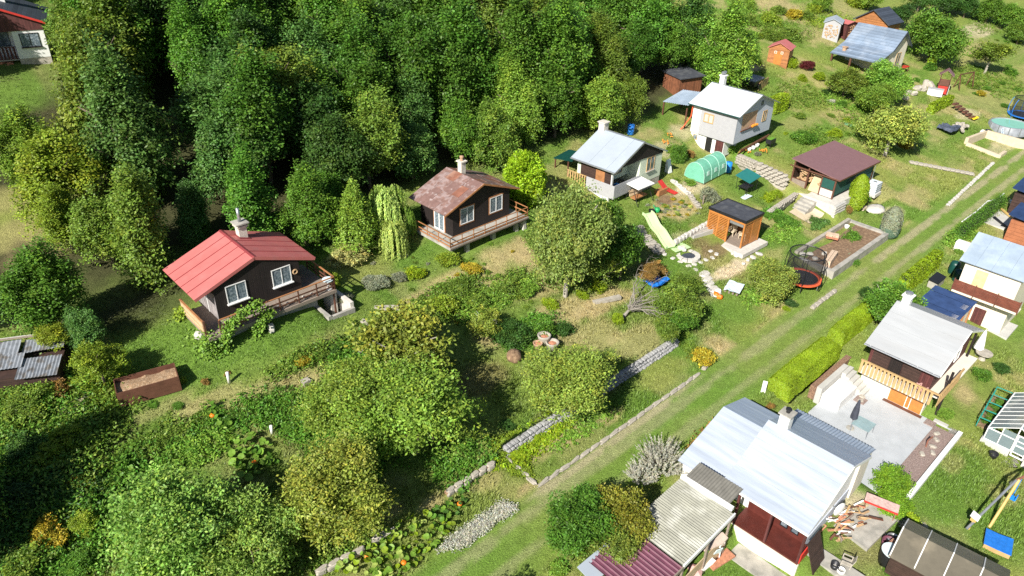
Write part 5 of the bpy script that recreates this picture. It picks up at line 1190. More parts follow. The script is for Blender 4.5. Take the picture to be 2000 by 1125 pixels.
# IBC tank, bucket and arrow blocks by the woodshed
t = thing('water_tank', at(1702, 380), 'pale blue white cage tank standing on blocks behind the woodshed', 'tank', YAW)
box_(-.6, .6, -.5, .5, .35, 1.35).build('tank_body', W_['ibc'], t); box_(-.7, .7, -.6, .6, 0, .347).build('stone_base', W_['white_stone'], t); MB().lathe((0, 0, 1.35), [(.16, 0), (.16, .06), (.01, .07)], 10).build('lid', W_['metal'], t)
cg = MB()
for z in (.55, .8, 1.05, 1.3): cg.beam((-.62, -.52, z), (.62, -.52, z), .025).beam((-.62, .52, z), (.62, .52, z), .025).beam((-.62, -.52, z), (-.62, .52, z), .025).beam((.62, -.52, z), (.62, .52, z), .025)
cg.build('cage', W_['metal'], t); MB().tube((.3, -.5, 1.3), (.3, -.5, 3.0), .03).build('pipe', W_['metal'], t)
t = thing('block_pile', at(1684, 408), 'small square pile of tan blocks near the columnar conifer', 'blocks', YAW)
for k in range(6): MB().cbox((-.3 + (k % 3) * .3, -.2 + (k // 3) * .35, .12), (.26, .3, .24)).build('block', W_['sand_stone'], t)
o = MB().ell((0, 0, 0), 1.3, .8, .25, 12, 5, .12, 5).build('gravel_heap', W_['white_stone'], None, True, at(1710, 408), YAW); tag(o, 'low heap of white gravel beside the columnar conifer', 'heap')
o = MB().lathe((0, 0, 0), [(.17, 0), (.22, .3), (.2, .31), (.14, .05)], 12).build('bucket', W_['white'], None, True, at(1653, 446), 0); tag(o, 'white bucket on the back corner of the planter bed', 'bucket')
t = thing('boundary_stone', at(1491, 764), 'white marker stone with red edge beside clipped hedge end', 'marker', YAW + .4)
MB().prism_f([(-.18, 0), (.18, 0), (.18, .6), (.05, .78), (-.18, .62)], -.15, .12).build('block', W_['white'], t); box_(.183, .23, -.15, .12, 0, .58).build('red_face', W_['red'], t)

# ------------------------------------------------------------------ far garden: playhouse, pool, walls
t = thing('play_tower', at(1838, 182), 'maroon wooden play tower with little roof and white panels', 'play tower', math.radians(-120))
for a, b in ((-.6, -.6), (.6, -.6), (.6, .6), (-.6, .6)): MB().beam((a, b, 0), (a, b, 2.6), .1).build('post', W_['maroon_boards'], t)
box_(-.7, .7, -.7, .7, 1.15, 1.25).build('platform', W_['brown_wood'], t)
for sg in (-1, 1): box_(-.65, .65, sg * .63 - .02, sg * .63 + .02, 1.253, 1.7).build('guard_panel', W_['brown_wood'], t)
MB().slab([(0, -.8, 3.2), (-.9, -.8, 2.45), (-.9, .8, 2.45), (0, .8, 3.2)], .05).build('roof_panel', W_['maroon_roof'], t); MB().slab([(0, -.8, 3.2), (.9, -.8, 2.45), (.9, .8, 2.45), (0, .8, 3.2)], .05).build('roof_panel', W_['maroon_roof'], t)
box_(-.55, .55, .68, .72, .1, 1.1).build('lower_panel', W_['red'], t); box_(.7, .74, -.6, .6, .05, 1.1).build('lower_panel', W_['white'], t)
t = thing('outdoor_kitchen', at(1826, 182), 'white outdoor kitchen block in front of maroon play tower', 'kitchen', math.radians(-120)); box_(-.9, .9, .9, 1.6, 0, .85).build('cabinet', W_['white_wall'], t); box_(-.95, .95, .85, 1.65, .853, .92).build('worktop', W_['grey_wall'], t)
t = thing('garden_swing', at(1880, 172), 'brown goal shaped swing frame behind the play tower', 'swing', math.radians(-60))
for a in (-1.5, 1.5): MB().beam((a, -.5, 0), (a, 0, 2.0), .1).build('leg', W_['brown_wood'], t); MB().beam((a, .5, 0), (a, 0, 2.0), .1).build('leg', W_['brown_wood'], t)
MB().beam((-1.6, 0, 2.03), (1.6, 0, 2.03), .12).build('top_beam', W_['brown_wood'], t)
t = thing('timber_stairs', at(1882, 224), 'short flight of brown timber steps up the bank', 'stairs', math.radians(-56))
for k in range(6): box_(-.5, .5, -1.6 + k * .5, -1.2 + k * .5, .9 - .2 * k, 1.1 - .2 * k).build('step', W_['brown_wood'], t)
t = thing('covered_pile', at(1850, 258), 'pile of boards under black and silver tarpaulin on lawn', 'pile', YAW)
crumple(10, 8, 2.4, 2.0, 1.0, 13, .1).build('tarpaulin', W_['tarp'], t)
t = thing('log_pile', at(1872, 252), 'heap of pale split stone beside the black tarpaulin', 'pile', YAW)
for k in range(24): link('stone', PS[k % 5], t, (rgS.uniform(-.8, .8), rgS.uniform(-1.2, 1.2), .2 + .35 * rgS.random()), (k, .3, k * 2), (.6, .4, .35))
t = thing('swimming_pool', at(1968, 256), 'round above ground pool with grey wall and green water', 'pool', 0)
MB().lathe((0, 0, 0), [(2.25, 0), (2.25, 1.0), (2.12, 1.04), (2.08, .9)], 32, False).build('pool_wall', mat('pool wall vinyl', (.25, .27, .30), .5, var=.3), t, True)
MB().lathe((0, 0, .84), [(2.1, 0), (2.1, .1), (.01, .1)], 32).build('water', W_['water'], t)
for k in range(12): th = k * math.pi / 6; MB().beam((2.3 * math.cos(th), 2.3 * math.sin(th), 0), (2.3 * math.cos(th), 2.3 * math.sin(th), 1.05), .07).build('upright', W_['metal'], t)
t = thing('pool_ladder', at(1950, 270), 'light blue ladder leaning on the round pool', 'ladder', YAW)
for a in (-.25, .25): MB().tube((a, .5, 0), (a, 0, 1.25), .03).build('ladder_rail', W_['pale_sheet'], t)
for k in range(4): MB().tube((-.25, .42 - k * .12, .25 + k * .28), (.25, .42 - k * .12, .25 + k * .28), .025).build('rung', W_['blue_plastic'], t)
t = thing('retaining_wall', at(1915, 290), 'sand coloured angular concrete wall below the round pool', 'wall', YAW)
def wseg(p, q, h, w=.35):
    a, b = w2l(at(*p) - t.location), w2l(at(*q) - t.location); MB().beam((a.x, a.y, a.z + h / 2 - .3), (b.x, b.y, b.z + h / 2 - .3), w, h + .6).build('wall_segment', W_['sand_stone'], t)
wseg((1885, 282), (1922, 268), .8); wseg((1922, 268), (2010, 292), .9); wseg((1885, 283), (1950, 308), .35); wseg((1950, 308), (1962, 300), .35)
t = thing('pool_equipment', at(1927, 262), 'grey pump box and hoses beside the pool', 'pump', YAW); box_(-.5, .5, -.3, .3, 0, .5).build('pump_box', W_['dark_metal'], t); MB().ell((-.9, -.3, .35), .3, .3, .35, 8, 6).build('sand_filter', W_['white'], t)
o = crumple(5, 5, 1.4, .6, .4, 15, .1).build('inflatable', mat('yellow plastic', (.8, .6, .02), .4), None, False, at(1902, 234), YAW); tag(o, 'yellow inflatable by the timber steps', 'toy')
t = thing('garden_table', at(1764, 140), 'dark garden bench with red cloth beside cream house', 'table', YAW); box_(-.8, .8, -.4, .4, .65, .72).build('top', W_['red'], t)
for a, b in ((-.7, -.3), (.7, -.3), (.7, .3), (-.7, .3)): MB().beam((a, b, 0), (a, b, .65), .08).build('leg', W_['brown_wood'], t)
for k in range(8):
    px, py = 1755 + k * 9, 190 - k * 4 + 6 * (k % 2); o = link('rock', PS[k % 5], None, at(px, py) + Vector((0, 0, .1)), (.1 * k, .2, k), (1.1, 1.4, .7)); tag(o, 'sandy rock in rockery below the cream house', 'rock', 'rockery stones')
t = thing('trailer', at(1470, 172), 'dark tarpaulin covered trailer behind the white roof', 'trailer', math.radians(-40))
box_(-1.3, 1.3, -.7, .7, .5, 1.1).build('cargo_box', W_['dark_metal'], t); MB().slab([(-1.35, -.75, 1.25), (1.35, -.75, 1.25), (1.35, .75, 1.15), (-1.35, .75, 1.15)], .12).build('cover', W_['tarp'], t)
for sg in (-1, 1): MB().tube((0, sg * .75, .35), (0, sg * .85, .35), .35, n=16).build('wheel', W_['black'], t)
MB().beam((1.3, 0, .55), (2.4, 0, .5), .08).build('drawbar', W_['metal'], t)
t = thing('wood_fence', at(1490, 172), 'rough orange wooden fence panel beside the trailer', 'fence', math.radians(-35))
for k in range(9): box_(-1.6 + k * .36, -1.3 + k * .36, -.02, .02, 0, 1.0 + .1 * (k % 2)).build('board', W_['tan_wood'], t)
for z in (.3, .8): box_(-1.6, 1.6, -.07, -.023, z, z + .09).build('cross_rail', W_['brown_wood'], t)
o = MB().slab([(-.5, -.4, .3), (.5, -.4, .35), (.5, .4, .1), (-.5, .4, .1)], .25).build('wheelbarrow_tub', mat('sage green plastic', (.12, .25, .13), .5), None, False, at(1661, 246), .6); tag(o, 'upturned sage green tub on the garden slope', 'tub')

# ------------------------------------------------------------------ patio of the grey roofed house
def gl(name, r0, r1, f0, f1, z0, z1, mt, label, cat, kind=None):
    rc, fc = (r0 + r1) / 2, (f0 + f1) / 2; c_, s_ = math.cos(YAW), math.sin(YAW)
    loc = Vector(G_POS) + Vector((fc * c_ - rc * s_, fc * s_ + rc * c_, 0))
    o = box_(r0 - rc, r1 - rc, f0 - fc, f1 - fc, z0, z1).build(name, mt, None, False, loc, YAW)
    if kind: o['kind'] = kind
    else: tag(o, label, cat)
    return o
gl('patio', -12.0, -3.22, -3.0, 3.1, -1.4, -.655, W_['patio'], None, None, 'structure')
for a in (-6.7, -5.6, -4.5): pass
gl('patio_wall', -7.2, -3.4, -3.35, -3.0, -1.4, .55, W_['pale_concrete'], 'concrete retaining wall at the uphill edge of the patio', 'wall')
gl('patio_ramp', -7.0, -4.6, -2.97, -1.75, -.652, .1, W_['white_wall'], 'white concrete ramp block along the patio wall', 'ramp')
t = thing('patio_steps', Vector(G_POS) + Vector((0, 0, 0)), 'white concrete steps beside the grey roofed house balcony', 'steps', YAW)
for k in range(6): box_(-4.4 + .02 * k, -3.25, -2.98 + .28 * k, -2.7 + .28 * k, -.65, .5 - .19 * k).build('step', W_['pale_concrete'], t)
recenter(t, -3.8, -2.1, -.65)
gl('gravel_bed', -11.6, -3.6, 3.1, 4.35, -1.4, -.62, W_['gravel'], None, None, 'structure')
gl('gravel_bed', -3.9, -3.3, 2.5, 3.095, -1.4, -.60, W_['gravel'], None, None, 'structure')
gl('garden_wall', -11.6, -3.3, 4.36, 4.62, -1.9, -.38, W_['white_wall'], 'low white wall between gravel bed and lawn', 'wall')
gl('mulch_strip', -7.3, -2.2, -3.75, -3.355, -.5, .5, W_['bark_mulch'], None, None, 'structure')
gl('planter_soil', -5.1, -4.4, -1.6, -.9, -1.2, -.60, W_['gravel'], 'small square gravel patch in the patio beside steps', 'bed')
gl('side_path', -3.2, -1.0, 3.1, 5.0, -1.4, -.70, W_['patio'], None, None, 'structure')
p = Vector(G_POS) + Vector((1.0 * math.cos(YAW) + 5.9 * math.sin(YAW), 1.0 * math.sin(YAW) - 5.9 * math.cos(YAW), -.655))
p = at(1681, 846); p.z = G_POS[2] - .655
t = thing('patio_table', p, 'glass patio table with pale legs in the middle of the terrace', 'table', YAW)
box_(-.55, .55, -.55, .55, .68, .71).build('glass_top', mat('tinted table glass', (.35, .48, .50), .06, alpha=.75), t)
for a, b in ((-.5, -.5), (.5, -.5), (.5, .5), (-.5, .5)): MB().tube((a, b, 0), (a, b, .68), .025).build('leg', W_['metal'], t)
t = thing('parasol', p + Vector((-.55, .35, 0)), 'closed dark grey parasol standing beside the glass patio table', 'parasol', YAW)
MB().tube((0, 0, 0), (0, 0, 2.3), .03).build('pole', W_['metal'], t); MB().lathe((0, 0, .75), [(.08, 0), (.24, .15), (.19, .8), (.07, 1.5), (.01, 1.6)], 8).build('folded_canopy', mat('dark grey cloth', (.05, .055, .075), .8, var=.3), t); MB().lathe((0, 0, 0), [(.25, 0), (.25, .06), (.04, .08)], 12).build('base', W_['concrete'], t)
def plastic_chair(p, mt, label, yaw, name='plastic_chair'):
    t = thing(name, p, label, 'chair', yaw)
    box_(-.24, .24, -.22, .24, .4, .44).build('seat', mt, t); MB().slab([(-.24, -.22, .45), (.24, -.22, .45), (.2, -.34, .9), (-.2, -.34, .9)], .03).build('backrest', mt, t)
    for sg in (-1, 1): box_(sg * .25 - .03, sg * .25 + .03, -.25, .25, .62, .65).build('armrest', mt, t)
    for a, b in ((-.24, -.22), (.24, -.22), (.25, .24), (-.25, .24)): MB().beam((a, b, 0), (a * .95, b * .95, .63), .045).build('leg', mt, t)
    return t
c_, s_ = math.cos(YAW), math.sin(YAW)
def gw(r, f, z): return Vector(G_POS) + Vector((f * c_ - r * s_, f * s_ + r * c_, z))
plastic_chair(gw(-3.75, 1.65, 1.12), W_['pink'], 'pink plastic chair on the tan balcony', YAW + 1.2)
for k, (r, f) in enumerate(((-5.0, 3.7), (-5.8, 3.8), (-4.4, 3.5), (-7.0, 3.6), (-4.4, -1.3), (-4.9, -1.2), (-6.4, 4.0))):
    o = link('garden_stone', PS[k % 5], None, gw(r, f, -.56), (0, .1, k), (.3, .45, .2)); tag(o, 'pale decorative stone lying in the brown gravel bed', 'stone', 'stones in gravel bed')
o = MB().path([(0, 0, 0), (.05, 0, .5), (-.12, .05, .95)], .05, 6).build('metal_ornament', W_['rust'], None, False, gw(-6.1, 3.5, -.62), 0); tag(o, 'rusty figure ornament in the gravel bed', 'ornament')
# grid paving stones towards the greenhouse
pv = thing('grid_paver_path', at(1905, 868), 'path of grey honeycomb grass pavers leading to white greenhouse', 'path', YAW)
a, b = w2l(at(1858, 850) - pv.location), w2l(at(1992, 912) - pv.location)
pm_ = MB()
for i in range(5):
    for j in (0, 1, 2):
        pm_.box(-.04 + .1 * i, .0 + .1 * i, -.02, .44, 0, .06)
for j in range(5): pm_.box(-.04, .40, -.02 + .1 * j, .02 + .1 * j, .003, .063)
pmm = pm_.mesh('paver', W_['concrete'])
dirv = b - a; nn = int(dirv.length / .46)
for i in range(nn):
    for j in range(3):
        q = a + dirv * (i / nn) + Vector((dirv.y, -dirv.x, 0)).normalized() * (.46 * (j - 1)); link('paver', pmm, pv, (q.y, q.x, q.z - .01), (0, 0, math.radians(45)))
# ------------------------------------------------------------------ white greenhouse
ge0 = at(1918, 862); GH = thing('greenhouse', ge0, 'white framed glass greenhouse with gabled end facing the lawn', 'greenhouse', YAW + math.radians(0))
W2, Lg, he, hr = 1.5, 5.0, 1.15, 2.1       # gable end faces -r; ridge runs along r
def gbar(p, q, nm='glazing_bar', w=.04): return MB().beam(p, q, w).build(nm, W_['white'], GH)
for f_ in (0, 2 * W2): 
    gbar((0, f_, .3), (Lg, f_, .3), 'sill_bar'); gbar((0, f_, he), (Lg, f_, he), 'eave_bar', .07)
gbar((0, W2, hr), (Lg, W2, hr), 'ridge_bar', .08)
for i in range(10):
    r_ = Lg * i / 9
    for f_ in (0, 2 * W2):
        gbar((r_, f_, .3), (r_, f_, he)); gbar((r_, f_, he), (r_, W2, hr))
for i in range(9):
    r0, r1 = Lg * i / 9 + .03, Lg * (i + 1) / 9 - .03
    for f_ in (0, 2 * W2):
        MB().slab([(r0, f_, he), (r1, f_, he), (r1, W2, hr), (r0, W2, hr)], .008).build('pane', W_['gh_glass'], GH)
        box_(r0, r1, f_ - .004, f_ + .004, .33, he).build('pane', W_['gh_glass'], GH)
for k in range(5):
    f_ = 2 * W2 * k / 4; top = hr - abs(f_ - W2) / W2 * (hr - he); gbar((0, f_, .3), (0, f_, top), 'gable_bar', .06)
    if k < 4: box_(-.004, .004, f_ + .04, f_ + .7, .33, min(top, hr - abs(f_ + .75 - W2) / W2 * (hr - he)) - .05).build('pane', W_['gh_glass'], GH)
gbar((0, 0, .3), (0, 2 * W2, .3), 'gable_bar', .06); gbar((0, 0, he), (0, 2 * W2, he), 'gable_bar', .06)
MB().box(-.06, -.02, 1.55, 1.62, 0, 1.6).box(-.06, -.02, 2.2, 2.27, 0, 1.6).box(-.06, -.02, 1.62, 2.2, 0, .1).box(-.06, -.02, 1.62, 2.2, .8, .88).box(-.06, -.02, 1.62, 2.2, 1.52, 1.6).build('door', W_['white'], GH)
MB().box(-.1, Lg + .1, -.12, .1, -.6, .27).box(-.1, Lg + .1, 2 * W2 - .1, 2 * W2 + .12, -.9, .27).box(-.12, .1, .1, 1.5, -.6, .27).box(-.12, .1, 2.3, 2 * W2 - .1, -.9, .27).build('base_wall', W_['pale_concrete'], GH)
keep_local(ge0, -.2, 5, -.2, 3.2)
t = thing('plant_cage', at(1906, 832), 'long green tubular cage with netting over soil bed', 'cage', YAW + math.radians(4))
R_, F_ = 4.2, .95
for i in range(5):
    r_ = R_ * i / 4
    MB().beam((r_, 0, 0), (r_, 0, .75), .05).beam((r_, F_, 0), (r_, F_, .75), .05).beam((r_, 0, .75), (r_, F_, .75), .05).build('frame_hoop', W_['green_cage'], t)
for f_ in (0, F_): MB().beam((0, f_, .77), (R_, f_, .77), .05).build('frame_rail', W_['green_cage'], t); MB().beam((0, f_, .04), (R_, f_, .04), .05).build('frame_rail', W_['green_cage'], t)
box_(.02, R_, .03, F_ - .03, -.3, .1).build('soil', W_['soil'], t)
box_(0, R_, -.013, -.005, .05, .75).build('netting', mat('green mesh', (.03, .25, .2), .8, alpha=.25), t); box_(0, R_, F_ + .02, F_ + .028, .05, .75).build('netting', mat('green mesh', (.03, .25, .2), .8, alpha=.25), t)
CAGE = t
o = MB().lathe((0, 0, 0), [(.2, 0), (.27, .35), (.25, .36), (.18, .1)], 12).build('flower_pot', W_['dark_metal'], None, True, at(1938, 893), 0); tag(o, 'dark plant pot on the honeycomb paver path', 'flower pot')
# closed white parasol and round table
t = thing('parasol', at(1905, 694), 'closed white parasol on the lawn behind the grey roof', 'parasol', YAW); MB().tube((0, 0, 0), (0, 0, 2.2), .03).build('pole', W_['metal'], t); MB().lathe((0, 0, .55), [(.1, 0), (.33, .1), (.28, .5), (.1, 1.5), (.02, 1.7)], 8).build('folded_canopy', W_['white_cloth'], t)
t = thing('garden_table', at(1917, 702), 'round stone table beside the closed white parasol', 'table', YAW); MB().lathe((0, 0, .55), [(.55, 0), (.55, .07), (.02, .08)], 20).build('table_top', W_['stone'], t); MB().lathe((0, 0, 0), [(.25, 0), (.15, .3), (.2, .55)], 10).build('foot', W_['stone'], t)
# ------------------------------------------------------------------ swing set, sand box, bird house
sw0 = at(1872, 1042); t = thing('swing_set', sw0, 'timber swing frame with long yellow pine beam and grey leg', 'swing', YAW)
top = w2l(at(1985, 938, 2.2) + Vector((0, 0, 2.2)) - sw0)
MB().tube((0.3, .2, .3), tuple(top), .07, n=10).build('leg', W_['metal'], t)
b2 = w2l(at(1932, 1030) - sw0); MB().tube(tuple(b2), tuple(top + Vector((.1, .1, .05))), .08, n=10).build('leg', W_['yellow_pine'], t)
far = top + Vector((1.9, .6, 0)); MB().tube(tuple(top), tuple(far), .07, n=10).build('top_beam', W_['rust'], t)
MB().tube(tuple(far), (far.x + .4, far.y - .9, 0), .07, n=10).build('leg', W_['metal'], t); MB().tube(tuple(far), (far.x + .4, far.y + .9, 0), .07, n=10).build('leg', W_['yellow_pine'], t)
mid = top.lerp(far, .28); seatz = .45
mr, mf = mid.x, mid.y
tag(MB().box(mr - .2, mr + .2, mf - .2, mf + .2, seatz, seatz + .05).box(mr - .2, mr + .2, mf - .22, mf - .17, seatz + .05, seatz + .35).box(mr - .2, mr + .2, mf + .17, mf + .22, seatz + .05, seatz + .25).build('seat', W_['blue_plastic'], t), 'bright blue child swing seat')
for a in (-.2, .2): MB().tube((mr + a, mf, seatz + .2), (mr + a * .9, mf, mid.z), .012, n=5).build('rope', W_['blue_plastic'], t)
t = thing('sand_box', at(1946, 1066), 'wooden sand box covered with bright blue tarpaulin', 'sand box', YAW + math.radians(12))
for q in (-.62, .55): box_(-.62, .62, q, q + .07, 0, .3).build('side_board', W_['tan_wood'], t)
for q in (-.62, .55): box_(q, q + .07, -.55, .55, 0, .3).build('side_board', W_['tan_wood'], t)
MB().slab([(-.65, -.65, .38), (.65, -.65, .34), (.65, 0, .30), (-.65, 0, .34)], .03).build('tarpaulin', W_['blue_tarp'], t); MB().slab([(-.65, 0, .34), (.65, 0, .30), (.65, .65, .36), (-.65, .65, .33)], .03).build('tarpaulin', W_['blue_tarp'], t)
t = thing('bird_house', at(1892, 1034), 'small bird house with white roof on a wooden post', 'bird house', YAW); MB().beam((0, 0, 0), (0, 0, .75), .07).build('post', W_['yellow_pine'], t); box_(-.16, .16, -.14, .14, .75, 1.0).build('box', W_['yellow_pine'], t)
MB().slab([(-.24, -.2, 1.1), (.24, -.2, 1.16), (.24, .22, 1.02), (-.24, .22, .98)], .03).build('roof', W_['white'], t)
# ------------------------------------------------------------------ yard clutter beside the silver roof
t = thing('water_barrel', at(1735, 1100), 'big black water barrel with pale blue lid by the brown shed', 'barrel', 0); MB().lathe((0, 0, 0), [(.52, 0), (.55, .3), (.55, .85), (.53, .9)], 24).build('barrel_body', W_['black'], t, True); MB().lathe((0, 0, .9), [(.56, 0), (.56, .03), (.05, .05), (.05, .08)], 24).build('lid', W_['pale_sheet'], t)
for k, (px, py, r, h, mt, lab) in enumerate(((1732, 1072, .38, .6, 'maroon_sheet', 'maroon plastic tub behind the big black barrel'), (1740, 1062, .32, .5, 'metal', 'grey tub stacked behind the maroon tub'), (1628, 1112, .22, .4, 'dark_metal', 'dark bucket by the concrete path at bottom'), (1640, 1121, .2, .35, 'white', 'white bucket at the bottom edge beside dark bucket'))):
    o = MB().lathe((0, 0, 0), [(r * .85, 0), (r, h), (r * .92, h), (r * .8, .08)], 16).build('tub', W_[mt], None, True, at(px, py), 0); tag(o, lab, 'tub')
t = thing('scrap_heap', at(1762, 1078), 'dark table frame and scrap by the brown shed wall', 'scrap', YAW + .5); box_(-.5, .5, -.9, .9, .45, .52).build('board', W_['black'], t)
for a, b in ((-.4, -.8), (.4, -.8), (.4, .8), (-.4, .8)): MB().beam((a, b, 0), (a, b, .45), .05).build('leg', W_['metal'], t)
MB().lathe((.1, .2, .53), [(.22, 0), (.22, .06), (.1, .07), (.1, .02)], 16).build('wheel_rim', W_['white'], t); MB().tube((-.5, -1.1, .3), (-.2, -.6, .9), .14).build('log', W_['rust'], t)
t = thing('folding_table', at(1716, 1000), 'old red edged table with stained pink top in the yard', 'table', YAW + .25); box_(-.35, .35, -.85, .85, .68, .72).build('table_top', mat('stained pink laminate', (.60, .42, .38), .6, var=.35, scale=5), t); box_(-.38, -.353, -.86, .86, .62, .73).build('red_edge', W_['red'], t)
for a, b in ((-.3, -.75), (.3, -.75), (.3, .75), (-.3, .75)): MB().tube((a, b, 0), (a, b, .68), .025).build('leg', W_['rust'], t)
t = thing('satellite_dish', H.matrix_basis @ Vector((2.35, .3, .9)), 'white satellite dish on the silver roofed house wall', 'dish', math.radians(-60))
MB().ell((0, 0, 0), .42, .1, .42, 18, 8).build('dish', W_['white'], t, True); MB().tube((0, -.1, 0), (0, -.45, -.2), .03).build('bracket', W_['metal'], t); MB().tube((0, .08, -.35), (0, .5, .0), .015).build('feed_arm', W_['metal'], t)
t = thing('timber_pile', at(1650, 1030), 'heap of scrap boards and rubble beside the silver roofed house', 'pile', math.radians(-60))
cols_ = ['raw_wood', 'white', 'brick', 'grey_wood', 'tan_wood', 'brown_wood']
for k in range(60):
    r_, f_ = rgS.uniform(-1.6, 1.7), rgS.uniform(-.7, .7); MB().cbox((r_, f_, .15 + rgS.random() * .45), (rgS.uniform(.25, .8), rgS.uniform(.04, .13), .04), rgS.gauss(.2, .5), rgS.uniform(-.3, .3)).build('scrap_board', W_[cols_[k % 6]], t)
for k in range(5):
    p = at(1690 + 11 * (k % 3), 1010 + 12 * (k // 2)); o = MB().cbox((0, 0, .0), (.8, .7, .09), .2 * k).build('paving_slab', W_['concrete'], None, False, p, YAW); tag(o, 'uneven grey paving slab in yard by scrap boards', 'slab', 'slabs in yard')
o = box_(-2.0, 1.6, -.6, 1.5, -.4, .02).build('yard_slab', W_['concrete'], None, False, at(1680, 1002), math.radians(-50)); o['kind'] = 'structure'
keep_local(at(1680, 1002), -2.2, 1.8, -.8, 1.6)
p = at(1600, 1085); o = box_(-.5, .5, -2.2, 2.2, -.3, .06).build('concrete_path', W_['concrete'], None, False, p, YAW); o['kind'] = 'structure'
for k, (px, py, mt, lab, yw) in enumerate(((1400, 1070, 'white', 'white plastic chair piled beside the corrugated lean-to', .8), (1392, 1085, 'pale_sheet', 'tipped pale plastic chair in front of corrugated lean-to', 2.0), (1650, 1108, 'stone', 'beige plastic chair at the bottom edge of yard', 2.6))):
    plastic_chair(at(px, py), W_[mt], lab, yw)
o = MB().prism([(-.3, -.8), (.3, -.8), (.35, .3), (.2, .8), (-.2, .8), (-.35, .3)], .0, .08).build('ironing_board', mat('beige padded board', (.62, .50, .42), .7), None, False, at(1393, 1058, .9) + Vector((0, 0, .9)), YAW + math.radians(75)); tag(o, 'long beige padded board laid by corrugated lean-to', 'board')
o = MB().cbox((0, 0, .06), (.9, 1.6, .1)).build('door_leaf', W_['brick'], None, False, at(1402, 1090), YAW + math.radians(80)); tag(o, 'reddish brown door leaf lying on ground by lean-to', 'door')
o = MB().lathe((0, 0, 0), [(.45, 0), (.5, .1), (.2, .42), (.02, .5)], 8).build('folded_parasol', W_['pink'], None, False, at(1352, 1118), 0); tag(o, 'pink folded parasol cloth by lean-to at bottom edge', 'parasol')
o = crumple(6, 6, 1.1, .8, .35, 22, .05).build('plastic_sacks', W_['white_cloth'], None, False, at(1372, 1103), YAW); tag(o, 'heap of white plastic sacks before corrugated lean-to', 'sacks')
o = MB().slab([(-1, -.5, 1.9), (1, -.5, 1.9), (1, .5, 1.7), (-1, .5, 1.7)], .06)
for a in (-.9, .9): o.beam((a, 0, 0), (a, 0, 1.75), .1)
o = o.build('small_roof', W_['pale_roof'], None, False, at(1165, 1148), YAW); tag(o, 'pale sheet roof corner at the bottom edge', 'roof')
# ------------------------------------------------------------------ things by the right edge
for k, (px, py, r, h) in enumerate(((1860, 534, .42, 1.1), (1868, 548, .42, 1.0))):
    o = MB().lathe((0, 0, 0), [(r * .9, 0), (r, .1), (r, h * .8), (r * .8, h), (.02, h + .1)], 16).build('rain_barrel', W_['dark_green'], None, True, at(px, py), 0); tag(o, ['dark green rain barrel farther from the brown balcony', 'dark green rain barrel nearest the brown slatted balcony'][k], 'barrel')
pp = at(1925, 410); o = MB()
pts = [at(1878, 435), at(1905, 416), at(1928, 395), at(1945, 392), at(1960, 380)]
o = MB().path([tuple(Vector((q.y, q.x, q.z + .12)) - Vector((pp.y, pp.x, pp.z))) for q in pts], .06, 6).build('white_pipe', W_['white'], None, False, pp, 0); tag(o, 'long white pipe lying along the grass verge at right', 'pipe')
for k, (q0, q1, mt, lab) in enumerate((((1972, 395), (1977, 428), 'white', 'white post leaning by navy roofed shed'), ((1954, 412), (1974, 430), 'yellow_pine', 'yellow pole lying before the navy roofed shed'), ((1940, 428), (1975, 458), 'black', 'dark gutter trough behind the blue grey roof'))):
    a, b = at(*q0), at(*q1); d = b - a; o = MB().beam((0, 0, .25), (d.y, d.x, d.z + .25), .18, .12).build('pole', W_[mt], None, False, a, 0); tag(o, lab, 'pole')
gl_ = at(1945, 425); o = box_(-2.2, 2.2, -1.6, 1.4, -.4, .05).build('yard_slab', W_['pale_concrete'], None, False, gl_, YAW); o['kind'] = 'structure'
plastic_chair(at(1962, 622), W_['tan_wood'], 'yellow wooden chair under the brown slatted balcony', YAW)
o = box_(-1.3, 1.3, -1.0, .8, -.5, .04).build('yard_slab', W_['pale_concrete'], None, False, at(1955, 640), YAW); o['kind'] = 'structure'
o = box_(-.35, .35, -.7, .7, 0, .9).build('white_cabinet', W_['white'], None, False, at(1880, 492), YAW); tag(o, 'white cabinet beside blue grey roof at right', 'cabinet')
t = thing('side_shed', at(1825, 556), 'low black tarred box beside concrete path and thuja hedge', 'box', YAW); MB().slab([(-.9, -.35, .75), (.9, -.35, .75), (.9, .45, .6), (-.9, .45, .6)], .06).build('lid', W_['black'], t); box_(-.85, .85, -.3, .4, -.1, .55).build('side_walls', W_['concrete'], t)
# sand patch and beds
for px, py, w, l, mt, lab in ((1577, 418, 2.2, 3.2, 'sand', 'sand_patch'), (1655, 640, 1.2, 3.4, 'soil', 'soil_bed')):
    o = crumple(8, 8, l, w, .10, 31, .0).build(lab, W_[mt], None, True, at(px, py) + Vector((0, 0, .03)), YAW); o['kind'] = 'structure'
    for v in o.data.vertices:
        wv = o.matrix_basis @ v.co; v.co.z = tz(wv.x, wv.y) - o.location.z + .05 + v.co.z * .5
    s_0, e_0 = to_se(o.location.x, o.location.y); keep(s_0 - l / 2, s_0 + l / 2, e_0 - w / 2, e_0 + w / 2)
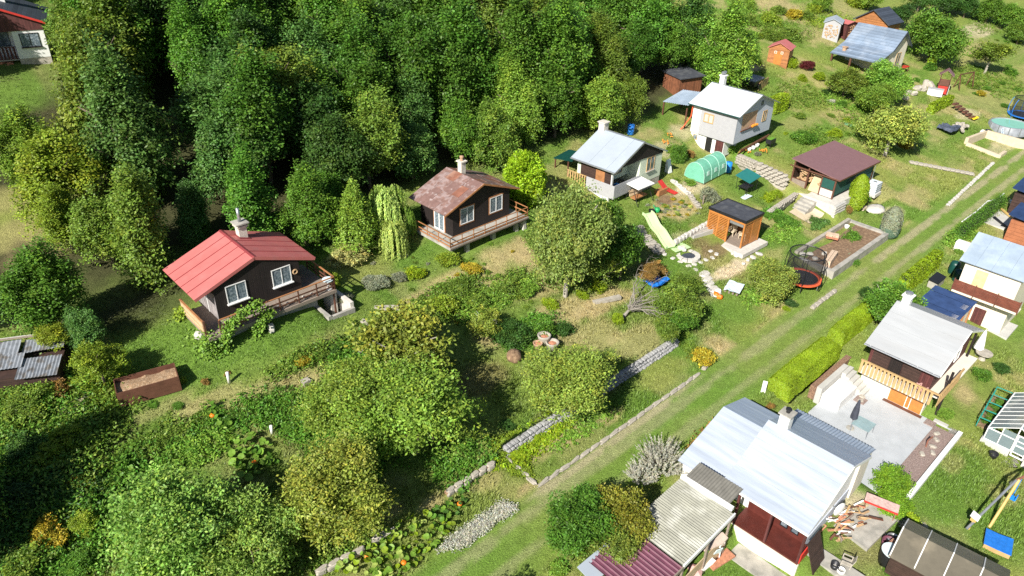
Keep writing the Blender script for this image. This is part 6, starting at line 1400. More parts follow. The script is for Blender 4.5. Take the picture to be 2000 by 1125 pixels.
# ------------------------------------------------------------------ foliage kit
def leaves_mesh(name, P_, Nn, size, elong, rg, colvar, droop=None, C0=None):
    n = len(P_); Nn = Nn / np.maximum(np.linalg.norm(Nn, axis=1, keepdims=True), 1e-6)
    r = rg.normal(size=(n, 3)) if droop is None else droop
    t = r - Nn * (r * Nn).sum(1, keepdims=True); t /= np.maximum(np.linalg.norm(t, axis=1, keepdims=True), 1e-6)
    b = np.cross(Nn, t); L = (size * elong * rg.uniform(.7, 1.3, n) / 2)[:, None]; W = (size * rg.uniform(.7, 1.3, n) / 2)[:, None]
    V = np.stack([P_ - t * L, P_ + b * W - t * L * .1, P_ + t * L, P_ - b * W - t * L * .1], 1).reshape(-1, 3)
    Q = np.arange(4 * n).reshape(-1, 4)
    k = colvar * rg.normal(1, .13, n)
    C = np.stack([k * rg.normal(1, .07, n), k, k * rg.normal(1, .1, n)], 1) if C0 is None else C0 * k[:, None]
    C = np.repeat(np.clip(C, .01, 3), 4, 0)
    return np_mesh(name, V, Q, C, LEAF)
def sph(rg, n):
    d = rg.normal(size=(n, 3)); return d / np.linalg.norm(d, axis=1, keepdims=True)
def dir_noise(d, seed, f=1.7):
    r = np.random.default_rng(seed); t = 0
    for k in range(7):
        w = r.normal(size=3) * f * (1 + .35 * k); t = t + np.sin(d @ w + r.uniform(0, 6.28)) / (1 + .5 * k)
    return t / 2.6
def crown_mesh(name, seed, n, rz=1., leaf=.05, per=46, flat=.35, splen=.42, wid=.15, droop=.12, up=.75, elong=1.7, taper=0., low=-.75, rough=.36, fill=.5, yellow=.25, upright=0., shell=.35, subs=4):
    """crown of about unit radius: leafy sprays that end on an uneven skin, with gaps between them"""
    rg = np.random.default_rng(seed); m = n // per
    d = sph(rg, m * 2); d = d[d[:, 2] > low][:m]; m = len(d)
    rho = 1 + rough * dir_noise(d, seed, 1.8) + rough * .75 * dir_noise(d, seed + 1, 4.5)
    gap = dir_noise(d, seed + 2, 3.6) < -.42; rho[gap] *= .66
    u = np.where(rg.random(m) < fill, rg.uniform(.86, 1.0, m), rg.uniform(shell, .9, m))
    off = sph(rg, subs + 1) * rg.uniform(.38, .62, (subs + 1, 1)); off[:, 2] *= .75; scl = rg.uniform(.42, .62, subs + 1); off[0] = 0; scl[0] = .78 if subs else 1.
    pick = rg.choice(subs + 1, m, p=scl ** 2 / (scl ** 2).sum())
    E = d * (rho * u * scl[pick])[:, None] + off[pick]
    if taper: E[:, :2] *= (1 - taper * np.clip(E[:, 2:3], -1, 1.1))
    h = d.copy(); h[:, 2] *= .35; h /= np.maximum(np.linalg.norm(h, axis=1, keepdims=True), .2)
    ax = h * (1 - upright) + np.array([0, 0, 1.]) * upright + rg.normal(0, .28, (m, 3)); ax[:, 2] += .22 * d[:, 2]; ax /= np.linalg.norm(ax, axis=1, keepdims=True)
    lat = np.cross(ax, np.array([0, 0, 1.])) + rg.normal(0, .12, (m, 3)); lat /= np.maximum(np.linalg.norm(lat, axis=1, keepdims=True), 1e-3)
    nrm = np.cross(lat, ax); nrm[nrm[:, 2] < 0] *= -1
    L = splen * rg.uniform(.6, 1.35, m); tone = rg.normal(1, .17, m); yl = rg.random(m) < yellow * .35
    i = np.repeat(np.arange(m), per); k = len(i); t = rg.random(k) ** .8; w = rg.normal(0, 1, k) * wid * (.35 + .9 * np.sqrt(t) * (1.15 - t))
    p = E[i] - ax[i] * (L[i] * t)[:, None] + lat[i] * w[:, None] + nrm[i] * (rg.normal(0, flat * wid, k))[:, None]
    p[:, 2] -= droop * ((1 - t) ** 2 + (w / wid) ** 2 * .12) * L[i]
    p[:, 2] *= rz
    nn = nrm[i] * up + d[i] * .35 + rg.normal(0, .42, (k, 3))
    C = np.ones((k, 3)); C[:, 0] += .30 * yl[i] + rg.normal(0, .07, k); C[:, 1] += .10 * yl[i]; C[:, 2] += rg.normal(0, .1, k)
    C *= (.86 + .28 * np.clip(1 - t, 0, 1))[:, None]                      # leaves paler towards the spray tips, darker at their base
    return leaves_mesh(name, p, nn, leaf, elong, rg, tone[i], None, C)
FOREST = [crown_mesh('crown', 100 + k, 36000, rz=(1.8, 1.5, 2.1, 1.65, 1.95, 1.4)[k], leaf=.041, subs=7, splen=.36, wid=.13, per=52, taper=(.28, .12, .36, .18, .3, .05)[k], yellow=.5) for k in range(6)]
ROUND = [crown_mesh('crown', 200 + k, 21000, rz=(.82, .9, .75, .95)[k], leaf=.044, flat=.6, splen=.36, wid=.12, upright=.25, yellow=.5, rough=.32) for k in range(4)]
FINE = [crown_mesh('crown', 250 + k, 30000, rz=(.85, .78)[k], leaf=.034, flat=.7, splen=.34, wid=.11, upright=.3, yellow=.5, elong=2., rough=.34) for k in range(2)]
BIG = [crown_mesh('crown', 270 + k, 46000, rz=(.85, .9, .78)[k], leaf=.026, flat=.65, splen=.32, wid=.10, upright=.3, yellow=.5, elong=1.9, rough=.36, subs=6, per=50) for k in range(3)]
SPARSE = [crown_mesh('crown', 300 + k, 8500, rz=(.85, .75, .8)[k], leaf=.046, flat=.8, per=34, splen=.4, wid=.10, upright=.3, fill=.4, rough=.3, yellow=.8) for k in range(3)]
SHRUB = [crown_mesh('foliage', 400 + k, 5200, rz=(.85, .75, .95, .7)[k], leaf=.072, flat=.7, per=26, splen=.45, wid=.15, upright=.5, low=-.25, rough=.34, yellow=.6) for k in range(4)]
SMALL = [crown_mesh('foliage', 450 + k, 1300, rz=.8, leaf=.12, flat=.8, per=16, splen=.6, wid=.16, upright=.6, low=-.1, rough=.4, yellow=.6) for k in range(3)]
DENSE = [crown_mesh('foliage', 480 + k, 9000, rz=(.9, .75)[k], leaf=.045, flat=.9, per=18, splen=.25, wid=.07, upright=.6, low=-.3, elong=2.2, fill=.85, rough=.12, yellow=.2, subs=2) for k in range(2)]

def trunk_mesh(name, seed, spread, lean=0., mt='bark', n=7, w=.075, reach=.85):
    """unit trunk: foot at 0, crown centre at z=1, limbs reaching into a crown of unit radius"""
    rg = random.Random(seed); m = MB()
    pts = [(0, 0, -.15), (rg.uniform(-.03, .03), rg.uniform(-.03, .03), .3), (lean * .5, 0, .62), (lean, 0, 1.0)]
    m.path(pts, w, 8, w * .55)
    for k in range(n):
        a = 2 * math.pi * k / n + rg.uniform(-.4, .4); h0 = rg.uniform(.5, .9); q0 = Vector((lean * h0 * .8, 0, h0))
        q1 = q0 + Vector((math.cos(a) * spread * .45, math.sin(a) * spread * .45, rg.uniform(.1, .3))); q2 = q1 + Vector((math.cos(a + .3) * spread * .4, math.sin(a + .3) * spread * .4, rg.uniform(.05, .3)))
        m.tube(q0, q1, w * .42, w * .28, 6); m.tube(q1, q2, w * .28, w * .1, 5)
        q3 = q1 + Vector((math.cos(a - .7) * spread * .35, math.sin(a - .7) * spread * .35, rg.uniform(.0, .25))); m.tube(q1, q3, w * .2, w * .07, 5)
    return m.mesh(name, W_[mt])
TRUNK = [trunk_mesh('trunk', k, .9) for k in range(3)]
PTRUNK = [trunk_mesh('trunk', k + 5, .95, mt='pale_bark', n=9) for k in range(3)]
GREENS = dict(beech=(.080, .185, .022), dark=(.055, .130, .024), yellow=(.215, .305, .028), mid=(.100, .225, .026), olive=(.142, .230, .032), light=(.175, .310, .040), blue=(.090, .190, .040), lime=(.245, .355, .018), pale=(.40, .50, .12), gold=(.38, .32, .03), grey=(.26, .29, .19), rust=(.26, .17, .05), maroon=(.12, .022, .026), silver=(.50, .50, .41), deep=(.05, .11, .028))
rgT = random.Random(77)
def tree(px, py, rpx, kind, colr, label, sq=1., hk=.9, trunks=TRUNK, group=None, name='tree', cat='tree', hz=None, lean=None, jit=True):
    """crown centre seen at this place of the photograph, rpx half width there; hk = crown centre height / crown radius"""
    R = 2.0; p = at(px, py, R * hk)
    for _ in range(4): R = rpx * depth((p.x, p.y, p.z + R * hk)) / CAM_F; p = at(px, py, (hz or R * hk))
    hc = hz or R * hk; R *= 1.13
    return tree_at(p, R, hc, kind, colr, label, sq, trunks, group, name, cat)
def tree_at(p, R, hc, kind, colr, label, sq=1., trunks=TRUNK, group=None, name='tree', cat='tree'):
    t = thing(name, p, label, cat, rgT.uniform(0, 6.28), group)
    link('trunk', trunks[rgT.randrange(len(trunks))], t, (0, 0, 0), None, (R * .72, R * .72, hc))
    c = link('crown', kind[rgT.randrange(len(kind))], t, (0, 0, hc), (0, 0, rgT.uniform(0, 6.28)), (R, R, R * sq))
    g = GREENS[colr] if isinstance(colr, str) else colr; v = rgT.uniform(.88, 1.14)
    c.color = (g[0] * v * rgT.uniform(.9, 1.12), g[1] * v, g[2] * v, 1)
    return t
def shrub(px, py, rpx, kind, colr, label, sq=1., group=None, name='shrub', cat='shrub', wide=1.):
    R = .8; p = at(px, py, R * .5)
    for _ in range(3): R = rpx * depth((p.x, p.y, p.z + R * .5)) / CAM_F; p = at(px, py, R * .45 * sq)
    o = link(name, kind[rgT.randrange(len(kind))], None, (p.x, p.y, p.z + R * .42 * sq), (0, 0, rgT.uniform(0, 6.28)), (R * 1.1 * wide, R * 1.1, R * 1.05 * sq))
    g = GREENS[colr] if isinstance(colr, str) else colr; v = rgT.uniform(.9, 1.12); o.color = (g[0] * v, g[1] * v, g[2] * v, 1)
    return tag(o, label, cat, group)

# ------------------------------------------------------------------ orchard and garden trees
tree(335, 1030, 132, BIG, (.20, .33, .06), 'broad fine leaved tree at the bottom left, left of its twin', 1.05, .9)
tree(478, 1065, 112, BIG, (.20, .33, .06), 'broad fine leaved tree at the bottom, right of its twin', 1.05, .9)
tree(655, 950, 118, BIG, (.235, .31, .05), 'yellowing orchard tree with bare grey twigs above the pumpkin bed', .95, .9, PTRUNK)
tree(805, 800, 132, BIG, (.215, .36, .05), 'largest round green orchard tree in the middle foreground', .95, .85)
tree(690, 780, 102, BIG, (.215, .35, .05), 'green orchard tree left of the largest round tree', 1., .85)
tree(790, 668, 98, SPARSE, (.24, .32, .05), 'thin yellowish apple tree above the largest round tree', 1., 1.1, PTRUNK)
tree(745, 720, 60, SPARSE, 'light', 'small sparse apple tree on the shrub bed corner', 1., 1.1, PTRUNK)
tree(1098, 738, 96, BIG, (.25, .36, .06), 'round apple tree beside the grey stone retaining wall', .85, .95)
tree(1112, 455, 84, BIG, (.225, .335, .075), 'tall pale green tree between the terrace cabin and the pale green house', 1.5, 1.75, PTRUNK)
tree(1172, 432, 52, FINE, 'mid', 'smaller pale green tree behind the deeper green one near the slide', 1.2, 1.8, PTRUNK)
tree(1218, 480, 48, ROUND, 'mid', 'deep green tree beside the stone steps and mint slide', 1.3, 1.6)
tree(1182, 515, 50, SPARSE, (.17, .27, .045), 'loose airy fruit tree spreading below the deep green tree', .9, 1.0, PTRUNK)
tree(1045, 460, 34, SPARSE, (.19, .28, .05), 'small airy fruit tree at the terrace corner of the rusty roofed cabin', 1., 1.0, PTRUNK)
tree(950, 625, 36, SPARSE, (.20, .29, .045), 'loose young plum tree in the middle of the flower border', 1., 1.0, PTRUNK)
tree(1508, 545, 50, FINE, (.23, .32, .06), 'feathery multi stemmed shrub tree left of the trampoline', .95, .95, PTRUNK)
tree(1738, 585, 52, ROUND, 'mid', 'leafy walnut like tree behind the clipped hedge', 1., 1.1, PTRUNK)
tree(1128, 1020, 72, FINE, 'mid', 'green half of leafy tree pair left of the corrugated lean-to', 1., 1.1)
tree(1222, 1010, 66, FINE, (.23, .27, .035), 'olive yellow tree touching the corrugated lean-to', 1.1, 1.1)
tree(1195, 1078, 62, FINE, (.15, .225, .035), 'lowest green tree between the tree pair and the maroon sheets', 1., .9)
tree(1745, 245, 62, FINE, (.27, .35, .07), 'large olive green fruit tree behind the maroon roof', 1., 1.0, PTRUNK)
tree(1735, 155, 46, FINE, 'light', 'pale lime feathery tree in front of the slate blue roof', 1.1, 1.2)
tree(1715, 190, 38, FINE, 'light', 'pale lime feathery shrub tree below the slate blue roof', 1., 1.1)
tree(1655, 155, 36, ROUND, 'olive', 'green fruit tree under the slate blue veranda roof', .9, 1.0)
tree(1690, 170, 28, ROUND, 'mid', 'small round fruit tree between feathery tree and rockery', .9, 1.)
tree(1828, 68, 60, FINE, 'mid', 'big round dark green tree right of the slate blue roof', 1.1, .9)
tree(1762, 25, 26, ROUND, 'dark', 'dark green tree beside the orange cabin roof', 1., 1.1)
tree(1938, 100, 40, SPARSE, 'olive', 'lone orchard tree with grey forked trunk on dry meadow', .8, 1.1, PTRUNK)
tree(1410, 90, 58, FOREST, 'light', 'bright pale green tree rising behind the bright white roof', .85, 1.5)
tree(1455, 95, 40, FOREST, 'light', 'smaller pale green tree behind the trailer', .85, 1.4)
tree(1345, 60, 45, FOREST, 'dark', 'dark tree behind the brown boarded shed', 1., 1.6)
for k, (px, py, r, cl) in enumerate(((1975, 30, 30, 'mid'), (1935, 15, 30, 'mid'), (1995, 60, 26, 'olive'), (1890, 8, 26, 'dark'), (1850, 2, 26, 'dark'), (1800, -5, 28, 'dark'), (1700, -8, 26, 'light'), (1610, 5, 20, 'light'))):
    tree(px, py, r, ROUND, cl, 'bushy tree in the hedge line along the top edge', 1., 1.0, group='hedge line trees at the top right')
# left side; sun on the brightest trees is put into yellower leaf colour
for px, py, r, cl, lab, kd, sq in ((75, 565, 70, 'mid', 'fresh green maple like tree right of the dry clearing', FOREST, .8), (165, 640, 38, 'blue', 'slim bluish green tree beside the tin roofed shed', FOREST, 1.1), (110, 650, 36, 'yellow', 'yellow leaved tree behind the tin roofed shed', ROUND, 1.), (190, 700, 48, 'yellow', 'yellow green bush tree right of the tin roofed shed', ROUND, 1.),
                           (275, 440, 76, 'olive', 'yellow green tree left of the red roof', FOREST, 1.), (200, 440, 60, 'olive', 'olive tree behind the dry clearing edge', FOREST, 1.), (380, 420, 44, 'blue', 'bluish young tree just behind the red roof', FOREST, 1.), (590, 400, 60, 'mid', 'fresh green bushy tree right behind the red roof', FOREST, .75), (640, 370, 42, 'mid', 'green bushy tree left of the slim conifer', FOREST, .9),
                           (110, 330, 75, 'yellow', 'broad sunlit yellow green tree at the left edge', FOREST, .9), (40, 290, 55, 'light', 'lime green tree below the white house', FOREST, .9), (170, 200, 75, 'olive', 'tall sunlit tree right of the white house', FOREST, 1.15), (230, 90, 80, 'olive', 'tall grey green tree near the top left', FOREST, 1.1), (150, 60, 55, 'olive', 'olive green tree just behind the white house corner', FOREST, 1.), (120, 420, 50, 'yellow', 'yellow green tree over the dry clearing', FOREST, .8), (250, 300, 55, 'olive', 'shaded olive tree on the forest edge at left', FOREST, 1.1)):
    tree(px, py, r, kd, cl, lab, sq, 1.5)
# weeping tree, conifers
def strands_mesh(name, seed):
    rg = np.random.default_rng(seed); n = 260; a = rg.uniform(0, 6.283, n); rr = np.sqrt(rg.random(n)); P_ = []; D_ = []; K_ = []
    for i in range(n):
        x, y = rr[i] * math.cos(a[i]), rr[i] * math.sin(a[i]); z0 = 1.15 * math.sqrt(max(0, 1 - rr[i] ** 2)) + .45 * math.sin(3 * a[i]) * rr[i]; ln = rg.uniform(.9, 2.4) * (.45 + .7 * rr[i]); m = int(ln * 24); tn = rg.normal(1, .13)
        for j in range(m):
            u = j / m; P_.append((x * (1 + .12 * u) + rg.normal(0, .025), y * (1 + .12 * u) + rg.normal(0, .025), z0 - ln * u)); K_.append(tn)
    P_ = np.array(P_); K_ = np.array(K_); m = len(P_); nn = np.stack([P_[:, 0], P_[:, 1], .5 * np.ones(m)], 1) + rg.normal(0, .4, (m, 3)); dr = np.stack([rg.normal(0, .35, m), rg.normal(0, .35, m), -np.ones(m)], 1)
    return leaves_mesh(name, P_, nn, .055, 3.2, rg, K_, dr)
WILLOW = [strands_mesh('crown', 5)]
tree(756, 408, 34, WILLOW, 'pale', 'weeping willow with pale hanging strands left of the rusty roof', 1.0, 1.7, name='weeping_willow')
bpy.data.objects[-1] if False else None
tree(767, 462, 26, WILLOW, 'pale', 'lower weeping dome of hanging pale strands before the willow', .9, 1.3, name='weeping_willow')
tree(793, 430, 17, WILLOW, 'light', 'shaded narrow weeping tree nearest the rusty roofed cabin', 1.2, 1.9, name='weeping_willow')
CONE = [crown_mesh('crown', 500 + k, 15000, rz=(1.9, 2.2)[k], leaf=.055, flat=.7, per=24, splen=.35, wid=.1, taper=(.55, .45)[k], elong=2., upright=.2, fill=.75, rough=.15, subs=0) for k in range(2)]
tree(695, 425, 38, CONE, 'light', 'pointed yellow green conifer left of the weeping willow', 1., 1.8, name='conifer')
THUJA = [crown_mesh('crown', 610, 26000, rz=1.15, leaf=.042, flat=.9, per=22, splen=.26, wid=.08, low=-.95, elong=2.2, upright=.5, fill=.85, rough=.13, yellow=.2, subs=2)]
tree(1027, 345, 52, THUJA, (.28, .40, .018), 'bright lime rounded conifer right behind the rusty roofed cabin', 1.0, 1.1, name='conifer')
shrub(684, 495, 40, DENSE, (.46, .46, .17), 'cream variegated bush below the pointed conifer', .8)
def pillar(px, py, h, r, colr, label, lean=0., col2=None):
    p = at(px, py); rg = np.random.default_rng(int(px)); n = 7000; u = rg.random(n) ** .85; a = rg.uniform(0, 6.283, n)
    pr = r * np.minimum(1, .55 + u * 2.2) * np.clip((1.02 - u) * 3.2, 0, 1) ** .55 * rg.uniform(.78, 1.04, n) * (1 + .07 * np.sin(5 * a + 9 * u))
    P_ = np.stack([pr * np.cos(a) + lean * u * h, pr * np.sin(a), u * h], 1); nn = np.stack([np.cos(a), np.sin(a), .35 * np.ones(n)], 1) + rg.normal(0, .35, (n, 3))
    k = rg.normal(1, .1, n); me = leaves_mesh('foliage', P_, nn, .075, 2.2, rg, k, np.stack([rg.normal(0, .4, n), rg.normal(0, .4, n), np.ones(n)], 1))
    t = thing('columnar_conifer', p, label, 'conifer', 0); o = link('foliage', me, t); g = GREENS[colr]; o.color = (*g, 1)
    m = MB().lathe((0, 0, 0), [(r * .5, 0), (r * .68, h * .2), (r * .62, h * .55), (r * .3, h * .85), (.02, h * .95)], 10)
    for i, v in enumerate(m.v): m.v[i] = (v[0], v[1] + lean * v[2], v[2])
    m.build('dark_core', mat('dark foliage core', (.03, .05, .015), .95), t)  # solid dark core added to block light through the leaves
    return t
pillar(1668, 408, 3.5, .85, 'lime', 'tall bright green columnar conifer at the woodshed corner')
t = pillar(1733, 462, 2.9, .82, 'grey', 'grey green columnar shrub wrapped in net beside the track')
MB().lathe((0, 0, .02), [(.6, 0), (.85, .3), (.86, .8), (.84, 1.0)], 16).build('green_wrap', mat('thin green wrap net', (.06, .16, .11), .8, alpha=.45), t)
# ------------------------------------------------------------------ clipped hedges
def hedge(s0, s1, e0, e1, h, colr, label, n=15000, leaf=.07, bumps=.0, name='hedge', pts=None, rough=.028):
    rg = np.random.default_rng(int(abs(s0 * 10 + h * 100))); sc, ecn = (s0 + s1) / 2, (e0 + e1) / 2; x, y = to_xy(sc, ecn); z = float(terr_se(sc, ecn))
    hs, he_ = (s1 - s0) / 2, (e1 - e0) / 2
    f = rg.random(n); at_, ab, aa = 4 * hs * he_, 4 * hs * h, 4 * he_ * h; tot = at_ + ab + aa
    u, v = rg.uniform(-1, 1, n), rg.uniform(-1, 1, n); P_ = np.zeros((n, 3)); Nn = np.zeros((n, 3)); sg = np.where(rg.random(n) < .5, -1, 1)
    top = f < at_ / tot; lo = (~top) & (f < (at_ + ab) / tot); en = ~(top | lo)
    P_[top] = np.stack([v[top] * he_, u[top] * hs, np.full(top.sum(), h)], 1); Nn[top] = (0, 0, 1)
    P_[lo] = np.stack([sg[lo] * he_, u[lo] * hs, (v[lo] + 1) / 2 * h], 1); Nn[lo] = np.stack([sg[lo], 0 * sg[lo], .3 + 0 * sg[lo]], 1)
    P_[en] = np.stack([u[en] * he_, sg[en] * hs, (v[en] + 1) / 2 * h], 1); Nn[en] = np.stack([0 * sg[en], sg[en], .3 + 0 * sg[en]], 1)
    # rounded shoulders and ends, dents, single plants
    k = np.clip(P_[:, 2] / h, 0, 1); rnd = 1 - .28 * np.clip((k - .7) / .3, 0, 1) ** 2; P_[:, 0] *= rnd
    P_[:, 1] *= 1 - .10 * np.clip((k - .6) / .4, 0, 1) ** 2 * (he_ / hs)
    P_[:, 2] -= .22 * h * np.clip((np.abs(P_[:, 0]) / he_ - .5) / .5, 0, 1) ** 2 * top
    P_[:, 2] -= .18 * h * np.clip((np.abs(P_[:, 1]) / hs - .9) / .1, 0, 1) ** 2 * (k > .8)
    dn = (fbm(P_[:, 1] * 1.6 + 9, P_[:, 0] * 1.6 + P_[:, 2], 9, 2) - .5)
    P_ += Nn * (dn * .10)[:, None] + rg.normal(0, rough, (n, 3))
    if bumps: w = np.abs(np.sin(P_[:, 1] * math.pi / bumps)); P_[:, 0] *= .72 + .3 * w; P_[:, 2] *= .80 + .24 * w
    P_[:, 2] += np.array([float(terr_se(sc + q, ecn)) - z for q in (-hs, hs)]).mean()
    o = link(name, leaves_mesh('hedge', P_, Nn + rg.normal(0, .5, (n, 3)), leaf, 1.8, rg, rg.normal(1, .1, n) * (1 + dn * .5)), None, (x, y, z), (0, 0, math.radians(-46)))
    o.color = (*GREENS[colr], 1); tag(o, label, 'hedge')
    MB().box(-hs * .95, hs * .95, -he_ * .72, he_ * .72, -.1, h * .86).build('dark_core', mat('dark foliage core', (.03, .05, .015), .95), o)  # added solid core, keeps light from passing through the hedge
    return o
def hedge_px(a, b, wid, h, colr, label, **k):
    p, q = at(*a), at(*b); (s0, e0), (s1, e1) = to_se(p.x, p.y), to_se(q.x, q.y); em = (e0 + e1) / 2
    return hedge(min(s0, s1), max(s0, s1), em - wid / 2, em + wid / 2, h, colr, label, **k)
hedge(20.9, 27.9, -3.9, -2.35, 1.35, 'lime', 'long clipped yellow green hedge nearer the white marker stone', n=60000, leaf=.045, rough=.012)
hedge(29.2, 34.8, -3.45, -2.3, 1.25, 'lime', 'second clipped yellow green hedge farther up the track', n=45000, leaf=.045, rough=.012)
hedge_px((1757, 572), (1826, 518), .9, 1.5, 'lime', 'row of thuja conifers along the track beside the navy roof', n=14000, bumps=.9)
hedge_px((1875, 470), (1950, 395), .8, .9, 'mid', 'low rough green hedge along the verge by the navy sheds', n=7000, rough=.14)
h_ = hedge_px((1815, 222), (1853, 202), .8, 1.2, 'lime', 'neat row of young thuja conifers below the play tower lawn', n=6000, bumps=.5, leaf=.1)
hedge_px((1785, 118), (1850, 142), .8, 1.4, 'lime', 'long green thuja hedge under the big round dark tree', n=6000, bumps=.6, leaf=.1)
hedge_px((1512, 226), (1520, 208), 1.2, 1.8, 'lime', 'tall lime clipped conifer block right of the white house', n=3500, leaf=.1)

